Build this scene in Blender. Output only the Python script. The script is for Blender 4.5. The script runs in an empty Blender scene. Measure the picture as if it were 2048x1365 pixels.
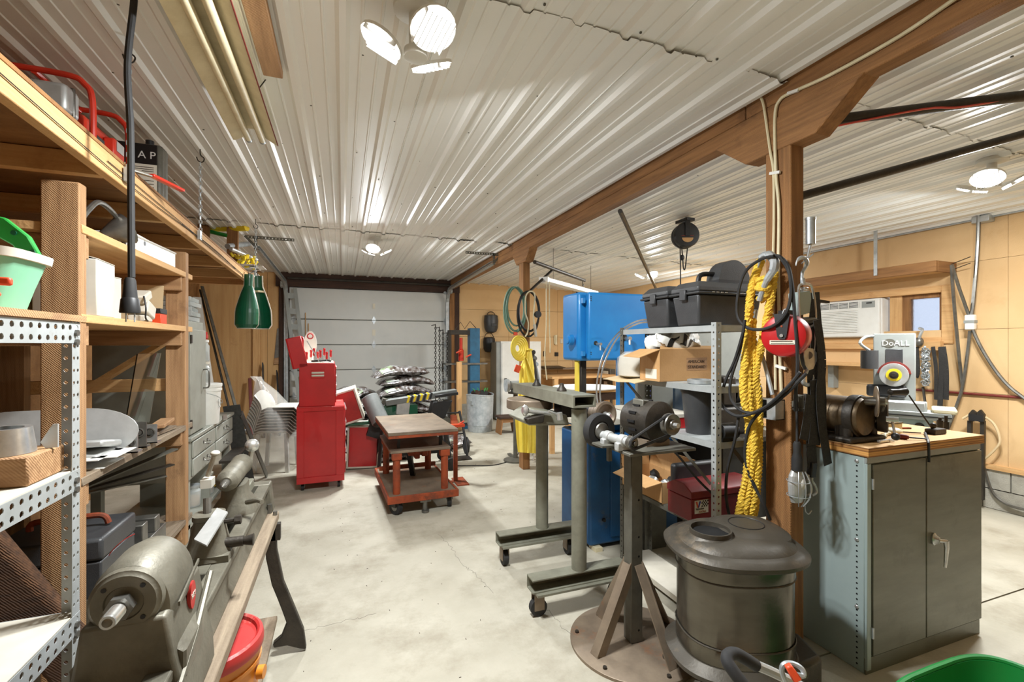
import bpy, math, random
from mathutils import Vector as V, Matrix, Euler
random.seed(7)
PI = math.pi
scene = bpy.context.scene
COL = scene.collection

# ------------------------------------------------------------------ camera
F, HX, HY, H = 920.0, 1024.0, 690.0, 1.55        # focal length in px, image centre x, horizon row, eye height
YAW = math.atan(339.0 / F)
SN, CS = math.sin(YAW), math.cos(YAW)
cd = bpy.data.cameras.new('camera'); cam = bpy.data.objects.new('camera', cd); COL.objects.link(cam)
cam.location = (0, 0, H); cam.rotation_euler = (PI / 2, 0, -YAW)
cd.sensor_width = 36; cd.lens = 36 * F / 2048; cd.shift_y = 7.5 / 2048; cd.clip_start = .02
scene.camera = cam

# ------------------------------------------------------------------ world, exposure
scene.view_settings.view_transform = 'Standard'
scene.view_settings.look = 'None'
scene.view_settings.gamma = 1
scene.view_settings.use_curve_mapping = False
scene.view_settings.exposure = 0.0
LAMP_W = 128.0
w = bpy.data.worlds.new('world'); scene.world = w; w.use_nodes = True
bg = w.node_tree.nodes['Background']; bg.inputs[0].default_value = (.80, .88, 1, 1); bg.inputs[1].default_value = 1.0

# ------------------------------------------------------------------ pixel to point
def P(px, py, x=None, y=None, z=None, d=None):
    u = (px - HX) / F; v = (HY - py) / F
    D = V((SN + u * CS, CS - u * SN, v))
    if d is not None: t = d
    elif x is not None: t = x / D.x
    elif y is not None: t = y / D.y
    else: t = (z - H) / D.z
    return V((D.x * t, D.y * t, H + D.z * t))

# ------------------------------------------------------------------ materials
def lin(c):
    return tuple(((v / 255) / 12.92 if v / 255 <= .04045 else ((v / 255 + .055) / 1.055) ** 2.4) for v in c) + (1,)
MATS = {}
def nd(t, typ, **kw):
    n = t.nodes.new(typ)
    for k, v in kw.items():
        if k in n.inputs: n.inputs[k].default_value = v
        else: setattr(n, k, v)
    return n
def M(name, c, rough=.6, metal=0., c2=None, scale=(6, 6, 6), mixp=(.35, .7), bump=0., bscale=60., detail=5., coat=0., trans=0., alpha=1., emit=0., wave=None, c3=None, c3p=(.62, .72), c3s=3.):
    m = bpy.data.materials.new(name); m.use_nodes = True; t = m.node_tree
    b = t.nodes['Principled BSDF']
    b.inputs['Roughness'].default_value = rough; b.inputs['Metallic'].default_value = metal
    b.inputs['Base Color'].default_value = lin(c)
    if coat: b.inputs['Coat Weight'].default_value = coat
    if trans: b.inputs['Transmission Weight'].default_value = trans
    if alpha < 1: b.inputs['Alpha'].default_value = alpha
    if emit: b.inputs['Emission Color'].default_value = lin(c); b.inputs['Emission Strength'].default_value = emit
    if c2 or bump:
        tc = nd(t, 'ShaderNodeTexCoord'); mp = nd(t, 'ShaderNodeMapping'); mp.inputs['Scale'].default_value = scale
        t.links.new(tc.outputs['Object'], mp.inputs[0])
    if c2:
        n = nd(t, 'ShaderNodeTexNoise', Scale=1., Detail=detail, Roughness=.62); t.links.new(mp.outputs[0], n.inputs['Vector'])
        r = nd(t, 'ShaderNodeValToRGB'); r.color_ramp.elements[0].position, r.color_ramp.elements[1].position = mixp
        r.color_ramp.elements[0].color = lin(c); r.color_ramp.elements[1].color = lin(c2)
        t.links.new(n.outputs['Fac'], r.inputs[0]); out = r.outputs[0]
        if c3:
            n3 = nd(t, 'ShaderNodeTexNoise', Scale=c3s, Detail=6., Roughness=.7); t.links.new(tc.outputs['Object'], n3.inputs['Vector'])
            r3 = nd(t, 'ShaderNodeValToRGB'); r3.color_ramp.elements[0].position, r3.color_ramp.elements[1].position = c3p
            mx = nd(t, 'ShaderNodeMix', data_type='RGBA'); t.links.new(n3.outputs['Fac'], r3.inputs[0]); t.links.new(r3.outputs[0], mx.inputs[0])
            t.links.new(out, mx.inputs[6]); mx.inputs[7].default_value = lin(c3); out = mx.outputs[2]
        t.links.new(out, b.inputs['Base Color'])
    if bump:
        if wave:
            n2 = nd(t, 'ShaderNodeTexWave', Scale=wave, Distortion=2.5, Detail=3.); n2.bands_direction = 'DIAGONAL'; t.links.new(tc.outputs['Object'], n2.inputs['Vector'])
        else:
            n2 = nd(t, 'ShaderNodeTexNoise', Scale=bscale, Detail=4.); t.links.new(tc.outputs['Object'], n2.inputs['Vector'])
        bp = nd(t, 'ShaderNodeBump', Strength=bump, Distance=.01); t.links.new(n2.outputs['Fac'], bp.inputs['Height']); t.links.new(bp.outputs[0], b.inputs['Normal'])
    MATS[name] = m
    return m
def wood(name, c, c2, axis, rough=.75, bump=.25, c3=None, g=1., wave=None):
    s = [38 * g, 38 * g, 38 * g]; s['xyz'.index(axis)] = 2.2 * g
    return M(name, c, rough, 0, c2, tuple(s), (.33, .68), bump, 70, c3=c3, c3p=(.6, .75), c3s=2.2, wave=wave)
M('concrete', (166, 160, 143), .72, 0, (188, 183, 167), (2.2, 2.2, 2.2), (.3, .7), .18, 60, 12, c3=(132, 122, 102), c3p=(.48, .84), c3s=2.3)
M('ceil', (236, 236, 231), .42, 0, (240, 240, 236), (2, 2, 2), (.3, .7))
M('tanwall', (206, 168, 118), .8, 0, (216, 182, 134), (1.2, 1.2, 1.2), (.3, .7), .12, 120, c3=(190, 148, 98), c3p=(.6, .85), c3s=1.6)
M('block', (176, 172, 160), .9, 0, (150, 146, 134), (9, 9, 9), (.3, .7), .5, 120)
M('mortar', (120, 116, 106), .95)
M('doorpanel', (196, 198, 194), .5, 0, (202, 203, 198), (3, 3, 3))
for a in 'xyz':
    wood('pine_' + a, (216, 174, 120), (196, 150, 96), a, c3=(180, 132, 80))
    wood('ply_' + a, (212, 172, 118), (194, 150, 96), a, g=.35, c3=(178, 130, 78))
    wood('rough_' + a, (184, 144, 102), (144, 106, 70), a, bump=.22, wave=75, c3=(118, 86, 58))
    wood('timber_' + a, (160, 114, 68), (122, 84, 47), a, bump=.3, c3=(102, 68, 36), wave=80)
    wood('dark_' + a, (70, 44, 28), (46, 29, 19), a, bump=.5)
    wood('grey_' + a, (150, 134, 112), (112, 96, 78), a, c3=(88, 74, 60))
M('shadeply', (168, 122, 72), .8, 0, (138, 96, 54), (1.5, 9, 9), (.3, .7), .2, 60, c3=(104, 70, 40), c3p=(.5, .8), c3s=1.8)  # plywood colour darkened to stand in for shade under loft and behind shelves
M('galvcan', (196, 202, 204), .45, .3, (164, 172, 176), (12, 12, 12), (.35, .65))
M('roughdark', (104, 70, 44), .9, 0, (54, 36, 24), (3, 30, 40), (.3, .7), .6, wave=60)
M('galv', (196, 201, 203), .42, .6, (166, 173, 176), (14, 14, 14), (.35, .65))
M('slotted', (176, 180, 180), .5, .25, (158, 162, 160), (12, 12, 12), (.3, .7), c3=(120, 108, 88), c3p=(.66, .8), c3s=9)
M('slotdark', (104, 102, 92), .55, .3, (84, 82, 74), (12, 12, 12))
M('steel', (136, 134, 128), .38, .75, (100, 98, 92), (11, 11, 11), (.3, .7))
M('bright', (222, 223, 220), .28, .8, (186, 187, 186), (20, 20, 20), (.3, .7))
M('aluplate', (198, 200, 198), .45, .5, (174, 176, 174), (8, 8, 8))
M('cast', (124, 120, 106), .5, .35, (92, 88, 76), (7, 7, 7), (.3, .7), .12, 80, c3=(70, 66, 56), c3p=(.6, .8), c3s=5)
M('darkcast', (66, 60, 52), .5, .4, (44, 40, 35), (9, 9, 9), (.3, .7), .15, 70)
M('bronze', (112, 94, 68), .42, .55, (74, 62, 48), (9, 9, 9), (.3, .7), .08, 60, c3=(52, 46, 40), c3p=(.5, .66), c3s=8)
M('hosegreen', (104, 136, 116), .6, 0, (92, 122, 104), (9, 9, 9))
M('sawgrey', (124, 128, 126), .45, .2, (108, 112, 110), (8, 8, 8))
M('void', (3, 3, 3), 1.)
M('stovetop', (80, 75, 66), .5, .35, (70, 65, 57), (6, 6, 6), (.3, .7), .12, 70, c3=(112, 98, 78), c3p=(.56, .76), c3s=6)
M('chairwhite', (204, 202, 194), .5, 0, (196, 193, 184), (5, 5, 5))
M('stovebody', (112, 107, 96), .26, .85, (90, 85, 76), (3, 3, 9), (.3, .7), .04, 60, c3=(104, 66, 40), c3p=(.66, .8), c3s=4)
M('plate', (150, 134, 114), .5, .35, (112, 98, 84), (5, 5, 5), (.3, .7), .05, 60, c3=(156, 96, 52), c3p=(.58, .8), c3s=4)
M('rust', (168, 74, 34), .75, .1, (112, 52, 30), (8, 8, 8), (.3, .7), .15, 70, c3=(72, 52, 40), c3p=(.52, .72), c3s=7)
M('greygreen', (138, 138, 122), .5, .2, (114, 112, 98), (9, 9, 9), (.3, .7), .06, 60, c3=(74, 66, 56), c3p=(.66, .78), c3s=16)
M('red', (188, 24, 28), .38, 0, (168, 20, 24), (4, 4, 4), coat=.25)
M('red2', (178, 40, 34), .45, 0, (150, 30, 28), (8, 8, 8), c3=(96, 40, 34), c3p=(.64, .8), c3s=12)
M('darkred', (132, 34, 34), .42, .05, (112, 28, 30), (6, 6, 6), c3=(84, 30, 26), c3p=(.6, .8), c3s=6)
M('orange', (216, 74, 36), .45)
M('genred', (206, 52, 30), .35, 0, (190, 44, 26), (9, 9, 9), coat=.3)
M('blue', (32, 124, 196), .38, .05, (38, 138, 208), (4, 4, 4), coat=.15)
M('blue2', (36, 96, 150), .45, .1, (28, 78, 126), (5, 5, 5), c3=(104, 108, 104), c3p=(.62, .8), c3s=5)
M('pressblue', (44, 100, 132), .5, .1, (36, 82, 112), (9, 9, 9))
M('yellow', (240, 216, 84), .6, 0, (228, 200, 66), (9, 9, 9), (.3, .7), .2, 30)
M('rope', (244, 206, 78), .85, 0, (220, 176, 50), (60, 60, 60), (.3, .7), .7, 140)
M('hazard', (236, 206, 40), .5)
M('black', (22, 22, 23), .5, 0, (34, 34, 35), (10, 10, 10))
M('rubber', (30, 30, 31), .75, 0, (44, 43, 42), (14, 14, 14))
M('bplastic', (52, 53, 55), .42, 0, (64, 65, 66), (9, 9, 9), (.3, .7), .12, 200)
M('strap', (42, 41, 40), .9, 0, (58, 57, 55), (80, 80, 80), (.3, .7), .5, 300)
M('white', (226, 226, 220), .45, 0, (214, 213, 206), (5, 5, 5))
M('cream', (222, 212, 178), .5, 0, (206, 194, 158), (12, 12, 12))
M('offwhite', (206, 200, 186), .6, 0, (192, 186, 170), (6, 6, 6))
M('card', (194, 152, 102), .85, 0, (182, 140, 90), (5, 60, 5), (.3, .7), .1, 80)
M('cardlight', (214, 190, 150), .85, 0, (204, 180, 138), (8, 8, 8))
M('grey', (150, 154, 150), .45, .1, (138, 142, 138), (5, 5, 5), c3=(116, 112, 100), c3p=(.68, .8), c3s=6)
M('cabside', (166, 182, 180), .4, .15, (156, 172, 170), (3, 3, 3), c3=(132, 128, 108), c3p=(.72, .84), c3s=4)
M('cabdoor', (116, 118, 106), .36, .35, (98, 98, 86), (3, 3, 14), (.3, .7), c3=(74, 70, 58), c3p=(.56, .82), c3s=3.5)
M('benchgrey', (156, 158, 148), .5, .1, (140, 141, 130), (6, 6, 6), c3=(110, 106, 92), c3p=(.68, .8), c3s=7)
M('green', (36, 150, 60), .4, 0, (30, 134, 52), (6, 6, 6))
M('darkgreen', (8, 92, 62), .35, 0, (6, 80, 54), (6, 6, 6), coat=.3)
M('bingreen', (22, 132, 58), .4, 0, (18, 120, 52), (4, 4, 4))
M('seafoam', (128, 186, 152), .5, 0, (118, 176, 142), (6, 6, 6))
M('bag', (104, 98, 94), .2, .25, (186, 186, 188), (14, 14, 14), (.46, .6), 1., 24, c3=(66, 52, 46), c3p=(.48, .58), c3s=9, coat=.5)
M('bagprint', (128, 150, 112), .25, .1, (190, 194, 188), (14, 14, 14), (.42, .6), 1., 24, c3=(84, 72, 64), c3p=(.5, .6), c3s=9, coat=.3)
M('lens', (255, 255, 255), .5, emit=9.)
M('paper', (220, 214, 196), .8)
M('print', (60, 46, 36), .8)
M('labelblack', (16, 15, 15), .5)
M('bucketor', (222, 140, 40), .42, 0, (206, 124, 34), (6, 6, 6))
M('lidred', (196, 56, 52), .5, 0, (180, 44, 42), (7, 7, 7), c3=(206, 140, 130), c3p=(.58, .74), c3s=8)
M('clearbag', (232, 230, 222), .22, alpha=.26, bump=.6, bscale=25)
M('glass', (240, 246, 244), .04, trans=1.)
M('frost', (236, 242, 255), .35, trans=1., bump=.5, bscale=40)
M('jar', (214, 220, 218), .12, alpha=.55)
M('floorsteel', (84, 84, 82), .6, .4, (66, 66, 64), (30, 30, 30), (.3, .7))
M('plyedge_x', (212, 156, 84), .7, 0, (120, 72, 34), (1, 1, 190), (.42, .58))
M('bluelabel', (44, 54, 150), .4)
M('rustred', (120, 40, 30), .6, 0, (96, 30, 24), (9, 9, 9))

# ------------------------------------------------------------------ mesh collector
def frame(d, up=V((0, 0, 1))):
    d = V(d).normalized()
    if abs(d.dot(up)) > .98: up = V((0, 1, 0))
    a = up.cross(d).normalized(); return a, d.cross(a).normalized(), d
class G:
    def __init__(s): s.v = []; s.f = []
    def add(s, vs, fs):
        o = len(s.v); s.v += [V(q) for q in vs]; s.f += [[i + o for i in f] for f in fs]; return s
    def box(s, c, e, R=None):
        c = V(c); h = V(e) / 2; vs = []
        for i in range(8):
            q = V((h.x * (1 if i & 1 else -1), h.y * (1 if i & 2 else -1), h.z * (1 if i & 4 else -1)))
            vs.append(c + (R @ q if R else q))
        return s.add(vs, [(0, 2, 3, 1), (4, 5, 7, 6), (0, 1, 5, 4), (2, 6, 7, 3), (0, 4, 6, 2), (1, 3, 7, 5)])
    def bx(s, x0, x1, y0, y1, z0, z1):
        return s.box(((x0 + x1) / 2, (y0 + y1) / 2, (z0 + z1) / 2), (abs(x1 - x0), abs(y1 - y0), abs(z1 - z0)))
    def bar(s, a, b, wd, th, up=V((0, 0, 1))):
        a, b = V(a), V(b); x, y, z = frame(b - a, V(up)); R = Matrix((x, y, z)).transposed()
        return s.box((a + b) / 2, (wd, th, (b - a).length), R)
    def loft(s, rings, cap=True, closed=False):
        n = len(rings[0]); o = len(s.v); fs = []
        vs = [q for r in rings for q in r]; m = len(rings)
        for k in range(m if closed else m - 1):
            for i in range(n):
                j = (i + 1) % n; k2 = (k + 1) % m
                fs.append((k * n + i, k * n + j, k2 * n + j, k2 * n + i))
        if cap and not closed: fs += [tuple(range(n - 1, -1, -1)), tuple((m - 1) * n + i for i in range(n))]
        return s.add(vs, fs)
    def ring(s, c, a, b, r, n, r2=None):
        r2 = r if r2 is None else r2
        return [V(c) + a * (r * math.cos(2 * PI * i / n)) + b * (r2 * math.sin(2 * PI * i / n)) for i in range(n)]
    def cyl(s, p, q, r, r2=None, n=16, cap=True):
        p, q = V(p), V(q); a, b, d = frame(q - p); r2 = r if r2 is None else r2
        return s.loft([s.ring(p, a, b, r, n), s.ring(q, a, b, r2, n)], cap)
    def tube(s, pts, r, n=8, closed=False):
        pts = [V(q) for q in pts]; m = len(pts); rings = []; pa = None
        for i, q in enumerate(pts):
            if closed: d = pts[(i + 1) % m] - pts[i - 1]
            else: d = pts[min(i + 1, m - 1)] - pts[max(i - 1, 0)]
            d.normalize()
            if pa is None: a, b, _ = frame(d)
            else:
                a = (pa - d * pa.dot(d))
                a = a.normalized() if a.length > 1e-5 else frame(d)[0]
                b = d.cross(a)
            pa = a; rr = r[i] if isinstance(r, (list, tuple)) else r
            rings.append(s.ring(q, a, b, rr, n))
        return s.loft(rings, True, closed)
    def lathe(s, prof, c=(0, 0, 0), ax=(0, 0, 1), n=24, sx=1., sy=1., cap=True, a=None):
        c = V(c); x, y, d = frame(V(ax)) if a is None else a
        return s.loft([s.ring(c + d * h, x, y, max(r, 1e-4) * sx, n, max(r, 1e-4) * sy) for r, h in prof], cap)
    def prism(s, pts, vec):
        n = len(pts); pts = [V(q) for q in pts]; vec = V(vec)
        return s.add(pts + [q + vec for q in pts], [tuple(range(n - 1, -1, -1)), tuple(range(n, 2 * n))] + [(i, (i + 1) % n, (i + 1) % n + n, i + n) for i in range(n)])
    def torus(s, c, ax, R, r, n=24, m=8, a0=0, a1=2 * PI):
        a, b, d = frame(V(ax)); full = a1 - a0 > 6.28; c = V(c)
        k = n if full else n + 1
        return s.tube([c + a * R * math.cos(a0 + (a1 - a0) * i / n) + b * R * math.sin(a0 + (a1 - a0) * i / n) for i in range(k)], r, m, full)
    def ell(s, c, r, n=14, m=8, R=None, e=1.):
        c = V(c); rings = []
        def pw(v): return math.copysign(abs(v) ** e, v)
        for k in range(m + 1):
            t = -PI / 2 + PI * k / m; ct = max(math.cos(t), .02); st = math.sin(t); rg = []
            for i in range(n):
                p = 2 * PI * i / n; q = V((r[0] * pw(ct) * pw(math.cos(p)), r[1] * pw(ct) * pw(math.sin(p)), r[2] * pw(st)))
                rg.append(c + (R @ q if R else q))
            rings.append(rg)
        return s.loft(rings)
    def grid(s, fn, nu, nv):
        o = []
        for j in range(nv + 1):
            for i in range(nu + 1): o.append(fn(i / nu, j / nv))
        return s.add(o, [(j * (nu + 1) + i, j * (nu + 1) + i + 1, (j + 1) * (nu + 1) + i + 1, (j + 1) * (nu + 1) + i) for j in range(nv) for i in range(nu)])
    def perf(s, o, ul, vl, nu, nv, r):
        """plate at corner o spanned by ul, vl with a nu x nv grid of eight-sided holes"""
        o, ul, vl = V(o), V(ul), V(vl); du, dv = ul / nu, vl / nv; a, b = ul.normalized(), vl.normalized()
        for i in range(nu):
            for j in range(nv):
                c = o + du * (i + .5) + dv * (j + .5); hu, hv = du / 2, dv / 2
                sq = [c + hu * x + hv * y for x, y in ((1, 0), (1, 1), (0, 1), (-1, 1), (-1, 0), (-1, -1), (0, -1), (1, -1))]
                rg = [c + a * (r * math.cos(k * PI / 4)) + b * (r * math.sin(k * PI / 4)) for k in range(8)]
                s.add(sq + rg, [(k, (k + 1) % 8, (k + 1) % 8 + 8, k + 8) for k in range(8)])
        return s
    def xf(s, mat):
        s.v = [mat @ q for q in s.v]; return s

# ------------------------------------------------------------------ objects
def mesh(name, g, mat, sm=35, merge=False):
    me = bpy.data.meshes.new(name); me.from_pydata([tuple(q) for q in g.v], [], [tuple(f) for f in g.f]); me.update()
    import bmesh
    bm = bmesh.new(); bm.from_mesh(me)
    if merge: bmesh.ops.remove_doubles(bm, verts=bm.verts, dist=1e-5)
    bmesh.ops.recalc_face_normals(bm, faces=bm.faces); bm.to_mesh(me); bm.free()
    me.materials.append(MATS[mat] if isinstance(mat, str) else mat)
    if sm:
        me.polygons.foreach_set('use_smooth', [True] * len(me.polygons))
        me.set_sharp_from_angle(angle=math.radians(sm))
    return me
TM = {}
def thing(name, label, cat, loc=(0, 0, 0), rz=0, group=None, kind=None):
    o = bpy.data.objects.new(name, None); COL.objects.link(o); o.empty_display_size = .05
    o.location = loc; o.rotation_euler = (0, 0, rz)
    o['label'] = label; o['category'] = cat
    if group: o['group'] = group
    if kind: o['kind'] = kind
    TM[o.name] = Matrix.Translation(V(loc)) @ Matrix.Rotation(rz, 4, 'Z')
    return o
def obj(name, g, mat, parent=None, bev=0, solid=0, sm=35, sub=0, loc=False, label=None, kind=None):
    """one mesh; world coordinates unless loc, where they are the thing's own"""
    me = mesh(name, g, mat, 0 if solid else sm, bool(solid))
    o = bpy.data.objects.new(name, me); COL.objects.link(o)
    if parent is not None:
        if not loc: me.transform(TM[parent.name].inverted())
        o.parent = parent; TM[o.name] = TM[parent.name]
    if solid:
        q = o.modifiers.new('solid', 'SOLIDIFY'); q.thickness = solid; q.offset = 0
    if bev:
        q = o.modifiers.new('bevel', 'BEVEL'); q.width = bev; q.segments = 2 if bev > .004 else 1; q.limit_method = 'ANGLE'; q.angle_limit = .7
    if sub:
        q = o.modifiers.new('sub', 'SUBSURF'); q.levels = sub; q.render_levels = sub
    if label: o['label'] = label
    if kind: o['kind'] = kind
    return o
def solo(name, g, mat, label, cat, group=None, kind=None, **kw):
    """a thing that is one mesh, its origin under its middle"""
    lo = [min(q[i] for q in g.v) for i in range(3)]; hi = [max(q[i] for q in g.v) for i in range(3)]
    c = V(((lo[0] + hi[0]) / 2, (lo[1] + hi[1]) / 2, lo[2])); g.xf(Matrix.Translation(-c))
    o = obj(name, g, mat, None, **kw); o.location = c; TM[o.name] = Matrix.Translation(c)
    o['label'] = label; o['category'] = cat
    if group: o['group'] = group
    if kind: o['kind'] = kind
    return o
def struct(name, g, mat, parent=None, label=None, **kw):
    o = obj(name, g, mat, parent, **kw)
    if parent is None: o['kind'] = 'structure'; TM[o.name] = Matrix()
    if label: o['label'] = label
    return o
def copy_tree(o, loc=None, rz=None, label=None, parent=None):
    c = o.copy(); COL.objects.link(c)
    if parent is not None: c.parent = parent
    if loc is not None: c.location = loc
    if rz is not None: c.rotation_euler = (0, 0, rz)
    if label: c['label'] = label
    for k in list(o.children): copy_tree(k, parent=c)
    return c
def text(body, size, origin, right, up, mat, parent, name='lettering', ext=.0006, align='LEFT', sx=1., loc=False):
    cu = bpy.data.curves.new('t', 'FONT'); cu.body = body; cu.size = size; cu.extrude = ext; cu.align_x = align
    o = bpy.data.objects.new('t', cu); COL.objects.link(o)
    me = bpy.data.meshes.new_from_object(o.evaluated_get(bpy.context.evaluated_depsgraph_get()))
    bpy.data.objects.remove(o); bpy.data.curves.remove(cu)
    r, u = V(right).normalized(), V(up).normalized(); nrm = r.cross(u)
    mt = Matrix((r * sx, u, nrm)).transposed().to_4x4(); me.transform(Matrix.Translation(V(origin)) @ mt)
    if not loc: me.transform(TM[parent.name].inverted())
    me.materials.clear(); me.materials.append(MATS[mat]); me.name = name
    q = bpy.data.objects.new(name, me); COL.objects.link(q); q.parent = parent
    return q
def arc(c, a, b, r, a0, a1, n=12, r2=None):
    c, a, b = V(c), V(a), V(b); r2 = r if r2 is None else r2
    return [c + a * (r * math.cos(a0 + (a1 - a0) * i / n)) + b * (r2 * math.sin(a0 + (a1 - a0) * i / n)) for i in range(n + 1)]
def smooth(pts, n=6):
    """Catmull-Rom through the points"""
    pts = [V(q) for q in pts]; out = []
    for i in range(len(pts) - 1):
        p0, p1, p2, p3 = pts[max(i - 1, 0)], pts[i], pts[i + 1], pts[min(i + 2, len(pts) - 1)]
        for k in range(n):
            t = k / n
            out.append(.5 * ((2 * p1) + (p2 - p0) * t + (2 * p0 - 5 * p1 + 4 * p2 - p3) * t * t + (3 * p1 - p0 - 3 * p2 + p3) * t ** 3))
    return out + [pts[-1]]
X, Y, Z = V((1, 0, 0)), V((0, 1, 0)), V((0, 0, 1))
def rot(ax, deg): return Matrix.Rotation(math.radians(deg), 3, ax)
# ================================================================== the shell
XL, XR, YF, YB = -2.36, 5.78, -2.6, 9.5
ZC = 2.89
def zr(x): return 2.87 - (x - 2.19) * .024        # the ceiling right of the beam falls a little
fl = struct('floor', G().bx(XL - .1, XR + .1, YF - .1, YB + .1, -.2, -.03), 'mortar', label='grey concrete slab floor with stains')
struct('slab', G().bx(XL, XR, YF, 1.612, -.03, 0), 'concrete', fl)
struct('slab', G().bx(XL, XR, 1.622, YB, -.03, 0), 'concrete', fl)

def crack(pts, wd, seed):
    random.seed(seed); out = []
    for (a, b) in zip(pts, pts[1:]):
        for k in range(9):
            f = k / 9; p = P(a[0] + (b[0] - a[0]) * f, a[1] + (b[1] - a[1]) * f, z=0); out.append(p + V((random.uniform(-.012, .012), random.uniform(-.012, .012), 0)))
    g = G()
    for p, q in zip(out, out[1:]):
        d = (q - p).normalized(); n = V((-d.y, d.x, 0)) * wd * random.uniform(.4, 1); g.prism([p - n, p + n, q + n, q - n], (0, 0, .0006))
    struct('crack', g, 'mortar', fl, sm=0)
crack([(878, 1070), (902, 1095), (930, 1135), (952, 1150), (990, 1190)], .0016, 1)
crack([(1090, 1215), (1120, 1250), (1165, 1290), (1195, 1345)], .0014, 2)
crack([(610, 1262), (700, 1240), (760, 1228)], .0012, 3)
g = G(); random.seed(9)
for k in range(150):
    p = V((random.uniform(-.2, 3.2), random.uniform(1.9, 6.0), 0)); a = random.uniform(0, 3); l_ = random.uniform(.003, .012)
    g.box(p + V((0, 0, .001)), (l_, .003, .002), rot('Z', a * 57))
struct('debris', g, 'dark_x', fl, kind='stuff', sm=0)

ce = struct('ceiling', G().bx(XL - .1, XR + .1, YF - .1, YB + .1, 2.95, 3.05), 'dark_x', label='white ribbed sheet metal ceiling')
def profile(x0, x1):
    pts = []; p = .2286; k = math.floor(x0 / p) - 1
    while k * p < x1 + p:
        b = k * p
        for dx, dz in ((-.03, 0), (-.013, -.019), (.013, -.019), (.03, 0), (.069, 0), (.073, -.005), (.08, -.005), (.084, 0), (.145, 0), (.149, -.005), (.156, -.005), (.16, 0)):
            if x0 <= b + dx <= x1: pts.append((b + dx, dz))
        k += 1
    return [(x0, 0)] + pts + [(x1, 0)]
def sheet(x0, x1, y0, y1, zf, dz0, dz1, sag=0):
    pr = profile(x0, x1); g = G(); n = 6
    for k in range(n + 1):
        t = k / n; y = y0 + (y1 - y0) * t
        g.v += [V((x, y, zf(x) + z + dz0 * (1 - t) + dz1 * t - sag * max(0, 1 - 4 * t) * math.sin((x - x0) / (x1 - x0) * 9))) for x, z in pr]
    m = len(pr)
    g.f = [(k * m + i, k * m + i + 1, (k + 1) * m + i + 1, (k + 1) * m + i) for k in range(n) for i in range(m - 1)]
    return g
YS = [YF, 1.74, 5.74, YB]
for k in range(3):
    x = XL
    while x < 2.1:
        x1 = min(x + .9144, 2.13)
        struct('panel', sheet(x, x1, YS[k] - (.05 if k else 0), YS[k + 1], lambda q: ZC, -.006 if k else 0, .001, (.011 if x > 1 else .004) if k else 0), 'ceil', ce, sm=0)
        x = x1
    x = 2.16
    while x < XR - .02:
        x1 = min(x + .9144, XR)
        struct('panel', sheet(x, x1, YS[k] - (.05 if k else 0), YS[k + 1], zr, -.006 if k else 0, .001, .004 if k else 0), 'ceil', ce, sm=0)
        x = x1
g = G()
for k in range(17):
    y = .6 + k * .55
    for i in range(34):
        x = XL + .14 + i * .2286 + (.02 if k % 2 else 0)
        if i % 2 == k % 2 or x > XR - .1 or 2.05 < x < 2.25: continue
        zz = ZC if x < 2.1 else zr(x); x += random.uniform(-.02, .02); q = y + random.uniform(-.05, .05)
        g.lathe([(.006, 0), (.006, -.004), (.0025, -.006)], (x, q, zz - .0005), (0, 0, 1), 6)
struct('screws', g, 'slotdark', ce, kind='stuff')

# back wall, right of the door: tan painted boards
wb = struct('wall_back', G().bx(XL - .1, XR + .1, YB + .08, YB + .2, 0, 3), 'tanwall', label='back wall of tan painted sheets around the overhead door')
for x0, x1 in ((2.3, 3.42), (3.425, 4.6), (4.605, XR)):
    for z0, z1 in ((.3, 1.18), (1.185, 1.72), (1.725, 2.3), (2.305, 2.9)):
        struct('board', G().bx(x0, x1, YB - .012, YB + .08, z0, z1), 'tanwall', wb)
struct('block_footing', G().bx(2.3, XR, YB - .05, YB + .08, 0, .3), 'block', wb)
for x0, x1 in ((XL, -1.30), (-1.295, -.93)):
    struct('plywood_sheet', G().bx(x0, x1, YB - .012, YB + .08, .02, 2.9), 'ply_z', wb)
struct('stud', G().bx(-1.52, -1.40, YB - .09, YB - .012, 0, 2.85), 'pine_z', wb)
struct('header', G().bx(-1.15, 2.3, YB - .1, YB + .08, 2.63, 2.94), 'dark_x', wb)
struct('jamb', G().bx(2.09, 2.19, YB - .09, YB + .08, 0, 2.63), 'timber_z', wb)
struct('jamb', G().bx(2.20, 2.30, YB - .06, YB + .08, 0, 2.75), 'dark_z', wb)
struct('jamb', G().bx(-1.10, -.93, YB - .06, YB + .08, 0, 2.63), 'dark_z', wb)

# overhead door
DY = YB - .02
dr = struct('door_1', G().bx(-.94, 2.10, DY + .03, DY + .09, 0, 2.66), 'grey', label='white sectional overhead garage door')
ZS = [0, .583, 1.067, 1.55, 2.033, 2.63]
for i in range(5):
    p = struct('door_panel', G().bx(-.93, 2.085, DY - .03, DY + .03, ZS[i] + .005, ZS[i + 1] - .006), 'doorpanel', dr, bev=.012)
    for x in ((.58, -.85, 2.0) if i else ()):
        g = G().box((x, DY - .036, ZS[i]), (.07, .012, .05)).prism([(x - .03, DY - .034, ZS[i] + .02), (x + .03, DY - .034, ZS[i] + .02), (x, DY - .034, ZS[i] + .085)], (0, -.005, 0)).prism([(x - .03, DY - .034, ZS[i] - .02), (x, DY - .034, ZS[i] - .085), (x + .03, DY - .034, ZS[i] - .02)], (0, -.005, 0)).cyl((x - .045, DY - .045, ZS[i]), (x + .045, DY - .045, ZS[i]), .008, n=8)
        struct('hinge', g, 'galv', dr)
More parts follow.
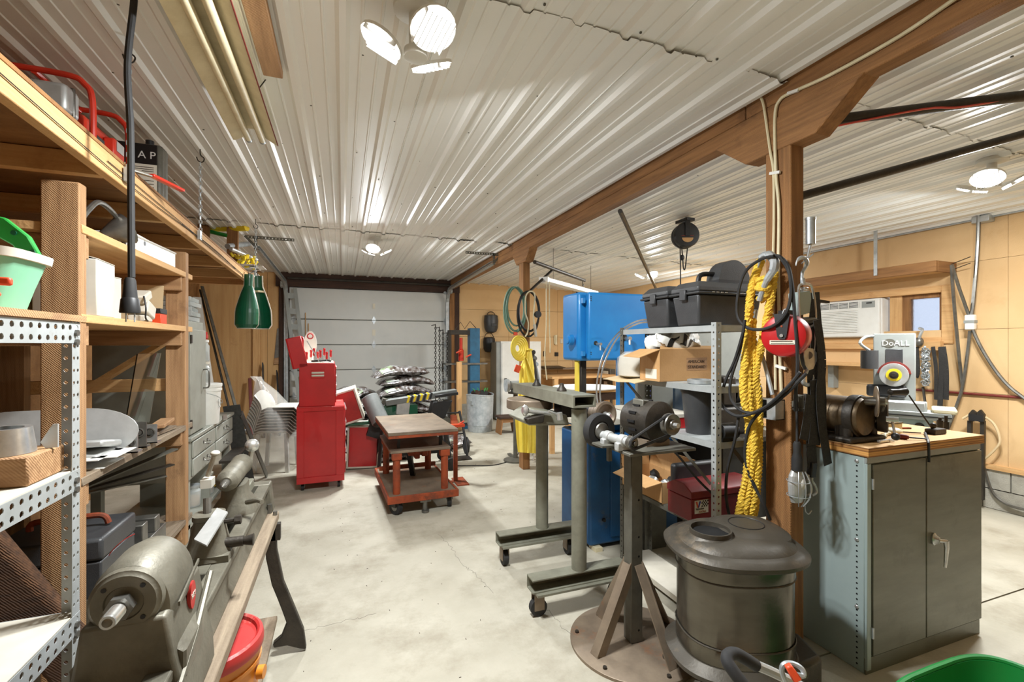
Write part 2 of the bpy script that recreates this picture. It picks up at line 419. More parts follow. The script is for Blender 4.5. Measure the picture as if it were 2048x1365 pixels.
struct('pull_handle', G().tube(smooth([(1.93, DY - .03, 1.0), (1.93, DY - .07, 1.03), (1.93, DY - .07, 1.17), (1.93, DY - .03, 1.2)], 4), .009, 6), 'darkcast', dr)
struct('slide_bolt', G().bx(1.88, 2.06, DY - .06, DY - .03, .78, .83).bx(1.96, 2.05, DY - .07, DY - .03, .75, .86), 'galv', dr, bev=.004)
struct('lock_plate', G().bx(.55, .61, DY - .036, DY - .03, 1.73, 1.85).box((.58, DY - .04, 2.31), (.05, .012, .1)), 'paper', dr)

# door tracks and their hangers
for x, s in ((2.04, 1), (-.98, -1)):
    t = thing('door_track', 'galvanised overhead door track ' + ('running under the ceiling along the timber beam' if s > 0 else 'above the loft and beside the plywood wall'), 'track', (x, YB - .1, 0))
    path = [(x, YB - .12, .02), (x, YB - .12, 2.35)] + arc((x, YB - .45, 2.35), Y, Z, .33, 0, PI / 2, 6)[1:] + [(x, 6.3, 2.72)]
    gg = G()
    for a, b in zip(path, path[1:]):
        a, b = V(a), V(b); nrm = (b - a).normalized().cross(X)
        gg.bar(a, b, .004, .06, X).bar(a + X * -.02 * s + nrm * .028, b + X * -.02 * s + nrm * .028, .04, .004, nrm).bar(a + X * -.02 * s - nrm * .028, b + X * -.02 * s - nrm * .028, .04, .004, nrm)
    obj('rail', gg, 'galv', t)
    gh = G()
    gh.perf((x - .42 * s, 6.28, ZC - .025), (.52 * s, 0, 0), (0, 0, -.035), 14, 1, .008)
    gh.perf((x - .02, 6.28, ZC - .03), (0, 0, -.16), (.035, 0, 0), 5, 1, .008)
    obj('hanger_angle', gh, 'slotdark', t, solid=.004)
    gh = G(); gh.bar((x, 6.3, 2.73), (x + .12 * s, 6.28, 2.86), .03, .004, Y)
    obj('hanger_brace', gh, 'slotdark', t)
    gh = G().cyl((x, YB - .16, 2.66), (x + .08 * s, YB - .16, 2.66), .06, n=14).cyl((x - .06, YB - .14, 2.62), (x - .06, YB - .12, 2.62), .03, n=10)
    obj('cable_drum', gh, 'galv', t)
g = G().cyl((-.95, YB - .14, 2.78), (2.1, YB - .14, 2.78), .025, n=10)
solo('torsion_shaft', g, 'darkcast', 'dark steel torsion shaft mounted on the header above the overhead door', 'shaft')

# right wall with the block base and the window
wr = struct('wall_right', G().bx(XR + .02, XR + .14, YF, YB, 0, .4).bx(XR + .02, XR + .14, YF, YB, 2.12, 3).bx(XR + .02, XR + .14, YF, 2.87, .4, 2.12).bx(XR + .02, XR + .14, 4.25, YB, .4, 2.12).bx(XR + .02, XR + .14, 2.87, 4.25, .4, 1.6), 'tanwall', label='right wall of tan sheets over a concrete block base')
for y0, y1 in ((YF, -.038), (-.035, 2.4), (2.403, 4.84), (4.843, 7.28), (7.283, YB)):
    for z0, z1 in ((.42, 1.085), (1.088, 1.70), (1.703, 2.36), (2.363, 2.87)):
        if y0 > 2 and y0 < 3 and z0 > 1.5 and z0 < 2.3:
            struct('board', G().bx(XR - .012, XR + .02, y0, 2.87, z0, z1), 'tanwall', wr)
            struct('board', G().bx(XR - .012, XR + .02, 4.25, y1, z0, z1), 'tanwall', wr)
            struct('board', G().bx(XR - .012, XR + .02, 2.87, 4.25, 2.1, z1), 'tanwall', wr)
        else: struct('board', G().bx(XR - .012, XR + .02, y0, y1, z0, z1), 'tanwall', wr)
struct('sill_plank', G().bx(XR - .05, XR + .02, YF, YB, .375, .42), 'pine_y', wr)
bm = mesh('block', G().box((0, 0, 0), (.08, .388, .178)), 'block', 0)
for c in range(2):
    y = YF + .2 - (.2 if c else 0)
    while y < YB:
        o = bpy.data.objects.new('block', bm); COL.objects.link(o); o.parent = wr; o.location = (XR + .005 + random.uniform(-.003, .003), y, .095 + c * .188); y += .398
    struct('mortar_bed', G().bx(XR - .025, XR + .02, YF, YB, c * .188, c * .188 + .18), 'mortar', wr) if c == 0 else None
struct('wall_left', G().bx(XL - .12, XL, YF, YB, 0, 3), 'shadeply', label='left wall of plywood behind the shelves')
struct('wall_front', G().bx(XL, XR, YF - .12, YF, 0, 3), 'tanwall', label='tan wall at the end opposite the overhead door')

wn = struct('window_1', G().bx(XR + .06, XR + .07, 2.93, 3.34, 1.66, 2.06), 'frost', label='small frosted window in a wooden frame')
g = G().bx(XR - .03, XR + .12, 2.80, 2.90, 1.56, 2.16).bx(XR - .03, XR + .12, 2.90, 4.25, 2.09, 2.16).bx(XR - .03, XR + .12, 2.90, 4.25, 1.56, 1.63).bx(XR - .03, XR + .12, 4.22, 4.30, 1.56, 2.16)
struct('window_casing', g, 'pine_y', wn, bev=.004)
g = G().bx(XR + .03, XR + .1, 2.90, 2.945, 1.63, 2.09).bx(XR + .03, XR + .1, 3.21, 3.28, 1.63, 2.09).bx(XR + .03, XR + .1, 2.945, 3.21, 2.045, 2.09).bx(XR + .03, XR + .1, 2.945, 3.21, 1.63, 1.675)
struct('sash', g, 'timber_z', wn, bev=.003)
struct('stop_board', G().bx(XR + .02, XR + .1, 3.28, 3.40, 1.63, 2.09), 'pine_z', wn)

# timber beam with its corbels
bt = thing('timber_beam', 'long rough-sawn timber beam under the metal ceiling carried by two posts', 'beam', (2.145, 3.5, 2.71))
obj('lower_timber', G().bx(2.1, 2.19, YF, 9.4, 2.715, 2.80), 'timber_y', bt, bev=.004)
obj('upper_timber', G().bx(2.103, 2.188, YF, 1.95, 2.802, 2.94), 'timber_y', bt, bev=.004)
obj('upper_timber', G().bx(2.103, 2.188, 1.955, 9.4, 2.802, 2.94), 'timber_y', bt, bev=.004)
for yc in (1.745, 5.37):
    L = .42
    q = [(2.094, yc - L, 2.72), (2.094, yc - L + .22, 2.55), (2.094, yc + L - .22, 2.55), (2.094, yc + L, 2.72)]
    if yc > 3: q = [(2.094, yc - .3, 2.72), (2.094, yc - .16, 2.57), (2.094, yc + .16, 2.57), (2.094, yc + .3, 2.72)]
    obj('corbel', G().prism(q, (.105, 0, 0)), 'timber_y', bt, bev=.004)
def post(y0, y1, ztop, label):
    t = thing('timber_post', label, 'post', (2.145, (y0 + y1) / 2, 0))
    obj('shaft', G().bx(2.1, 2.19, y0, y1, 0, ztop), 'timber_z', t, bev=.004)
    return t
post1 = post(1.673, 1.82, 2.555, 'rough timber post hung with yellow rope, cords and a red reel')
post2 = post(5.30, 5.44, 2.575, 'rough timber post hung with cable coils and a yellow raincoat')

# ------------------------------------------------------------------ ceiling lamps (three tilted LED leaves each)
def lamp(loc, rz, label):
    t = thing('ceiling_lamp', label, 'lamp', loc, rz, 'three-leaf ceiling lamps')
    g = G().lathe([(.075, 0), (.085, -.01), (.085, -.03), (.026, -.04), (.026, -.17), (.045, -.18), (.045, -.21), (.02, -.215)], n=20)
    obj('base', g, 'white', t, loc=True)
    for k in range(3):
        a = 2 * PI * k / 3; d = V((math.cos(a), math.sin(a), 0)); s = Z.cross(d)
        Rm = Matrix((s, d * math.cos(.5) + Z * -math.sin(.5) * -1, (s.cross(d * math.cos(.5) + Z * math.sin(.5))))).transposed()
        c = d * .125 + Z * -.165
        out = []
        for i in range(20):
            b = 2 * PI * i / 20; out.append(V((.088 * math.cos(b), .08 * math.sin(b) * (1.15 if math.sin(b) > 0 else 1), 0)))
        g = G().prism([c + Rm @ (q + V((0, 0, -.008))) for q in out], Rm @ V((0, 0, .012)))
        for i in range(-3, 4): g.box(c + Rm @ V((i * .02, 0, .012)), (.003, .13, .018), Rm)
        leaf = obj('leaf', g, 'white', t, loc=True)
        up = 1 if (Rm @ Z).z > 0 else -1
        g = G().prism([c + Rm @ (q * .9 + V((0, 0, (-.012 if up > 0 else .008)))) for q in out], Rm @ V((0, 0, .004)))
        obj('diffuser', g, 'lens', leaf, loc=True)
        e = d * math.sin(.36) - Z * math.cos(.36)                     # each leaf throws its light outward and down
        ld = bpy.data.lights.new('leaf_light', 'AREA'); ld.energy = LAMP_W / 3; ld.color = (.955, .985, 1); ld.shape = 'DISK'; ld.size = .15
        lo = bpy.data.objects.new('leaf_light', ld); COL.objects.link(lo); lo.parent = t; lo.location = c + e * .035; lo.rotation_euler = e.to_track_quat('-Z', 'Y').to_euler()
    return t
lamp((.27, 1.83, ZC), .9, 'lit three-leaf ceiling lamp over the open floor beside the two-tube fixture')
lamp((.39, 5.97, ZC), .2, 'lit three-leaf ceiling lamp in front of the overhead door')
lamp((4.55, 6.1, zr(4.55)), .4, 'lit three-leaf ceiling lamp beyond the round black cord reel')
lamp((4.15, 1.81, zr(4.15)), 1.3, 'lit three-leaf ceiling lamp by the wall with the window')
# ================================================================== loft and shelves on the left
def fx(y): return -.86 - (y - 1.0) * .0235         # x of the loft's open edge
lo = thing('storage_loft', 'wooden storage loft of plywood and joists hung on chains along the left wall', 'loft', (-1.6, 3.5, 2.24))
g = G().prism([(fx(.4), .4, 2.24), (fx(.4) - .04, .4, 2.24), (fx(6.1) - .04, 6.1, 2.24), (fx(6.1), 6.1, 2.24)], (0, 0, .092))
obj('fascia_board', g, 'pine_y', lo, bev=.003)
for y in (.9, 1.6, 2.34, 3.1, 3.9, 4.7, 5.45, 6.05):
    obj('joist', G().bx(XL + .002, fx(y) - .04, y, y + .04, 2.24, 2.33), 'pine_x', lo, bev=.003)
for y0, y1 in ((.4, 1.62), (1.623, 2.84), (2.843, 4.06), (4.063, 5.28), (5.283, 6.1)):
    g = G().prism([(XL + .002, y0, 2.333), (XL + .002, y1, 2.333), (fx(y1), y1, 2.333), (fx(y0), y0, 2.333)], (0, 0, .014))
    obj('deck_sheet', g, 'shadeply', lo)
# a few pencil lines and strings stapled to the fascia
for k in range(3):
    g = G().tube(smooth([(fx(1.3 + k) + .004, 1.3 + k, 2.30 - .01 * k), (fx(2.6 + k) + .006, 2.6 + k, 2.262 + .02 * (k % 2)), (fx(4.0 + k) + .004, 4.0 + k, 2.29 - .015 * k), (fx(5.0 + k * .4) + .004, 5.0 + k * .4, 2.27)], 5), .0022, 4)
    solo('string', g, 'rubber', ['thin dark string pinned along the loft edge by the generator', 'thin dark string sagging along the middle of the loft edge', 'thin dark string pinned to the loft edge by the leaf scoops'][k], 'string')
def chain(p, zb, label):
    t = thing('hanging_chain', label, 'chain', (p.x, p.y, zb), 0, 'chains holding up the loft')
    g = G().tube(smooth([p + V((0, 0, .0)), p + V((0, 0, -.05)), p + V((.022, 0, -.075)), p + V((.012, 0, -.1)), p + V((-.012, 0, -.095)), p + V((-.022, 0, -.07))], 4), .0035, 6)
    obj('ceiling_hook', g, 'darkcast', t)
    z = p.z - .1; k = 0; g = G()
    while z > zb:
        a = X if k % 2 else Y; c = V((p.x, p.y, z - .015))
        g.tube([c + a * .008 + Z * .008, c + a * .008 - Z * .008, c - Z * .017, c - a * .008 - Z * .008, c - a * .008 + Z * .008, c + Z * .017], .0028, 5, True)
        z -= .026; k += 1
    obj('links', g, 'galv', t, kind='stuff')
    obj('anchor_plate', G().bx(p.x - .012, p.x + .004, p.y - .02, p.y + .02, zb - .03, zb + .03), 'galv', t)
chain(V((-.875, 2.463, ZC - .005)), 2.29, 'steel chain behind the hanging power cord, hooked to the ceiling')
chain(V((-.90, 3.64, ZC - .005)), 2.29, 'steel chain at the middle of the loft edge, hooked to the ceiling')
chain(V((-.865, 5.52, ZC - .005)), 2.31, 'steel chain hooked to the ceiling above the green leaf scoops')

# generator on the loft
t = thing('generator', 'portable generator with a red tube frame and grey muffler on the loft', 'generator', (-1.32, 2.88, 2.347))
zb = 2.347
for y in (2.68, 3.06):
    g = G().tube(smooth([(-1.09, y, zb + .02), (-1.09, y, zb + .33), (-1.12, y, zb + .41), (-1.19, y, zb + .44), (-1.45, y, zb + .44), (-1.52, y, zb + .41), (-1.55, y, zb + .33), (-1.55, y, zb + .02)], 5), .0135, 10)
    obj('frame_hoop', g, 'genred', t)
for x, z in ((-1.09, .02), (-1.55, .02), (-1.3, .435)):
    obj('frame_rail', G().tube([(x, 2.68, zb + z), (x, 3.06, zb + z)], .0135, 8), 'genred', t)
g = G().bx(-1.44, -1.14, 2.72, 3.02, zb + .16, zb + .30); obj('fuel_tank', g, 'genred', t, bev=.03)
g = G().bx(-1.33, -1.15, 2.60, 2.72, zb + .24, zb + .37); m = obj('muffler_box', g, 'aluplate', t, bev=.02)
obj('muffler_seam', G().bx(-1.335, -1.145, 2.655, 2.67, zb + .235, zb + .375), 'steel', m, bev=.01)
g = G().cyl((-1.3, 2.74, zb + .12), (-1.3, 2.98, zb + .12), .1, n=20).bx(-1.42, -1.16, 2.76, 2.96, zb + .0, zb + .1); obj('engine', g, 'darkcast', t, bev=.006)
g = G().cyl((-1.12, 2.80, zb + .1), (-1.12, 2.98, zb + .1), .055, n=14).bx(-1.2, -1.09, 2.72, 2.8, zb + .05, zb + .2).bx(-1.15, -1.07, 2.86, 2.98, zb + .03, zb + .11); obj('alternator', g, 'black', t, bev=.005)
obj('control_panel', G().bx(-1.14, -1.09, 2.90, 3.02, zb + .13, zb + .26), 'genred', t, bev=.01)
obj('data_plate', G().bx(-1.089, -1.087, 2.92, 3.0, zb + .2, zb + .25), 'aluplate', t)
obj('fuel_cap', G().cyl((-1.36, 2.8, zb + .3), (-1.36, 2.8, zb + .33), .03, n=14), 'black', t)
# flat grey can with a black and white label
c = V((-1.09, 3.42, 2.347))
t = thing('solvent_can', 'flat grey metal can with a black and white label on the loft', 'can', c)
g = G().bx(c.x - .19, c.x + .06, c.y - .06, c.y + .06, c.z, c.z + .42); obj('body', g, 'slotdark', t, bev=.02)
obj('cap', G().cyl(c + V((-.02, 0, .42)), c + V((-.02, 0, .455)), .022, n=12), 'black', t)
lb = obj('label_top', G().bx(c.x - .17, c.x + .035, c.y - .0625, c.y - .06, c.z + .29, c.z + .41), 'labelblack', t)
text('R A P', .062, c + V((.03, -.063, .325)), X, Z, 'white', lb, align='RIGHT')
lb = obj('label_body', G().bx(c.x - .17, c.x + .035, c.y - .0625, c.y - .06, c.z + .03, c.z + .29), 'paper', t)
g = G()
for k, (a, b) in enumerate(((.11, .27), (.1, .258), (.06, .246), (.05, .19), (.15, .17), (.12, .15), (.15, .135), (.1, .12), (.13, .1), (.14, .08))):
    g.bx(c.x + .02 - a, c.x + .02, c.y - .0632, c.y - .0624, c.z + b, c.z + b + .004)
obj('print_lines', g, 'print', lb)
a, b = P(302, 352, z=2.353), P(365, 383, z=2.353)
t = thing('pry_bar', 'red flat handled tool sticking out over the loft edge', 'tool', (a.x, a.y, 2.347))
obj('handle', G().bar(a + V((0, 0, .004)), b + V((0, 0, .004)), .03, .016), 'genred', t, bev=.005)
obj('blade', G().bar(V((-.99, 2.5, 2.3505)), a + V((0, 0, -.0025)), .022, .006), 'steel', t)

# rough lumber rack
r = thing('lumber_rack', 'rough lumber shelf rack of unfinished posts and planks under the loft', 'shelf', (-1.35, 2.9, 0))
obj('post', G().bx(-1.075, -.955, 2.25, 2.305, 0, 2.18), 'rough_z', r, bev=.006)
obj('post', G().bx(-1.06, -.95, 3.515, 3.575, 0, 2.15), 'rough_z', r, bev=.005)
obj('post', G().bx(-1.86, -1.75, 2.25, 2.305, 0, 2.18), 'rough_z', r)
obj('post', G().bx(-1.86, -1.75, 3.515, 3.575, 0, 2.15), 'rough_z', r)
SH = (2.02, 1.67, 1.03, .42)
for z in SH:
    for i in range(3):
        obj('shelf_plank', G().bx(-1.75 + i * .265, -1.49 + i * .265 + (.003 if i < 2 else .01), 2.22 + .02 * i, 3.66, z - .034, z), 'grey_y' if z in (1.03, .42) else 'pine_y', r, bev=.003)
    obj('cleat', G().bx(-1.78, -.965, 3.475, 3.515, z - .125, z - .034), 'rough_x', r, bev=.003)
    obj('cleat', G().bx(-1.78, -.965, 2.31, 2.345, z - .125, z - .034), 'rough_x', r, bev=.003)
obj('cross_board', G().bx(-1.8, -.99, 3.58, 3.605, 1.25, 1.33), 'pine_x', r, bev=.003)
obj('diagonal_brace', G().bar((-1.8, 3.62, 1.05), (-1.05, 3.62, 1.60), .03, .1, Y), 'pine_x', r)
obj('backing_board', G().bx(-1.90, -1.88, 2.0, 3.8, .02, 1.6), 'dark_y', r)

# things on the rack
def flatbox(name, c, e, mat, label, cat, deg=0, group=None, bev=.004, solid=True):
    return solo(name, G().box(c, e, rot('Z', deg)), mat, label, cat, group, bev=bev)
def carton(c, e, mat, label, deg=0, flaps=0., name='carton', cat='box'):
    """closed carton: body, a tape strip, the two top flaps"""
    t = thing(name, label, cat, (c[0], c[1], c[2]), math.radians(deg))
    x, y, z = e[0] / 2, e[1] / 2, e[2]
    obj('body', G().bx(-x, x, -y, y, 0, z - .004), mat, t, loc=True, bev=.003)
    for s in (-1, 1):
        obj('flap', G().bar((s * x, 0, z - .002), (s * .002, 0, z - .002 + flaps * x), 2 * y, .003, Z), mat, t, loc=True)
    obj('tape', G().bx(-.02, .02, -y - .001, -y, z * .5, z).bx(-.02, .02, -y - .001, y + .001, z - .001, z + .0005) if not flaps else G().bx(-.02, .02, -y - .001, -y, z * .4, z - .004), 'cardlight', t, loc=True)
    return t
carton((-1.06, 2.47, 1.67), (.2, .2, .24), 'offwhite', 'pale carton with a raised flap on the rack shelf beside the rough post', 4, .25)
carton((-1.09, 2.66, 1.67), (.17, .15, .20), 'offwhite', 'smaller pale carton behind the flapped carton on the rack', -6)
t = thing('power_adapter', 'white power adapter with a curled lead on the rack shelf', 'adapter', (-1.0, 2.93, 1.67))
obj('body', G().box((-1.0, 2.93, 1.80), (.09, .1, .045), rot('X', 25)).box((-1.0, 2.96, 1.735), (.1, .11, .07), rot('X', -20)).bx(-1.04, -.96, 2.9, 3.0, 1.67, 1.705), 'offwhite', t, bev=.008)
obj('lead', G().tube(smooth([(-.96, 2.88, 1.80), (-.945, 2.86, 1.74), (-.95, 2.87, 1.69), (-.96, 2.93, 1.675)], 5), .004, 6), 'black', t)
c = V((-1.02, 3.16, 1.67))
t = thing('parts_box', 'small orange and black product box lying at the end of the rack shelf', 'box', c)
obj('body', G().bx(c.x - .09, c.x + .06, c.y - .05, c.y + .05, c.z, c.z + .055), 'orange', t, bev=.002)
obj('top_band', G().bx(c.x - .091, c.x + .061, c.y - .051, c.y + .051, c.z + .056, c.z + .085), 'black', t, bev=.002)
text('lls', .045, c + V((-.04, -.052, .012)), X, Z, 'white', t)
solo('cardboard_sheet', G().box((-1.3, 3.44, 1.80), (.5, .006, .24), rot('X', -8)), 'cardlight', 'cardboard sheet standing at the back of the rack shelf', 'cardboard')
# top shelf
t = thing('drawer_tray', 'white metal tray with a hole in its side on the topmost rack shelf', 'tray', (-1.06, 3.1, 2.02))
g = G().bx(-1.2, -.98, 2.78, 2.785, 2.02, 2.10).bx(-1.2, -.98, 3.42, 3.425, 2.02, 2.12).bx(-.985, -.98, 2.78, 3.425, 2.02, 2.115).bx(-1.2, -1.195, 2.78, 3.425, 2.02, 2.14).bx(-1.2, -.98, 2.78, 3.425, 2.02, 2.025)
obj('shell', g, 'white', t, bev=.002); obj('rim', G().tube([(-1.2, 2.78, 2.1), (-.98, 2.78, 2.1), (-.98, 3.425, 2.12), (-1.2, 3.425, 2.12)], .006, 6, True), 'white', t)
obj('hole', G().cyl((-.979, 2.95, 2.085), (-.9785, 2.95, 2.085), .012, n=10), 'black', t)
t = thing('work_lamp', 'dark clamp lamp with a bent grey cable on the topmost rack shelf', 'lamp', (-1.02, 2.55, 2.02))
obj('reflector', G().lathe([(.02, 0), (.03, .02), (.07, .1), (.072, .105)], (-1.03, 2.62, 2.05), (.5, .4, .35), 18), 'steel', t)
obj('cable', G().tube(smooth([(-.98, 2.3, 2.03), (-.975, 2.36, 2.10), (-.985, 2.48, 2.165), (-.985, 2.62, 2.15), (-.985, 2.72, 2.08), (-1.0, 2.74, 2.03)], 6), .011, 8), 'steel', t)
# third shelf
Rv = rot('Y', -14)
t = thing('oval_plate', 'oval aluminium plate leaning upright on the rack shelf', 'plate', (-1.25, 2.62, 1.03))
out = [V((.21 * (math.cos(a) + (.55 if math.cos(a) > 0 else -.55) * 1), 0, .115 * math.sin(a))) for a in [2 * PI * i / 28 for i in range(28)]]
g = G().prism([V((-1.22, 2.62, 1.147)) + rot('X', -12) @ q for q in out], (0, .006, 0)); obj('sheet', g, 'aluplate', t)
obj('prop_block', G().bx(-1.4, -1.1, 2.66, 2.70, 1.03, 1.13), 'pine_x', t)
solo('glass_sheet', G().box((-1.13, 3.38, 1.27), (.006, .36, .46), rot('Y', 8)), 'glass', 'clear glass pane leaning at the end of the rack shelf', 'glass')
for k, (x, y, a, b) in enumerate(((-1.02, 3.2, .09, .36), (-1.10, 3.1, .12, .42), (-1.0, 3.27, .07, .3))):
    solo('wood_offcut', G().box((x, y, 1.045 + .021 * k), (a, b, .02), rot('Z', 6 * k - 5)), ['grey_y', 'pine_y', 'rough_y'][k], ['grey wood offcut lying on the rack shelf under the others', 'pine offcut lying in the middle of a pile on the rack', 'short brown offcut on top of the pile on the rack'][k], 'board', bev=.002)
t = thing('open_carton', 'open white carton of metal scraps near the rough post', 'box', (-1.02, 2.5, 1.03))
g = G()
for a, b in (((-1.12, 2.40), (-.94, 2.40)), ((-.94, 2.40), (-.94, 2.60)), ((-.94, 2.60), (-1.12, 2.60)), ((-1.12, 2.60), (-1.12, 2.40))):
    g.bar((a[0], a[1], 1.075), (b[0], b[1], 1.075), .003, .09, X if a[0] == b[0] else Y)
g.bx(-1.12, -.94, 2.40, 2.60, 1.03, 1.033); obj('shell', g, 'white', t)
obj('contents', G().box((-1.03, 2.5, 1.08), (.13, .17, .03), rot('Y', 8)).box((-1.02, 2.5, 1.12), (.15, .19, .03), rot('X', -10)), 'aluplate', t, bev=.01)
for k, (x, y, wd, ht, m) in enumerate(((-.975, 2.70, .1, .09, 'bright'), (-.98, 2.82, .1, .13, 'steel'), (-.97, 2.93, .09, .1, 'bright'))):
    t = thing('steel_bracket', ['bright steel bracket with one hole beside the open carton', 'dull steel bracket standing behind the bright one', 'bright steel bracket farthest from the open carton'][k], 'bracket', (x, y, 1.03))
    obj('web', G().bx(x - .05, x + .05, y, y + .006, 1.03, 1.03 + ht), m, t); obj('foot', G().bx(x - .05, x + .05, y, y + .06, 1.03, 1.036), m, t)
    obj('bolt', G().cyl((x + .02, y - .012, 1.03 + ht * .6), (x + .02, y, 1.03 + ht * .6), .013, n=12).torus((x + .02, y - .003, 1.03 + ht * .6), Y, .02, .004, 14, 5), 'steel', t)
# lowest shelf
t = thing('tool_chest', 'black steel carrying toolbox with an orange handle on the lowest rack shelf', 'toolbox', (-1.12, 2.62, .42))
obj('body', G().bx(-1.36, -.97, 2.46, 2.80, .42, .62), 'bplastic', t, bev=.008); obj('lid', G().bx(-1.365, -.965, 2.455, 2.805, .623, .72), 'bplastic', t, bev=.015)
obj('latch', G().bx(-1.1, -1.06, 2.445, 2.46, .59, .66).cyl((-1.08, 2.43, .61), (-1.08, 2.455, .61), .014, n=10), 'steel', t, bev=.003)
obj('handle', G().tube(smooth([(-1.29, 2.63, .73), (-1.27, 2.63, .765), (-1.1, 2.63, .77), (-1.03, 2.63, .765), (-1.01, 2.63, .73)], 5), .013, 8), 'rust', t)
t = thing('machine_vise', 'machined steel vise block beside the black toolbox', 'vise', (-1.0, 2.98, .42))
obj('base', G().bx(-1.1, -.96, 2.86, 3.2, .42, .52), 'steel', t, bev=.006); obj('jaw', G().bx(-1.1, -.965, 2.88, 2.95, .52, .62), 'steel', t, bev=.005); obj('jaw', G().bx(-1.1, -.965, 3.05, 3.12, .52, .60), 'steel', t, bev=.005)
obj('screw', G().cyl((-1.03, 2.84, .5), (-1.03, 3.05, .5), .014, n=12).cyl((-1.03, 2.82, .5), (-1.03, 2.86, .5), .024, n=6), 'bright', t)
for k, (a, b, m) in enumerate((((-1.3, 2.9, .80), (-.98, 3.42, .90), 'slotdark'), ((-1.42, 2.95, .76), (-1.0, 3.44, .80), 'darkcast'), ((-1.5, 3.05, .73), (-1.04, 3.45, .73), 'steel'))):
    solo('steel_flat', G().bar(a, b, .045, .008), m, ['grey flat steel bar lying on the vise and toolbox', 'dark flat steel bar under the grey one', 'steel bar lowest of the three above the vise'][k], 'steel bar')
for k, (y, z, h) in enumerate(((2.33, .42, .07), (2.40, .42, .05))):
    q = [(-1.4, y, z), (-.96, y, z), (-.96, y + .005, z + h), (-1.4, y + .005, z + h)]
    solo('angle_iron', G().prism([(-1.4, y, z), (-1.4, y + .06, z), (-1.4, y + .06, z + .006), (-1.4, y + .006, z + .006), (-1.4, y + .006, z + h), (-1.4, y, z + h)], (.46, .05 * k, 0)), 'slotdark', ['angle iron offcut lying in front of the black toolbox', 'second angle iron offcut touching the black toolbox'][k], 'angle iron')
g = G().box((-1.12, 2.14, .72), (.16, .07, 1.05), rot('Y', -28) @ rot('X', 4))
solo('bark_slab', g, 'roughdark', 'dark rough slab of timber leaning behind the slotted steel shelf', 'timber', bev=.02)

# slotted steel shelf in front
XS, YE = -.68, 1.60
s = thing('slotted_shelf', 'grey slotted steel shelf unit in front of the rough lumber rack', 'shelf', (-1.0, 1.2, 0))
def slot_post(x, y, sx, sy, z1, parent, mat='slotted', w1=.038, n=None):
    g = G(); n = n or int(z1 / .033)
    g.perf((x, y, 0), (0, 0, z1), (sx * w1, 0, 0), n, 2, .0052); g.perf((x, y, 0), (0, 0, z1), (0, sy * w1, 0), n, 2, .0052)
    obj('post', g, mat, parent, solid=.002)
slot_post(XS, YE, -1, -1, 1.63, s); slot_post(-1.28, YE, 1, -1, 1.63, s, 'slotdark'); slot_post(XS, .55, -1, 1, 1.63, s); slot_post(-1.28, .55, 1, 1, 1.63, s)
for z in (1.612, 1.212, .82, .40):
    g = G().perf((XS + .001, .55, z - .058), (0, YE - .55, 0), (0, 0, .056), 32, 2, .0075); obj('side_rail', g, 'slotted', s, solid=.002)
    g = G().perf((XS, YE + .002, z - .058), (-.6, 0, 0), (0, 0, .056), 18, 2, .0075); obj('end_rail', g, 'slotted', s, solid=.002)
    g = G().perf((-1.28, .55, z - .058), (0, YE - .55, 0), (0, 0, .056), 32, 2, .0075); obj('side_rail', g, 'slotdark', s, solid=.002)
    if z < 1.5: obj('shelf_tray', G().bx(-1.278, XS - .002, .56, YE - .004, z - .003, z), 'offwhite', s)
    for yy in (YE - .022,):
        obj('bolt', G().cyl((XS, yy, z - .03), (XS + .008, yy, z - .03), .009, n=6).cyl((XS, yy, z - .055), (XS + .008, yy, z - .055), .009, n=6), 'steel', s)
obj('shelf_board', G().bx(-1.29, XS + .008, .54, YE + .02, 1.613, 1.630), 'rough_y', s)
zt = 1.631
# hand-crank spreader
c = V((-.815, 1.46, zt))
t = thing('seed_spreader', 'seafoam green hand-crank seed spreader with a bright green handle and orange crank', 'spreader', c)
def sq(cx, cy, z, a, b, n=20, e=.5):
    out = []
    for i in range(n):
        q = 2 * PI * i / n; out.append(V((cx + a * math.copysign(abs(math.cos(q)) ** e, math.cos(q)), cy + b * math.copysign(abs(math.sin(q)) ** e, math.sin(q)), z)))
    return out
obj('hopper', G().loft([sq(c.x, c.y, zt, .07, .075), sq(c.x, c.y, zt + .06, .085, .088), sq(c.x, c.y, zt + .125, .105, .102)]), 'seafoam', t)
obj('rim', G().loft([sq(c.x, c.y, zt + .122, .113, .112), sq(c.x, c.y, zt + .142, .116, .115), sq(c.x, c.y, zt + .142, .10, .098), sq(c.x, c.y, zt + .126, .098, .096)]), 'offwhite', t)
hx = c.y + .03
pr = [(-.14, .135), (-.11, .215), (-.04, .245), (.035, .232), (.08, .19), (.105, .135), (.07, .135), (.05, .165), (.02, .185), (-.02, .19), (-.07, .17), (-.09, .135)]
for y0, th in ((hx, .02),):
    g = G().prism([(c.x + a, y0, zt + b) for a, b in pr], (0, th, 0)); hd = obj('handle', g, 'green', t, bev=.003)
    for a, b in ((-.02, .225), (.055, .195), (.09, .15), (-.1, .19)): obj('screw', G().cyl((c.x + a, y0 - .004, zt + b), (c.x + a, y0, zt + b), .006, n=8), 'darkgreen', hd)
g = G().cyl((c.x + .06, c.y - .085, zt + .055), (c.x + .065, c.y - .12, zt + .055), .022, n=14); cb = obj('crank_hub', g, 'offwhite', t)
obj('crank', G().bar((c.x + .07, c.y - .125, zt + .06), (c.x + .13, c.y - .125, zt + .058), .018, .016, Y).bar((c.x + .06, c.y - .12, zt + .05), (c.x + .1, c.y - .12, zt + .02), .03, .02, Y), 'orange', t, bev=.005)
carton((-1.255, 2.42, 1.67), (.17, .17, .235), 'cardlight', 'tan carton behind the rough post beside the pale flapped carton', 0)
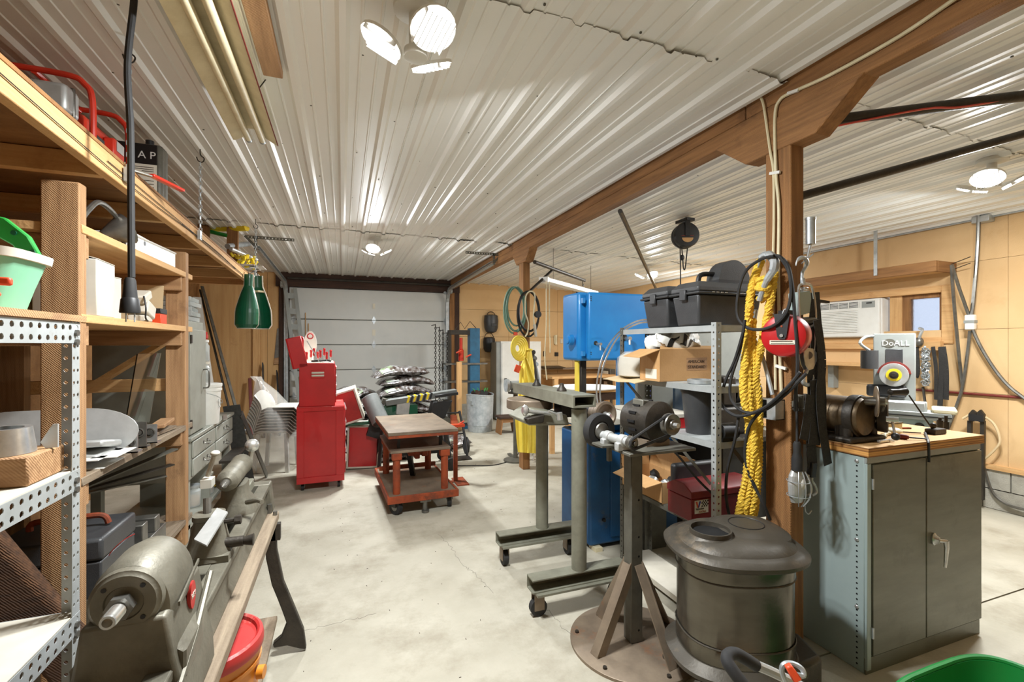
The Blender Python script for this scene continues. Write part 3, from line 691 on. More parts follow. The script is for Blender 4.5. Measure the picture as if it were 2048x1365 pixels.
# second shelf of the slotted unit
t = thing('metal_cone', 'polished metal cone collar standing on a dark block on the slotted shelf', 'collar', (-.765, 1.49, 1.285))
obj('collar', G().lathe([(.058, .0), (.05, .062), (.036, .062), (.044, .0)], (-.775, 1.48, 1.285), n=28), 'bright', t)
obj('bracket', G().prism([(-.715, 1.52, 1.285), (-.69, 1.52, 1.285), (-.69, 1.52, 1.345), (-.70, 1.52, 1.345), (-.725, 1.52, 1.30)], (0, .006, 0)), 'aluplate', t)
solo('wood_block', G().bx(-1.1, -.70, 1.42, 1.575, 1.213, 1.284), 'rough_x', 'brown wood block under the polished metal collar', 'block', bev=.004)
solo('timber_offcut', G().box((-1.05, 1.45, .875), (.28, .14, .1), rot('Z', 12)), 'rough_x', 'timber offcut on the lower slotted shelf', 'timber', bev=.004)

# cord with a socket hanging from the ceiling
a = P(268, 0, d=1.72); b = P(262, 590, d=1.72)
t = thing('power_lead', 'thick black power cord with a twist-lock socket hanging from the ceiling', 'cord', (b.x, b.y, b.z - .1))
pts = [V((a.x - .01, a.y, ZC - .01)), a, P(255, 130, d=1.72), P(261, 260, d=1.72), P(262, 400, d=1.72), P(263, 555, d=1.72)]
obj('cable', G().tube(smooth(pts, 6), .0115, 10), 'rubber', t)
q = P(260, 556, d=1.72)
obj('strain_relief', G().lathe([(.014, 0), (.018, -.01), (.022, -.06), (.024, -.08)], q, (0, 0, 1), 16), 'rubber', t)
obj('socket', G().lathe([(.024, -.075), (.028, -.082), (.032, -.128), (.031, -.132)], q, (0, 0, 1), 18), 'black', t)
g = G()
for k in (-.012, .014): g.cyl(q + V((k, 0, -.13)), q + V((k, 0, -.165)), .0025, n=6)
obj('prong', g, 'galv', t)

# two-tube fluorescent fixture and its batten
t = thing('tube_fixture', 'old unlit two-tube fluorescent fixture hung under the metal ceiling', 'light fixture', (-.49, 2.0, 2.76))
y0, y1 = .70, 3.14; zx = 2.80
g = G()
pr = [(-.61, zx - .03), (-.60, zx - .03), (-.535, zx + .005), (-.535, zx + .05), (-.44, zx + .05), (-.44, zx + .005), (-.378, zx - .03), (-.37, zx - .03), (-.43, zx + .012), (-.43, zx + .06), (-.545, zx + .06), (-.545, zx + .012)]
obj('housing', G().prism([(x, y0, z) for x, z in pr], (0, y1 - y0, 0)), 'cream', t)
obj('edge_lip', G().bx(-.373, -.369, y0, y1, zx - .034, zx - .026), 'rustred', t)
for x in (-.525, -.452):
    tb = obj('tube', G().lathe([(.012, y0 + .02), (.0185, y0 + .03), (.0185, y1 - .03), (.012, y1 - .02)], (x, 0, zx - .022), (0, 1, 0), 14), 'cream', t)
    obj('end_cap', G().cyl((x, y1 - .035, zx - .022), (x, y1 - .012, zx - .022), .019, n=12), 'galv', tb)
g = G()
for y in (1.2, 2.6): g.cyl((-.39, y, zx + .04), (-.36, y, ZC), .003, n=5)
obj('hang_chain', g, 'darkcast', t)
solo('ceiling_batten', G().bx(-.355, -.27, .4, 2.47, ZC - .055, ZC - .018), 'rough_y', 'rough wooden batten screwed to the ceiling beside the old tube fixture', 'batten', bev=.003)
# ================================================================== wood lathe
L = thing('wood_lathe', 'grey cast iron wood lathe on a wooden bench with curved iron legs', 'lathe', (-.436, 1.9, 0))
ax, az = -.436, 1.0
# bench board, bed
obj('bench_board', G().bx(-.58, -.304, .9, 2.62, .66, .70), 'grey_y', L, bev=.005)
g = G()
pr = [(-.532, .70), (-.352, .70), (-.352, .715), (-.362, .73), (-.362, .80), (-.348, .815), (-.348, .84), (-.400, .84), (-.400, .75), (-.484, .75), (-.484, .84), (-.524, .84), (-.524, .815), (-.51, .80), (-.51, .73), (-.532, .715)]
obj('bed', G().prism([(x, 1.12, z) for x, z in pr], (0, 1.55, 0)), 'cast', L, bev=.004)
obj('bed_end', G().prism([(-.53, 2.61, .70), (-.33, 2.61, .70), (-.345, 2.61, .845), (-.53, 2.61, .845)], (0, .07, 0)), 'cast', L, bev=.006)
# headstock: dome over a waist that runs out to the bed
def hs(y, sx, top, low):
    out = []
    for i in range(25):
        a = PI * i / 24; out.append(V((ax + sx * math.cos(a), y, top - .105 + .105 * math.sin(a))))
    out += [V((ax - sx, y, az - .05)), V((ax - sx * .72, y, az - .10)), V((ax - low, y, .86)), V((ax - low, y, .80)), V((ax + low, y, .80)), V((ax + low, y, .86)), V((ax + sx * .75, y, az - .10)), V((ax + sx, y, az - .05))]
    return out
g = G().loft([hs(1.225, .064, 1.052, .10), hs(1.232, .074, 1.066, .105), hs(1.255, .082, 1.077, .105), hs(1.35, .084, 1.078, .105), hs(1.392, .078, 1.07, .10), hs(1.402, .068, 1.058, .095)])
obj('headstock', g, 'cast', L)
g = G().prism([V((ax + .085, y, z)) for y, z in ((1.245, .955), (1.395, .99), (1.395, .998), (1.245, .965))], (.004, 0, 0)); obj('cover_seam', g, 'cast', L)
g = G().loft([[V((ax + sx * a, y, z)) for a in (-1, 1) for y in ((1.20, 1.45) if a < 0 else (1.45, 1.20))] for sx, z in ((.075, .96), (.09, .86), (.108, .78), (.112, .705))]); obj('headstock_skirt', g, 'cast', L, bev=.008)
obj('rib', G().tube([(ax + .10, 1.19, .80), (ax + .1, 1.32, .85), (ax + .098, 1.46, .93)], .008, 8), 'cast', L)
fp = obj('faceplate', G().lathe([(.02, .0), (.034, 0), (.036, -.004), (.058, -.004), (.062, .002), (.066, .004), (.068, .02), (.06, .035)], (ax, 1.205, az), (0, 1, 0), 36), 'cast', L)
for k in range(4):
    a = PI / 4 + k * PI / 2; obj('screw_hole', G().cyl((ax + .048 * math.cos(a), 1.199, az + .048 * math.sin(a)), (ax + .048 * math.cos(a), 1.2008, az + .048 * math.sin(a)), .005, n=8), 'black', fp)
obj('spindle_nut', G().cyl((ax, 1.195, az), (ax, 1.175, az), .026, n=6), 'steel', L)
g = G()
for k in range(7): g.lathe([(.0135, 1.175 - k * .006), (.0155, 1.172 - k * .006), (.0135, 1.169 - k * .006)], (ax, 0, az), (0, 1, 0), 16, cap=False)
g.lathe([(.0135, 1.18), (.0135, 1.128), (.009, 1.128), (.009, 1.15)], (ax, 0, az), (0, 1, 0), 16); obj('spindle_nose', g, 'bright', L)
g = G(); c = V((ax + .0845, 1.345, .93))
g.loft([[c + V((0, .021 * math.cos(2 * PI * i / 20), .034 * math.sin(2 * PI * i / 20))) + X * d for i in range(20)] for d in (-.004, .004)]); bd = obj('badge', g, 'red2', L)
text('REX', .017, c + V((.0045, -.015, -.006)), Y, Z, 'offwhite', bd)
obj('indicator_paint', G().torus((ax, 1.36, az - .0), Y, .0985, .001, 20, 4, .5, 1.2), 'lidred', L)
obj('oil_cup', G().cyl((-.37, 1.2, .715), (-.37, 1.2, .76), .016, n=12).cyl((-.35, 1.16, .74), (-.345, 1.22, .74), .014, n=12), 'cast', L)
# banjo and tool rest
obj('banjo', G().loft([sq(-.42, 1.80, z, a, b, 20, .7) for z, a, b in ((.845, .075, .075), (.88, .062, .062), (.90, .055, .055), (.965, .042, .042), (.97, .046, .046), (.985, .046, .046))]).bx(-.52, -.35, 1.73, 1.87, .84, .862), 'cast', L)
obj('banjo_clamp', G().cyl((-.40, 1.80, .95), (-.335, 1.80, .952), .008, n=8).cyl((-.345, 1.80, .952), (-.325, 1.80, .952), .016, n=6), 'darkcast', L)
obj('banjo_clamp', G().cyl((-.37, 1.78, .885), (-.315, 1.78, .885), .017, n=12).cyl((-.315, 1.78, .885), (-.285, 1.78, .885), .013, .02, n=12), 'darkcast', L)
obj('rest_post', G().cyl((-.425, 1.80, .97), (-.43, 1.82, 1.03), .012, n=10), 'steel', L)
q = [P(434, 1016, d=1.56), P(455, 1024, d=1.53), P(413, 1091, d=1.37), P(388, 1079, d=1.40)]
nrm = (q[1] - q[0]).cross(q[3] - q[0]).normalized() * .006
obj('tool_rest', G().prism(q, nrm), 'aluplate', L)
# tailstock
obj('tailstock', G().loft([sq(-.43, 2.26, z, a, b, 18, .6) for z, a, b in ((.84, .085, .09), (.875, .075, .085), (.91, .05, .07), (.96, .045, .075)) ]), 'cast', L)
obj('quill_barrel', G().lathe([(.02, 2.115), (.04, 2.13), (.043, 2.15), (.043, 2.40), (.046, 2.405), (.046, 2.42), (.03, 2.43)], (ax, 0, az), (0, 1, 0), 22), 'cast', L)
obj('quill', G().lathe([(.003, 2.05), (.011, 2.065), (.014, 2.075), (.014, 2.13)], (ax, 0, az), (0, 1, 0), 14), 'steel', L)
g = G().cyl((-.53, 2.25, 1.0), (-.50, 2.22, 1.09), .009, n=8).ell((-.495, 2.215, 1.10), (.018, .018, .012)).bx(-.55, -.51, 2.22, 2.28, .955, .99); obj('lock_lever', g, 'offwhite', L)
obj('handwheel_knob', G().ell((-.40, 2.46, 1.075), (.032, .032, .03)).cyl((-.41, 2.46, 1.0), (-.402, 2.46, 1.06), .01, n=8), 'bright', L)
obj('clamp_handle', G().tube(smooth([(-.37, 2.16, .90), (-.33, 2.12, .915), (-.30, 2.06, .925)], 5), [.011] * 5 + [.009] * 6, 8), 'cast', L)
obj('stop_block', G().bx(-.49, -.41, 2.44, 2.58, .845, .89), 'greygreen', L, bev=.004)
for y, yy in ((2.54, 2.5), (1.02, 1.0)):
    pts = [(550, 1061), (551, 1108), (565, 1174), (585, 1221), (606, 1272), (611, 1310), (598, 1309), (572, 1303), (545, 1308), (543, 1300), (560, 1285), (571, 1257), (562, 1232), (553, 1209), (541, 1180), (529, 1126), (527, 1075)]
    w0 = [P(a, b, y=2.5) for a, b in pts]; w0 = [V((q.x, y, max(q.z, 0))) for q in w0]
    mir = [V((-.85 - q.x, q.y, q.z)) for q in w0]
    for wq in (w0, mir):
        obj('iron_leg', G().prism(wq, (0, .035, 0)), 'darkcast', L, bev=.004)
    obj('leg_stretcher', G().bx(-.62, -.29, y, y + .035, .58, .66), 'darkcast', L)
obj('lower_board', G().bx(-.62, -.30, 1.0, 2.52, .195, .22), 'grey_y', L, bev=.004)
g = G().cyl((-.345, 2.60, .70), (-.345, 2.60, .745), .012, n=6).cyl((-.315, 2.56, .70), (-.315, 2.56, .72), .01, n=6); obj('bolt', g, 'steel', L)
# bucket on the lower board
c = V((-.405, 1.71, .221))
t = thing('bucket', 'orange plastic bucket with a scuffed red lid on the lathe bench shelf', 'bucket', c)
obj('body', G().lathe([(.128, 0), (.131, .01), (.148, .30), (.153, .302), (.154, .315), (.149, .317), (.149, .33), (.154, .332), (.154, .345), (.15, .347), (.15, .36)], c, n=40), 'bucketor', t)
obj('lid', G().lathe([(.157, .345), (.16, .35), (.161, .37), (.157, .385), (.148, .39), (.141, .385), (.138, .374), (.002, .374)], c, n=40), 'lidred', t)
obj('handle_boss', G().cyl(c + V((.148, -.03, .27)), c + V((.168, -.034, .27)), .02, n=14), 'bucketor', t)

# ================================================================== grey bench with a cabinet, behind the rack
b = thing('tool_bench', 'grey wooden workbench with bail-handled drawers behind the lumber rack', 'workbench', (-1.28, 4.45, 0))
obj('top', G().bx(-1.58, -.985, 3.78, 5.12, .872, .90), 'benchgrey', b, bev=.004)
obj('apron', G().bx(-1.56, -1.005, 3.80, 5.10, .60, .872), 'benchgrey', b)
for y0, y1 in ((3.84, 4.43), (4.47, 5.07)):
    for z0, z1 in ((.745, .86), (.615, .735)):
        d = obj('drawer_front', G().bx(-1.005, -.99, y0, y1, z0, z1), 'benchgrey', b, bev=.004); yc = (y0 + y1) / 2; zc = (z0 + z1) / 2
        obj('bail_handle', G().tube(smooth([(-.99, yc - .05, zc + .01), (-.965, yc - .045, zc - .005), (-.962, yc, zc - .012), (-.965, yc + .045, zc - .005), (-.99, yc + .05, zc + .01)], 4), .004, 6).box((-.988, yc - .05, zc + .01), (.006, .02, .02)).box((-.988, yc + .05, zc + .01), (.006, .02, .02)), 'steel', d)
for x in (-1.05, -1.54):
    for y in (3.82, 5.04): obj('leg', G().bx(x - .025, x + .03, y, y + .055, 0, .60), 'benchgrey', b)
obj('lower_shelf', G().bx(-1.55, -1.02, 3.82, 5.09, .24, .27), 'benchgrey', b)
obj('divider', G().bx(-1.5, -1.03, 4.42, 4.45, .27, .6), 'benchgrey', b)
k = thing('steel_cabinet', 'tall narrow grey steel cabinet standing on the grey workbench', 'cabinet', (-1.28, 4.0, .90))
obj('body', G().bx(-1.55, -1.02, 3.80, 4.20, .90, 1.72), 'benchgrey', k, bev=.004); d = obj('door', G().bx(-1.02, -1.0, 3.805, 4.195, .915, 1.66), 'benchgrey', k, bev=.004)
obj('handle', G().tube(smooth([(-1.0, 4.12, 1.36), (-.965, 4.12, 1.355), (-.96, 4.12, 1.28), (-.965, 4.12, 1.225), (-1.0, 4.12, 1.22)], 4), .006, 6), 'steel', d)
for z in (1.56, .96): obj('hinge', G().bx(-1.0, -.992, 3.80, 3.825, z, z + .06), 'darkcast', d)
# parts organisers and jars on the cabinet
zc = 1.721
for i in range(5):
    c = V((-1.13 + .01 * (i % 2), 3.98, zc + i * .035))
    t = thing('parts_case', ['clear parts case at the bottom of the stack on the grey cabinet', 'clear parts case second from the bottom on the grey cabinet', 'clear parts case in the middle of the stack on the grey cabinet', 'clear parts case second from the top on the grey cabinet', 'topmost clear parts case on the grey cabinet'][i], 'case', c, .05 * (i % 3), 'stack of clear parts cases')
    obj('shell', G().bx(-.11, .11, -.13, .13, 0, .033), 'jar', t, loc=True, bev=.003); obj('contents', G().bx(-.09, -.01, -.11, .0, .003, .02).bx(.01, .09, .01, .1, .003, .024), 'steel', t, loc=True)
def jar(c, r, h, label, lid='lidred', body='jar', fill='steel'):
    t = thing('jar', label, 'jar', c)
    obj('glass', G().lathe([(r * .9, 0), (r, .01), (r, h * .8), (r * .8, h * .9), (r * .8, h)], n=18), body, t, loc=True)
    if fill: obj('contents', G().lathe([(r * .85, .01), (r * .88, h * .5), (r * .3, h * .55)], n=12), fill, t, loc=True)
    obj('lid', G().lathe([(r * .9, h), (r * .9, h + .018), (r * .5, h + .022)], n=18), lid, t, loc=True)
jar((-1.05, 4.30, 1.42), .05, .15, 'clear jar on top of another jar stacked on the white bucket', 'white')
jar((-1.05, 4.30, 1.225 + .02), .055, .15, 'clear jar standing on the white bucket lid', 'offwhite')
t = thing('tape_reel', 'red plastic cap with a pink label on the topmost jar', 'cap', (-1.05, 4.30, 1.592))
obj('cap', G().lathe([(.035, 0), (.036, .06), (.02, .065)], n=16), 'red', t, loc=True); obj('label', G().lathe([(.0365, .01), (.0365, .04)], (0.004, 0, 0), n=16, cap=False), 'lidred', t, loc=True)
c = V((-1.07, 4.42, .90))
t = thing('bucket', 'white plastic bucket with a printed logo on the grey workbench', 'bucket', c)
obj('body', G().lathe([(.105, 0), (.108, .01), (.122, .27), (.128, .272), (.128, .29), (.124, .292), (.124, .30), (.129, .302), (.129, .32), (.12, .32)], n=30), 'white', t, loc=True)
obj('lid', G().lathe([(.131, .31), (.131, .328), (.12, .332), (.115, .328)], n=30), 'white', t, loc=True)
obj('logo_ring', G().torus((.117, -.02, .17), (1, 0, .05), .035, .002, 20, 4), 'grey', t, loc=True)
obj('wire_handle', G().tube(smooth([(.05, -.115, .26), (.11, -.06, .23), (.13, 0, .19), (.11, .07, .16), (.05, .115, .26)], 5), .002, 5), 'galv', t, loc=True)
solo('steel_rule', G().box((-.98, 4.72, .906), (.03, .34, .005), rot('Z', 12)), 'bright', 'short steel strip lying on the grey workbench beside the white bucket', 'strip')
jar((-1.12, 4.30, .271), .06, .15, 'clear jar on the lower bench shelf behind the divider', 'galv', 'jar', 'card')
jar((-1.10, 4.62, .271), .06, .16, 'clear jar with tan contents on the lower bench shelf', 'offwhite', 'jar', 'card')
t = thing('work_gloves', 'yellow and brown work gloves lying on the lower bench shelf', 'gloves', (-1.1, 4.86, .271))
obj('glove', G().ell((-1.1, 4.84, .292), (.06, .1, .02)), 'rope', t); obj('glove', G().ell((-1.1, 4.90, .325), (.06, .1, .018), R=rot('Z', 20)), 'card', t)
# stamped tray beside the bench
c = V((-.90, 4.66, 0))
t = thing('stamped_tray', 'galvanised tray with rows of stamped cones leaning on the workbench leg', 'tray', c)
R0 = rot('Y', 8)
obj('plate', G().box(c + V((0, 0, .27)), (.006, .42, .54), R0), 'galv', t)
for i in range(4):
    for j in range(5):
        p0 = c + V((0, 0, .27)) + R0 @ V((.003, -.15 + i * .1, -.2 + j * .1)); obj('cone', G().lathe([(.038, 0), (.026, .02), (.01, .035)], p0, R0 @ X, 8), 'galv', t)
solo('steel_channel', G().bx(-.97, -.87, 4.45, 5.0, .553, .575), 'darkcast', 'dark steel channel lying on top of the stamped tray', 'channel')

# steel and boards leaning in the corner
def lean(name, a, b, wd, th, mat, label, cat, up=Z, bev=.002):
    return solo(name, G().bar(a, b, wd, th, up), mat, label, cat, bev=bev)
lean('steel_bar', (-2.25, 9.2, 2.55), (-1.40, 8.1, .01), .045, .02, 'steel', 'long steel bar leaning into the plywood corner', 'steel bar')
lean('steel_bar', (-2.30, 9.28, 2.5), (-1.52, 8.15, .01), .03, .02, 'darkcast', 'long thin dark bar leaning beside the wider steel bar', 'steel bar')
lean('white_moulding', (-2.30, 9.1, 2.35), (-1.75, 8.0, .01), .12, .02, 'white', 'white moulding board leaning into the plywood corner', 'board')
lean('copper_pipe', (-1.55, 9.3, .95), (-1.45, 8.9, .01), .05, .05, 'rustred', 'short reddish pipe standing at the plywood wall', 'pipe')
q = P(470, 830, y=5.3); lean('tread_plate', (-1.03, 5.22, .95), (-.93, 5.5, .01), .15, .008, 'floorsteel', 'grey tread plate strip leaning on the workbench end', 'plate', Y)
lean('flat_bar', (-.95, 5.26, .86), (-.83, 6.05, .01), .08, .012, 'steel', 'wide flat steel bar leaning toward the workbench end', 'steel bar', X)
lean('black_board', (-1.12, 9.36, 1.05), (-1.0, 8.7, .01), .16, .02, 'black', 'black board leaning on the plywood wall behind the chairs', 'board', X)
lean('black_board', (-1.35, 9.36, 1.2), (-1.22, 8.6, .01), .12, .02, 'bplastic', 'dark grey board leaning on the stud of the plywood wall', 'board', X)
t = thing('hand_saw', 'hand saw hanging on the plywood wall', 'saw', (-1.15, 9.45, 1.2))
obj('blade', G().prism([(-1.18, 9.465, 1.3), (-1.06, 9.465, 1.33), (-1.1, 9.465, 1.85), (-1.13, 9.465, 1.85)], (0, .004, 0)), 'steel', t); obj('handle', G().prism([(-1.19, 9.46, 1.18), (-1.05, 9.46, 1.2), (-1.06, 9.46, 1.32), (-1.18, 9.46, 1.3)], (0, .018, 0)), 'rough_x', t, bev=.006)

# leaf scoops hung on the far chain
for k, (cx, dx) in enumerate(((-.91, -1), (-.835, 1))):
    zt2 = 2.28; yy = 5.42 + .05 * k
    def fn(u, v, cx=cx, yy=yy, dx=dx, k=k):
        z = zt2 - .56 * v; wd = (.042 + .075 * min(1, max(0, (v - .22) / .45)) ** .8) if v < .93 else .117 - (v - .93) * .4
        a = (u - .5) * 2.6
        return V((cx + dx * .02 * v + wd * math.sin(a) * .95, yy + (wd * .75) * math.cos(a) * (1 if k else -.9), z))
    t = thing('leaf_scoop', ['dark green leaf scoop hanging at the loft end, its rounded back showing', 'dark green leaf scoop hanging open with its white-edged hollow showing'][k], 'scoop', (cx, yy, 1.72), 0, 'pair of leaf scoops')
    g = G().grid(fn, 12, 14); obj('shell', g, 'darkgreen', t, solid=.006)
    edge = [fn(0, v / 14) for v in range(15)] + [fn(u / 12, 1) for u in range(1, 13)] + [fn(1, v / 14) for v in range(13, -1, -1)]
    obj('rim', G().tube(edge, .006, 6), 'offwhite', t)
    obj('hang_loop', G().tube([(-.865, 5.52, 2.335), fn(.5, 0) + V((0, 0, .0)), fn(.5, .05)], .004, 5), 'rubber', t)
    obj('grip', G().tube([fn(.1, .30), fn(.5, .30) + V((0, -.06 if k else .06, 0)), fn(.9, .30)], .011, 8), 'cream', t)
# stuff on the far end of the loft
def pipe(name, a, b, r, mat, label, cat='pipe'): return solo(name, G().cyl(a, b, r, n=14), mat, label, cat)
pipe('yellow_tube', P(395, 457, d=5.3), P(494, 455, d=5.2), .042, 'hazard', 'yellow plastic tube stored high over the loft end', 'tube')
solo('green_hose', G().tube(smooth([P(400, 458, d=5.25), P(430, 466, d=5.2), P(456, 472, d=5.2)], 5), .022, 8), 'green', 'short green hose below the yellow tube over the loft', 'hose')
pipe('chrome_tube', P(462, 498, d=4.9), P(513, 520, d=5.3), .022, 'bright', 'bright chrome tube lying over the loft end')
pipe('steel_tube', P(455, 493, d=5.1), P(497, 488, d=5.6), .03, 'galv', 'grey steel tube crossing above the chrome tube on the loft')
for k in range(2):
    lean('loft_upright', V((-1.45 + k * .28, 6.0, 2.347)), V((-1.45 + k * .28, 6.0, 2.88)), .11, .05, 'timber_z', ['rough wooden upright standing at the loft end by the wall side', 'rough wooden upright standing at the loft end by the open edge'][k], 'timber', Y)
t = thing('open_carton', 'white open carton of yellow plastic parts on the loft end above the scoops', 'box', (-1.02, 5.86, 2.347))
g = G()
for a, b2 in (((-1.16, 5.72), (-.9, 5.72)), ((-.9, 5.72), (-.9, 6.0)), ((-.9, 6.0), (-1.16, 6.0)), ((-1.16, 6.0), (-1.16, 5.72))): g.bar((a[0], a[1], 2.42), (b2[0], b2[1], 2.42), .004, .145, X if a[0] == b2[0] else Y)
g.bx(-1.16, -.9, 5.72, 6.0, 2.347, 2.351); obj('shell', g, 'white', t)
g = G()
random.seed(3)
for k in range(26): 
    p0 = V((random.uniform(-1.13, -.93), random.uniform(5.75, 5.97), random.uniform(2.40, 2.53))); g.cyl(p0, p0 + V((random.uniform(-.04, .04), random.uniform(-.04, .04), .04)), .014, n=6)
obj('parts', g, 'hazard', t, kind='stuff')
# ================================================================== tool chest
a0 = math.radians(1.5)
t = thing('tool_cabinet', 'red roller tool cabinet with a recessed side panel standing in front of the overhead door', 'tool cabinet', (-.225, 5.65, 0), a0)
obj('body', G().bx(-.235, .235, -.35, .35, .085, .885), 'red', t, loc=True, bev=.006)
obj('side_panel_frame', G().bx(-.235, .235, -.364, -.35, .845, .885).bx(-.235, .235, -.364, -.35, .085, .15).bx(-.235, -.165, -.364, -.35, .15, .845).bx(.15, .235, -.364, -.35, .15, .845), 'red', t, loc=True, bev=.002)
obj('top_tray', G().bx(-.235, .235, -.35, .35, .885, .892), 'lidred', t, loc=True)
for i in range(5):
    z0 = .16 + i * .142; d = obj('drawer', G().bx(.235, .247, -.33, .33, z0, z0 + .132), 'red', t, loc=True, bev=.004)
    obj('pull', G().bx(.247, .258, -.3, .3, z0 + .112, z0 + .128), 'bright', d, loc=True)
for x in (-.18, .18):
    for y in (-.28, .28):
        c = obj('caster', G().cyl((x - .014, y, .036), (x + .014, y, .036), .036, n=16), 'rubber', t, loc=True)
        obj('fork', G().bx(x - .022, x - .016, y - .02, y + .02, .03, .085).bx(x + .016, x + .022, y - .02, y + .02, .03, .085).bx(x - .022, x + .022, y - .02, y + .02, .078, .085), 'steel', c, loc=True)
c = V((-.262, 5.63, .893))
t = thing('top_chest', 'red top tool chest with an open lid standing on the roller cabinet', 'tool chest', c, a0)
obj('body', G().bx(-.175, .178, -.31, .31, 0, .46), 'red', t, loc=True, bev=.005)
h = obj('side_handle', G().bx(-.06, .075, -.318, -.309, .30, .385), 'red', t, loc=True, bev=.003)
for z in (.318, .348): obj('grip_bar', G().bx(-.055, .07, -.327, -.312, z, z + .02), 'offwhite', h, loc=True, bev=.004)
for i in range(4):
    z0 = .03 + i * .1; d = obj('drawer', G().bx(.178, .19, -.29, .29, z0, z0 + .09), 'red', t, loc=True, bev=.003)
    obj('pull', G().bx(.19, .2, -.27, .27, z0 + .066, z0 + .084), 'bright', d, loc=True)
g = G().bx(-.20, -.19, -.31, .31, 0, .33).bx(-.19, -.05, -.31, -.30, 0, .33).bx(-.19, -.05, .30, .31, 0, .33).bx(-.19, -.05, -.31, .31, .32, .33).xf(Matrix.Translation((-.04, 0, .44)) @ Matrix.Rotation(-.22, 4, 'Y'))
lid = obj('lid', g, 'red', t, loc=True, bev=.004)
obj('lid_liner', G().bx(-.188, -.184, -.29, .29, .02, .31).bx(-.18, -.12, -.29, .05, .1, .2).xf(Matrix.Translation((-.04, 0, .44)) @ Matrix.Rotation(-.22, 4, 'Y')), 'offwhite', lid, loc=True)
obj('lid_stay', G().tube([(-.1, -.29, .70), (-.02, -.29, .55), (.02, -.29, .47)], .005, 6), 'galv', t, loc=True)
obj('tray_liner', G().bx(-.16, .165, -.29, .29, .46, .466), 'paper', t, loc=True)
random.seed(11)
pl = V((c.x, c.y, c.z + .466))
for i in range(8):
    p0 = pl + V((-.1 + .034 * i + random.uniform(-.005, .005), -.22 + .14 * (i % 2), 0))
    q = thing('screwdriver', ['red-handled screwdriver upright in the front row of the open chest', 'red-handled screwdriver upright in the back row of the open chest'][i % 2], 'screwdriver', p0, 0, 'screwdrivers in the red chest, ' + ('front row' if i % 2 == 0 else 'back row'))
    hh = .03 + .02 * (i % 3)
    obj('shaft', G().cyl((0, 0, 0), (0, 0, hh + .02), .004, n=6), 'bright', q, loc=True); obj('handle', G().lathe([(.006, hh), (.013, hh + .01), (.011, hh + .05), (.014, hh + .075), (.008, hh + .085)], n=8), 'red', q, loc=True)
t = thing('desk_clock', 'white rounded dial gauge with a red emblem behind the open chest lid', 'gauge', pl + V((-.09, .2, 0)))
obj('dial', G().loft([[V((.07 * math.cos(b), d, .19 + .16 * math.sin(b) * (1 if math.sin(b) > 0 else .8))) for b in [2 * PI * i / 24 for i in range(24)]] for d in (0, .02)]).bx(-.04, .04, -.01, .03, 0, .07), 'white', t, loc=True)
obj('emblem', G().torus((0, -.001, .29), Y, .03, .006, 18, 6), 'red', t, loc=True)
g = G().tube(smooth([pl + V((-.05, -.2, .012)), pl + V((.03, -.25, .016)), pl + V((.1, -.2, .02)), pl + V((.14, -.24, .012))], 5), .011, 8)
solo('black_cable', g, 'black', 'short black cable lying in the open red chest', 'cable')

# two red machinist boxes with white edges, askew
def redbox(c, e, R, label):
    t = thing('drawer_box', label, 'cabinet', c); c = V(c); cc = V((0, 0, e[2] / 2)); T4 = R.to_4x4()
    obj('panel', G().box(cc, (e[0] - .03, e[1] - .012, e[2] - .03)).xf(T4), 'red2' if 'tilted' in label else 'red', t, loc=True)
    for sx in (-1, 1): obj('edge_trim', G().box(cc + V((sx * e[0] / 2, 0, 0)), (.022, e[1], e[2])).xf(T4), 'offwhite', t, loc=True, bev=.003)
    for sz in (-1, 1): obj('edge_trim', G().box(cc + V((0, 0, sz * (e[2] / 2 - .011))), (e[0], e[1], .022)).xf(T4), 'offwhite', t, loc=True, bev=.003)
    return t
redbox((.245, 6.22, .012), (.36, .42, .53), rot('Y', 2) @ rot('Z', -4), 'upright red steel box with white edges beside the tool cabinet')
t = redbox((.11, 6.1, .60), (.30, .40, .40), rot('Y', -17) @ rot('Z', -3), 'tilted red steel box with white edges resting on the upright one')
solo('green_tool', G().bar((-.0, 6.0, .575), (.36, 6.0, .575), .1, .03).cyl((.33, 5.96, .59), (.33, 5.96, .63), .03, n=10), 'darkgreen', 'green steel tool body between the two red boxes', 'tool', bev=.004)

# ================================================================== bags of mulch
def bag(c, e, rz, label, grp, seed, roll=0.):
    random.seed(seed); ph = [random.uniform(0, 6) for _ in range(6)]
    def pt(u, v, s):
        x = (u * 2 - 1); y = (v * 2 - 1)
        h = (max(0, 1 - abs(x) ** 3.2) * max(0, 1 - abs(y) ** 3)) ** .55
        h *= 1 + .14 * math.sin(5 * x + ph[0]) * math.cos(4 * y + ph[1]) + .08 * math.sin(11 * x + ph[2])
        droop = -.05 * (abs(x) ** 3) * (1 if s else 1)
        q = V((x * e[0] / 2 * (1 - .06 * abs(y) ** 2), y * e[1] / 2 * (1 - .08 * abs(x) ** 2), e[2] * (.5 + (.5 * h if s else -.42 * h)) + droop + .012 * math.sin(4 * x + ph[3]) + roll * x))
        return q
    g = G().grid(lambda u, v: pt(u, v, 1), 22, 12).grid(lambda u, v: pt(u, v, 0), 22, 12)
    t = thing('mulch_bag', label, 'bag', c, rz, grp)
    obj('film', g, 'bag', t, loc=True, sm=60)
    g2 = G().grid(lambda u, v: pt(.10 + .22 * u, .02 + .35 * v, 1) + V((0, 0, .004)), 8, 8); obj('print_patch', g2, 'bagprint', t, loc=True, sm=60)
    return t
g1 = 'stack of mulch bags by the overhead door'
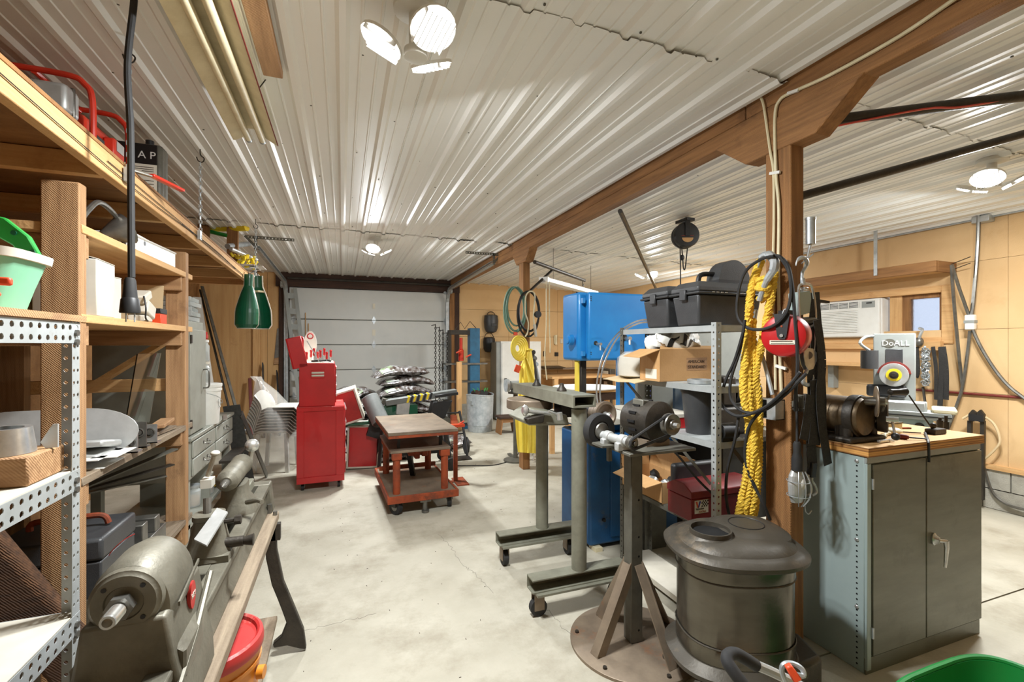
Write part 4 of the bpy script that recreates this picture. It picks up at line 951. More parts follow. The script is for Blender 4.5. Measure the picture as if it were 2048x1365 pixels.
for i in range(8):
    bag((.86 + .02 * math.sin(i * 2.1), 6.95 + .03 * math.cos(i * 1.7), .004 + i * .135), (.84, .52, .15), .1 * math.sin(i * 1.3) + .05, 'bottom glossy mulch bag lying on the floor under the tall stack' if i == 0 else ['second', 'third', 'fourth', 'fifth', 'sixth', 'seventh', 'eighth'][i - 1] + ' glossy mulch bag from the floor in the tall stack', g1, i, .0)
bag((.80, 6.95, .004 + 8 * .135), (.82, .52, .155), .12, 'topmost glossy bag of mulch on the stack', g1, 21, .02)
for i in range(6):
    bag((.18 + .02 * math.sin(i), 7.25, .004 + i * .15), (.62, .55, .165), .9 + .1 * math.sin(i * 2), ['first', 'second', 'third', 'fourth', 'fifth'][i] + ' mulch bag from the floor in the stack behind the red boxes' if i < 5 else 'topmost mulch bag with a green print on the lower stack', 'lower stack of mulch bags', 40 + i)
bag((1.55, 6.85, .004), (.55, .42, .16), .5, 'mulch bag lying on the floor beside the dark saw stand', 'loose mulch bags', 60)
for i in range(4):
    bag((.62 + .02 * i, 6.42, .004 + i * .11), (.42, .36, .14), .2 + .3 * i, ['lowest', 'second lowest', 'second highest', 'highest'][i] + ' small foil-bright mulch bag in the pile behind the lift table', 'small mulch bags behind the lift table', 70 + i)

# ================================================================== horizontal metal saw behind the lift table
t = thing('metal_saw', 'grey horizontal metal-cutting band saw with a hazard-striped arm behind the lift table', 'saw', (.85, 5.85, 0))
Yw = 5.85
def S(px, py, dy=0): return P(px, py, y=Yw + dy)
m0, m1 = S(739, 795, .05), S(762, 845, -.12)
obj('motor', G().cyl(m0, m1, .105, n=24), 'sawgrey', t, bev=.01)
obj('motor_cap', G().lathe([(.1, 0), (.085, .025), (.04, .035)], m1, (m1 - m0), 24), 'darkcast', t)
obj('terminal_box', G().box(S(769, 803), (.07, .1, .07), rot('Y', 20)), 'slotdark', t, bev=.006)
obj('motor_shoe', G().prism([S(727, 800, .05), S(740, 850, .05), S(733, 872, .05), S(760, 880, .05), S(768, 840, .05), S(745, 800, .05)], (0, .1, 0)), 'black', t)
obj('wheel_housing', G().cyl(S(784, 827, -.02), S(784, 827, .1), .13, n=26).bx(S(784, 827).x, S(835, 827).x, Yw - .02, Yw + .1, S(784, 845).z, S(784, 812).z), 'darkgreen', t, bev=.006)
obj('blade_guide', G().box(S(806, 815, -.04), (.16, .05, .18), rot('Y', 6)), 'aluplate', t, bev=.01)
a, b = S(771, 806), S(912, 784)
obj('arm', G().bar(a, b, .14, .07, Z), 'sawgrey', t, bev=.006)
for k in range(8):
    f = .30 + .045 * k; p = a.lerp(b, f)
    obj('hazard_stripe', G().bar(p + V((-.014, -.072, .034)), p + V((.014, -.072, -.034)), .026, .004, Y) if False else G().prism([p + V((-.022, -.0715, -.034)), p + V((.004, -.0715, -.034)), p + V((.026, -.0715, .036)), p + V((0, -.0715, .036))], (0, -.003, 0)).prism([p + V((0, -.07, .037)), p + V((.026, -.07, .037)), p + V((.03, .07, .037)), p + V((.004, .07, .037))], (0, 0, .003)), 'hazard' if k % 2 == 0 else 'black', t)
q = [S(864, 803), S(902, 800), S(885, 838), S(856, 835)]
obj('head_box', G().bar(S(868, 792), S(913, 786), .2, .035, Z).prism([V((p.x, Yw - .09, p.z)) for p in q], (0, .18, 0)), 'black', t, bev=.004)
obj('bed', G().bx(.36, 1.28, Yw - .12, Yw + .12, .56, .615), 'slotdark', t, bev=.006)
for x in (.45, 1.2):
    for s in (-1, 1): obj('leg', G().bar((x, Yw + s * .1, .56), (x + (.06 if x > 1 else -.05), Yw + s * .2, .02), .035, .035), 'black', t)
obj('foot_bar', G().bx(.36, 1.3, Yw + .18, Yw + .22, .12, .16), 'black', t)
for s in (-1, 1): obj('wheel', G().cyl((1.26, Yw + s * .24, .075), (1.26, Yw + s * .28, .075), .075, n=20), 'rubber', t)
fl2 = obj('flywheel', G().torus((1.24, Yw + .12, .72), X, .1, .018, 24, 8).cyl((1.22, Yw + .12, .72), (1.26, Yw + .12, .72), .03, n=12).bar((1.24, Yw + .02, .72), (1.24, Yw + .22, .72), .02, .01), 'darkcast', t)
obj('hanging_wire', G().tube(smooth([(1.22, Yw - .1, .55), (1.25, Yw - .2, .3), (1.3, Yw - .16, .2), (1.26, Yw - .1, .35)], 5), .006, 6), 'black', t)
p = P(886, 838, y=5.8); p = V((1.14, 5.80, .616))
t = thing('spray_bottle', 'white cleaner bottle with a blue label standing on the metal saw bed', 'bottle', p)
obj('body', G().lathe([(.03, 0), (.034, .005), (.034, .13), (.026, .16), (.012, .175), (.012, .2)], n=20), 'white', t, loc=True); obj('label', G().lathe([(.0346, .015), (.0346, .08)], n=20, cap=False), 'bluelabel', t, loc=True)
obj('nozzle', G().lathe([(.014, .19), (.014, .215), (.005, .22), (.004, .235)], n=12).bx(0, .06, -.004, .004, .218, .224), 'white', t, loc=True)

# ================================================================== lift table
t = thing('lift_table', 'rusty orange rolling hydraulic lift table with a steel top', 'lift table', (.68, 4.77, 0), .04)
obj('top_plate', G().bx(-.32, .325, -.53, .54, .73, .76), 'plate', t, loc=True, bev=.004)
obj('top_edge', G().bx(-.318, .323, -.528, .538, .705, .73), 'rust', t, loc=True)
obj('middle_plate', G().bx(-.29, .27, -.46, .36, .555, .58), 'plate', t, loc=True, bev=.003)
for x in (-.2, .2):
    for y in (-.34, .25): obj('riser', G().bx(x - .014, x + .014, y - .014, y + .014, .58, .71), 'black', t, loc=True)
obj('base_deck', G().bx(-.32, .325, -.53, .54, .165, .178), 'plate', t, loc=True)
for e in ((-.325, .33, -.535, -.515), (-.325, .33, .525, .545), (-.325, -.305, -.515, .525), (.31, .33, -.515, .525)): obj('base_edge', G().bx(*e, .12, .185), 'rust', t, loc=True, bev=.003)
for x in (-.23, .22):
    for y in (-.42, .32):
        pp = obj('post', G().cyl((x, y, .178), (x, y, .50), .034, n=18), 'rust', t, loc=True); obj('collar', G().bx(x - .045, x + .045, y - .04, y + .04, .49, .555), 'rust', pp, loc=True, bev=.008)
obj('cross_rail', G().bx(-.3, .3, .30, .34, .21, .25), 'rust', t, loc=True)
g = G().cyl((-.06, -.05, .47), (.12, -.05, .47), .045, n=16).bx(-.07, -.03, -.09, -.01, .45, .555).bx(.07, .13, -.1, 0, .42, .555).bx(0, .05, -.1, 0, .4, .5); obj('hydraulic_head', g, 'rust', t, loc=True, bev=.008)
obj('ram', G().bar((-.05, .02, .5), (.02, .12, .18), .05, .03), 'black', t, loc=True)
for x, y, r in ((-.24, -.45, .6), (.27, -.42, -.3), (-.24, .46, .2), (.26, .46, -.5)):
    a = V((math.cos(r), math.sin(r), 0)); c = V((x, y, .069))
    cc = obj('caster', G().cyl(c - a * .02, c + a * .02, .068, n=22), 'rubber', t, loc=True)
    obj('hub', G().cyl(c - a * .022, c + a * .022, .034, n=14), 'steel', cc, loc=True); obj('fork', G().bar(c + a * .027, c + a * .027 + V((0, 0, .07)), .05, .004, a).bar(c - a * .027, c - a * .027 + V((0, 0, .07)), .05, .004, a).box(c + V((0, 0, .066)), (.06, .06, .006)), 'darkcast', cc, loc=True)
obj('floor_lock', G().cyl((.02, -.48, .02), (.02, -.48, .12), .022, n=12).cyl((.02, -.5, .004), (.02, -.5, .02), .035, n=16).bx(-.03, .07, -.52, -.46, .1, .12), 'steel', t, loc=True)
c = P(911, 964, z=0)
t = thing('roller_stand', 'orange steel stand with a flat foot beside the lift table', 'stand', c)
obj('foot', G().bx(-.02, .115, -.18, .12, 0, .014).bx(-.09, .1, -.03, .03, 0, .012), 'rust', t, loc=True, bev=.003); obj('upright', G().bx(-.022, .022, -.022, .022, .012, .62), 'rust', t, loc=True, bev=.004)
obj('head', G().bx(-.05, .1, -.03, .03, .62, .65).tube([(.02, 0, .64), (.1, 0, .68)], .01, 6), 'orange', t, loc=True)
# wheeled hand truck leaning behind
t = thing('hand_truck', 'dark hand truck with a curved tube frame and wheels behind the lift table', 'hand truck', (1.5, 6.35, 0))
for s in (-1, 1):
    obj('side_tube', G().tube(smooth([(1.45 + .12 * s, 6.44, .6), (1.49 + .12 * s, 6.32, .3), (1.50 + .12 * s, 6.22, .1), (1.50 + .12 * s, 6.2, .02)], 5), .018, 8), 'black', t)
    obj('wheel', G().torus((1.50 + .15 * s, 6.36, .12), X, .095, .028, 22, 8).cyl((1.50 + .15 * s - .02, 6.36, .12), (1.50 + .15 * s + .02, 6.36, .12), .08, n=16), 'rubber', t)
obj('toe_plate', G().bx(1.36, 1.64, 6.0, 6.22, .005, .014), 'darkcast', t)
for z, y in ((.3, 6.32), (.58, 6.43)): obj('crossbar', G().cyl((1.35, y, z), (1.59, y, z), .012, n=8), 'black', t)

# ================================================================== stacked chairs in plastic
base = V((-.74, 6.40, 0))
for i in range(9):
    t = thing('chair_shell', ['lowest', 'second lowest', 'third lowest', 'fourth lowest', 'middle', 'fourth highest', 'third highest', 'second highest'][i] + ' white chair shell of the nested stack behind the tool cabinet' if i < 8 else 'topmost white moulded chair shell of the nested stack', 'chair', base + V((.012 * i - .02, -.006 * i, .46 + .036 * i)), 1.35, 'nested white chairs')
    def cf(u, v):
        x = (u - .5) * .44 * (1 - .12 * max(0, v - .5))
        if v < .5: y = -.22 + v * .8; z = .0 + .05 * (abs(u - .5) * 2) ** 2 - .04 * math.exp(-((v - .06) / .05) ** 2) * 0
        else: w2 = (v - .5) * 2; y = .18 + .09 * w2 * w2 + .02; z = .02 + .40 * w2 * (.55 if True else 1) - .05 * (abs(u - .5) * 2) ** 2 * w2
        return V((x, y, z - (.05 if v < .03 else 0)))
    obj('shell', G().grid(cf, 10, 16), 'chairwhite', t, loc=True, solid=.008)
    if i == 0:
        for x in (-.19, .19):
            obj('leg', G().bar((x, -.18, -.46), (x * .9, -.16, .01), .045, .04), 'chairwhite', t, loc=True); obj('leg', G().bar((x, .2, -.46), (x * .9, .16, .01), .045, .04), 'chairwhite', t, loc=True)
def bagr(z, a, b, cx=0., n=26):
    return [V((base.x + cx + a * math.cos(2 * PI * i / n) * (1 + .07 * math.sin(5 * i + z * 9)), base.y - .02 + b * math.sin(2 * PI * i / n) * (1 + .07 * math.cos(4 * i + z * 7)), z)) for i in range(n)]
g = G().loft([bagr(.012, .22, .26, -.05), bagr(.15, .27, .30, -.03), bagr(.4, .27, .30, -.02), bagr(.62, .255, .28, -.04), bagr(.8, .20, .24, -.09), bagr(.98, .12, .16, -.16), bagr(1.1, .05, .07, -.22), bagr(1.16, .06, .08, -.26)], cap=False)
solo('plastic_bag', g, 'clearbag', 'clear plastic bag pulled up around the nested white chairs', 'bag', sm=60)
# steel channel frame leaning at the door jamb
t = thing('conveyor_section', 'pale grey steel channel frame leaning on the overhead door jamb', 'frame', (-.83, 9.1, 0))
for k in (0, 1): obj('side_channel', G().bar((-.98 + .16 * k, 9.3, 2.6), (-.66 + .16 * k, 8.95, .01), .06, .025, Y), 'grey', t)
for k in range(9): f = .06 + k * .11; obj('cross_plate', G().bar(V((-.98, 9.3, 2.6)).lerp(V((-.66, 8.95, .01)), f), V((-.82, 9.3, 2.6)).lerp(V((-.5, 8.95, .01)), f), .012, .1, Z), 'grey', t)
for k, x in enumerate((-.62, -.57)): solo('bamboo_cane', G().cyl((x, 9.36, .01), (x - .03, 9.40, 2.15 - .2 * k), .008, n=6), 'card', ['longer thin wooden cane leaning on the overhead door', 'shorter thin wooden cane leaning on the overhead door'][k], 'cane')
# ================================================================== around the raincoat-hung post
c = P(967, 866, z=0); c = V((c.x, c.y + .22, 0))
t = thing('trash_can', 'galvanised ribbed trash can with bent rim full of plant pots', 'trash can', c)
def can(r, z, n=72, fl=0.): return [V(((r + fl * (1 if i % 3 == 0 else -.3)) * math.cos(2 * PI * i / n), (r + fl * (1 if i % 3 == 0 else -.3)) * math.sin(2 * PI * i / n), z + (.012 * math.sin(2 * PI * i / n * 2) if z > .6 else 0))) for i in range(n)]
obj('body', G().loft([can(.215, 0), can(.22, .01), can(.222, .11), can(.226, .115), can(.226, .12), can(.224, .13, fl=.004), can(.24, .60, fl=.004), can(.243, .62), can(.243, .64), can(.25, .645), can(.25, .665), can(.24, .665), can(.236, .60), can(.2, .1)], cap=True), 'galvcan', t, loc=True)
obj('side_handle', G().tube([(-.2, -.13, .56), (-.23, -.16, .56), (-.215, -.14, .49), (-.19, -.18, .5)], .006, 6), 'galv', t, loc=True)
t2 = thing('plant_pots', 'bundle of dark plant pots with green shoots in the trash can', 'plant pots', c + V((0, 0, .62)))
for i in range(6):
    a = i * 1.05; obj('pot', G().lathe([(.05, 0), (.07, .09), (.075, .09), (.075, .1), (.065, .1)], (.11 * math.cos(a), .11 * math.sin(a), -.02), (.4 * math.cos(a * 2), .4 * math.sin(a * 2), .8), 14), 'rubber' if i % 2 else 'dark_x', t2, loc=True)
for i in range(5):
    a = i * 1.7; p = V((.12 * math.cos(a), .1 * math.sin(a), .06)); obj('shoot', G().tube(smooth([p, p + V((.01, 0, .05)), p + V((.03 * math.cos(a), .02, .09))], 3), [.004, .005, .006, .008, .008, .006, .002], 5), 'green', t2, loc=True)
c = P(1016, 868, z=0)
t = thing('step_stool', 'small dark wooden step stool beside the trash can', 'stool', (c.x, c.y + .1, 0))
obj('top', G().bx(-.16, .17, -.16, .16, .27, .30), 'dark_x', t, loc=True, bev=.004)
obj('apron', G().bx(-.14, .15, -.14, -.12, .2, .27), 'timber_x', t, loc=True)
for x in (-.12, .11):
    s = 1 if x > 0 else -1; obj('leg', G().prism([(x, -.14, .27), (x + .022, -.14, .27), (x + .022 + .04 * s, -.16, 0), (x + .04 * s, -.16, 0)], (0, .28, 0)), 'timber_z', t, loc=True)
# blue steel column with shelves
c = P(950, 858, z=0)
t = thing('shop_press', 'blue steel shop press frame with tools and chains on it', 'press', (c.x - .03, c.y + .22, 0)); B0 = V((c.x - .03, c.y + .22, 0))
obj('upright', G().bx(-.03, .16, -.1, .1, .02, 1.86), 'pressblue', t, loc=True, bev=.006); obj('upright', G().bx(-.42, -.38, -.08, .08, .02, 1.82), 'darkcast', t, loc=True)
obj('base', G().bx(-.6, .25, -.2, .2, 0, .05), 'pressblue', t, loc=True, bev=.006); obj('crown', G().bx(-.40, .0, -.09, .09, 1.74, 1.82), 'darkcast', t, loc=True)
for z in (.85, 1.18): obj('table_bar', G().bx(-.5, .3, -.13, .13, z, z + .03), 'steel', t, loc=True)
obj('jack', G().lathe([(.05, 1.25), (.05, 1.45), (.03, 1.47), (.03, 1.68)], (-.18, 0, 0), (0, 0, 1), 16), 'genred', t, loc=True)
for i, (x, z) in enumerate(((-.3, 1.40), (-.12, 1.32))): obj('red_grip', G().tube([(x, -.12, z), (x + .1, -.14, z + .05)], .015, 8), 'orange', t, loc=True)
obj('wire_rack', G().tube([(-.3, -.05, 1.83), (-.2, -.05, 1.97), (-.12, -.05, 1.85), (-.02, -.05, 1.99), (.1, -.05, 1.86)], .007, 6), 'darkcast', t, loc=True)
for i in range(4):
    x = -.66 + .07 * i; top = 1.9 - .05 * i; g = G(); z = top; k = 0
    while z > .2 + .25 * i:
        a = X if k % 2 else Y; cc = B0 + V((x, -.02 * (i % 2), z)); g.tube([cc + a * .014 + Z * .014, cc + a * .014 - Z * .014, cc - Z * .03, cc - a * .014 - Z * .014, cc - a * .014 + Z * .014, cc + Z * .03], .006, 5, True); z -= .045; k += 1
    q = thing('lifting_chain', ['longest rusty chain hanging beside the door jamb', 'rusty chain second from the door jamb', 'rusty chain third from the door jamb', 'shortest rusty chain nearest the blue press'][i], 'chain', B0 + V((x, 0, .2)), 0, 'chains by the blue press'); obj('links', g, 'darkcast', q, kind='stuff')
    obj('peg', G().cyl(B0 + V((x, 0, top + .02)), B0 + V((x, .4, top + .02)), .008, n=6), 'darkcast', q)
solo('post_offcut', G().box(B0 + V((-.28, -.25, .62)), (.09, .09, 1.24)), 'pine_z', 'pale wooden post standing in front of the blue press', 'timber', bev=.003)
t = thing('chain_hoist', 'small rusty hoist block on the floor before the blue press', 'hoist', B0 + V((-.42, -.42, 0)))
obj('body', G().cyl((-.06, 0, .14), (.06, 0, .14), .09, n=16).bx(-.07, .07, -.08, .08, 0, .07).bx(-.05, .05, -.05, .05, .2, .3), 'rust', t, loc=True, bev=.005)
# white locker on the back wall
t = thing('metal_locker', 'white steel locker standing against the tan back wall', 'locker', (3.5, 9.18, 0))
obj('body', G().bx(3.05, 3.95, 8.94, 9.36, .02, 1.62), 'white', t, bev=.005); d = obj('door', G().bx(3.07, 3.93, 8.92, 8.94, .06, 1.59), 'white', t, bev=.003); obj('latch', G().bx(3.12, 3.17, 8.90, 8.92, .78, .86), 'darkcast', d)
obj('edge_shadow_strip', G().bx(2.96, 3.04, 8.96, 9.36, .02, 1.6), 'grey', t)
for k, (px, py, s, lab) in enumerate(((982, 648, 1.15, 'dark grey welding helmet hanging high on the tan back wall'), (978, 690, .95, 'black face shield with headband hanging above the white locker edge'))):
    p = P(px, py, y=YB - .06)
    t = thing('welding_helmet', lab, 'helmet', p)
    obj('shell', G().loft([[V((a * math.cos(PI * i / 12), -b * math.sin(PI * i / 12) - .002, z)) for i in range(13)] for z, a, b in ((.17 * s, .09 * s, .08), (.15 * s, .13 * s, .12), (.05 * s, .14 * s, .14), (-.08 * s, .13 * s, .14), (-.15 * s, .10 * s, .11), (-.17 * s, .05 * s, .07))]), ['bplastic', 'black'][k], t, loc=True)
    if k == 0: obj('visor', G().box((.02, -.13, -.03), (.12, .03, .06)), 'black', t, loc=True, bev=.004)
    obj('headband', G().tube(arc((0, 0, .1), X, Z, .11, .3, PI - .3, 10, .16), .008, 6), 'darkcast', t, loc=True)
def plate(name, px, py, w_, h_, mat, label, cat, deep=.02):
    p = P(px, py, y=YB - .012 - deep / 2); return solo(name, G().box(p, (w_, deep, h_)), mat, label, cat, bev=.004)
p = P(1111, 680, y=YB - .03)
t = thing('wall_telephone', 'cream wall telephone on the tan back wall', 'telephone', p); obj('base', G().box((0, 0, 0), (.08, .03, .2)), 'cream', t, loc=True, bev=.01); obj('handset', G().loft([sq(0, -.03, z, a, .015, 12) for z, a in ((-.11, .028), (-.05, .022), (.05, .022), (.11, .028))]), 'cream', t, loc=True)
plate('outlet_box', 1123, 683, .06, .1, 'offwhite', 'pale outlet box beside the wall telephone', 'outlet'); plate('outlet_box', 1113, 709, .09, .09, 'labelblack', 'black outlet plate below the wall telephone', 'outlet'); plate('switch_box', 1089, 708, .05, .12, 'labelblack', 'narrow black switch box on the tan back wall', 'switch')
solo('wall_conduit', G().cyl((5.0, YB - .03, 1.0), (5.0, YB - .03, 2.8), .012, n=8), 'tanwall', 'painted conduit running up the tan back wall', 'conduit')
solo('wall_timber', G().bx(5.08, 5.2, YB - .1, YB - .014, .3, 2.82), 'dark_z', 'dark timber upright against the back wall beyond the blue band saw', 'timber')
# bench under the back wall
t = thing('back_bench', 'long wooden bench under the tan back wall with tools on it', 'workbench', (4.6, 8.9, 0))
obj('top', G().bx(4.05, 5.7, 8.6, 9.45, .84, .89), 'pine_x', t, bev=.004); obj('back_ledge', G().bx(4.05, 5.7, 9.2, 9.45, 1.0, 1.03), 'grey_x', t)
for x in (4.15, 5.6):
    for y in (8.65, 9.35): obj('leg', G().bx(x - .045, x + .045, y - .045, y + .045, 0, .84), 'pine_z', t)
obj('shelf', G().bx(4.1, 5.65, 8.7, 9.4, .4, .43), 'pine_x', t)
solo('dark_sheet', G().box((4.35, 9.25, 1.06), (.5, .35, .012), rot('X', 4)), 'darkcast', 'dark metal sheet lying on the back bench ledge', 'sheet')
# bench vise / grinder on pedestal beside the post
p = P(1031, 780, y=5.75)
t = thing('bench_grinder', 'grey bench grinder on a slim pedestal in front of the white locker', 'grinder', (p.x, p.y, 0))
z0 = p.z
obj('pedestal', G().lathe([(.16, 0), (.16, .02), (.03, .04), (.03, z0 - .06), (.1, z0 - .05), (.1, z0 - .03)], n=18), 'slotdark', t, loc=True)
obj('motor', G().cyl((-.08, 0, z0 + .06), (.08, 0, z0 + .06), .06, n=18).bx(-.05, .05, -.05, .05, z0 - .03, z0 + .02), 'grey', t, loc=True)
for s in (-1, 1): obj('wheel_guard', G().cyl((s * .1, 0, z0 + .06), (s * .14, 0, z0 + .06), .085, n=20), 'galv', t, loc=True)
# ---- coils on the raincoat-hung post
XP = 2.09
def coil(name, c, a, b, rx, rz_, r, mat, label, turns=3, jit=.012, seed=1, cat='cable'):
    random.seed(seed); pts = []
    for k in range(turns):
        dx, dz, df = random.uniform(-jit, jit), random.uniform(-jit, jit), random.uniform(.92, 1.05)
        for i in range(26):
            q = 2 * PI * i / 26 + PI / 2
            pts.append(V(c) + V(a) * (rx * df * math.cos(q) + dx) + V(b) * (rz_ * df * (math.sin(q) - 1) + dz * (1 - math.sin(q))) + Y * (-.012 * k - .004 * math.sin(3 * q)))
    pts.append(pts[0] + Y * -.012 * turns)
    return solo(name, G().tube(pts, r, 7), mat, label, cat)
q = P(1030, 575, y=5.27); coil('green_hose', (q.x, 5.28, q.z), X, Z, .125, .27, .011, 'hosegreen', 'pale green hose coil hanging on the raincoat-hung post', 4, .02, 5, 'hose')
q = P(1058, 583, y=5.2); coil('extension_lead', (q.x, 5.22, q.z), X, Z, .14, .26, .012, 'black', 'black extension cord coil with a white plug on the raincoat-hung post', 3, .015, 6, 'cord')
p0 = P(1058, 583, y=5.16)
pts = [p0 + V((-.05, 0, -.55)), p0 + V((-.02, 0, -.50)), p0 + V((-.01, 0, -.38)), p0 + V((-.05, 0, -.25)), p0 + V((-.04, 0, -.06)), p0 + V((.02, 0, .0)), p0 + V((.075, 0, -.05)), p0 + V((.06, 0, -.3)), p0 + V((.07, 0, -.4))]
t = thing('white_lead', 'looped white cord with a plug hanging in front of the black coil', 'cord', p0 + V((0, 0, -.56)))
obj('cable', G().tube(smooth(pts, 6), .009, 7), 'cream', t); obj('plug', G().bar(p0 + V((.07, 0, -.4)), p0 + V((.09, 0, -.55)), .03, .035), 'offwhite', t, bev=.006)
obj('plug', G().cyl(p0 + V((.10, -.01, -.28)), p0 + V((.10, -.06, -.28)), .04, n=14), 'black', t)
p0 = P(1033, 697, y=5.18)
t = thing('hose_coil', 'flat yellow air hose coil hanging on the raincoat-hung post', 'hose', p0 + V((0, 0, -.15)))
for k in range(5): obj('turn', G().torus(p0 + V((.012 * k, .012 * k - .03, 0)), (.45, -.9, .05), .05 + .024 * k, .013, 26, 7), 'yellow', t)
p0 = P(1030, 740, y=5.2)
solo('orange_tags', G().box(P(1035, 738, y=5.22), (.07, .02, .09), rot('Y', 20)).box(P(1031, 668, y=5.24), (.05, .02, .04)), 'orange', 'orange plastic marker flags hung under the yellow coil', 'flags', bev=.004)
# yellow raincoat
def coat(u, v):
    px0 = [(1056, 697), (1040, 735), (1037, 790), (1030, 840), (1033, 880), (1036, 905)]; px1 = [(1062, 698), (1068, 735), (1070, 790), (1078, 840), (1079, 880), (1078, 908)]
    f = v * 5; i = min(int(f), 4); w_ = f - i
    a = V((*px0[i], 0)).lerp(V((*px0[i + 1], 0)), w_); b = V((*px1[i], 0)).lerp(V((*px1[i + 1], 0)), w_)
    q = a.lerp(b, u); ang = (u - .5) * PI * .95
    dep = .16 * math.cos(ang) * min(1, .25 + v * 1.2) + .022 * math.sin(u * 22 + v * 3) * min(1, v * 2)
    return P(q.x, q.y, y=5.25 - dep)
t = thing('raincoat', 'yellow raincoat hanging down the raincoat-hung post nearly to the floor', 'raincoat', P(1052, 908, y=5.2))
obj('body', G().grid(coat, 30, 34), 'yellow', t, solid=.004, sm=60)
def sleeve(u, v):
    q = V((1046 + 8 * u, 712 + 6 * u, 0)).lerp(V((1058 + 13 * u, 772 - 10 * u, 0)), v); return P(q.x, q.y, y=5.25 - .20 - .02 * math.sin(u * 9))
obj('cape', G().grid(sleeve, 8, 10), 'yellow', t, solid=.004)
obj('collar', G().torus(P(1059, 700, y=5.2), (0, 0, 1), .03, .012, 14, 6), 'yellow', t)
t = thing('hanging_tools', 'dark pliers and snips hanging on the side of the raincoat-hung post', 'tools', P(1072, 790, y=5.3))
for k in range(3):
    a = P(1066 + 3 * k, 705 + 12 * k, y=5.34); b = P(1073 + 5 * k, 760 + 14 * k, y=5.3); obj('tool', G().bar(a, b, .03, .02, Y).cyl(a + V((0, -.02, 0)), a + V((0, .02, 0)), .03, n=10), ['darkcast', 'steel', 'galv'][k], t, bev=.003); obj('nail', G().cyl((2.18, 5.36, a.z), a, .005, n=6), 'galv', t)
g = G().tube(smooth([P(885, 932, z=.006), P(940, 932, z=.006), P(985, 931, z=.006), P(1015, 924, z=.006), P(1032, 915, z=.02), P(1040, 900, z=.1)], 6), .006, 6)
solo('floor_cable', g, 'rubber', 'thin cable running over the floor to the raincoat-hung post', 'cable')
solo('floor_clamp', G().bar(P(1018, 908, z=.02), P(1034, 920, z=.02), .05, .02).cyl(P(1020, 908, z=.03), P(1030, 917, z=.04), .012, n=8), 'slotdark', 'grey clamp lying on the floor at the foot of the raincoat-hung post', 'clamp')
solo('chrome_clamp', G().tube([P(1064, 910, z=.02), P(1070, 903, z=.12), P(1066, 922, z=.02), P(1078, 918, z=.03)], .012, 6), 'bright', 'bright metal clamp lying behind the foot of the raincoat-hung post', 'clamp')

# ================================================================== blue band saw
t = thing('band_saw', 'large blue upright metal band saw with a boxy head and base', 'band saw', (2.15, 3.4, 0))
obj('base', G().bx(1.74, 2.62, 3.04, 3.52, .03, .86), 'blue2', t, bev=.02); obj('base_door', G().bx(1.92, 2.55, 3.03, 3.04, .08, .8), 'blue2', t, bev=.004)
obj('knob', G().cyl((1.86, 3.02, .22), (1.86, 3.045, .22), .013, n=12), 'black', t)
for x in (1.72, 1.80): obj('foot', G().bx(x - .03, x + .03, 3.45 if x < 1.75 else 3.0, 3.56 if x < 1.75 else 3.1, 0, .03), 'cream', t)
obj('column', G().bx(2.34, 2.62, 3.22, 3.62, .86, 1.62), 'blue', t, bev=.012)
obj('column_cover', G().bx(2.30, 2.46, 3.16, 3.24, .86, 1.46), 'blue', t, bev=.006)
obj('head', G().bx(1.77, 2.66, 3.27, 3.56, 1.42, 1.975), 'blue', t, bev=.025)
hd = obj('head_door', G().bx(1.825, 2.66, 3.20, 3.266, 1.425, 1.97), 'blue', t, bev=.02)
for xx, zz, r in ((1.90, 1.555, .012), (2.17, 1.60, .017)):
    obj('door_latch', G().cyl((xx, 3.20, zz), (xx, 3.14, zz), r, n=12).tube([(xx, 3.15, zz), (xx - .005, 3.14, zz - .05)], r * .55, 8), 'bright', hd); obj('slot', G().cyl((xx - .012, 3.198, zz + .008), (xx - .012, 3.1985, zz + .008), r * 1.5, n=12), 'black', hd)
obj('hinge', G().bx(1.78, 1.80, 3.21, 3.25, 1.46, 1.50).bx(1.78, 1.80, 3.21, 3.25, 1.88, 1.92), 'blue', hd)
for z in (1.475, 1.49, 1.9, 1.915, 1.93): obj('vent_hole', G().cyl((1.745 + .1, 3.198, z), (1.745 + .1, 3.1985, z), .005, n=8), 'black', hd)
obj('side_knob', G().cyl((1.745, 3.33, 1.59), (1.71, 3.33, 1.59), .045, n=20).cyl((1.71, 3.33, 1.59), (1.70, 3.33, 1.59), .03, n=16), 'blue', t)
obj('blade_guard', G().bx(1.80, 1.82, 3.34, 3.39, 1.06, 1.42), 'yellow', t, bev=.002); obj('guide_post', G().bx(1.845, 1.895, 3.36, 3.42, .98, 1.42), 'darkcast', t, bev=.003)
obj('blade_guide', G().bx(1.79, 1.86, 3.32, 3.38, 1.02, 1.09).cyl((1.80, 3.30, 1.04), (1.85, 3.34, 1.08), .02, n=10), 'steel', t, bev=.004)
obj('blade', G().bx(1.808, 1.812, 3.355, 3.375, .95, 1.42), 'bright', t)
obj('table', G().bx(1.68, 2.34, 3.05, 3.75, .93, .975), 'offwhite', t, bev=.006); obj('trunnion', G().bx(1.85, 2.2, 3.2, 3.6, .86, .93), 'blue', t)
solo('white_disc', G().cyl((3.2, 5.7, .95), (3.2, 5.7, .962), .46, n=40), 'white', 'white round table disc lying behind the band saw', 'disc')
t = thing('disc_stand', 'wooden sawhorse bench carrying the white disc behind the band saw', 'bench', (3.2, 5.7, 0))
obj('top', G().bx(2.75, 3.75, 5.4, 6.0, .905, .95), 'pine_x', t)
for x in (2.8, 3.7):
    for y in (5.45, 5.95): obj('leg', G().bx(x - .03, x + .03, y - .03, y + .03, 0, .905), 'pine_z', t)
obj('rail', G().bx(2.77, 3.73, 5.41, 5.44, .80, .90), 'dark_x', t)
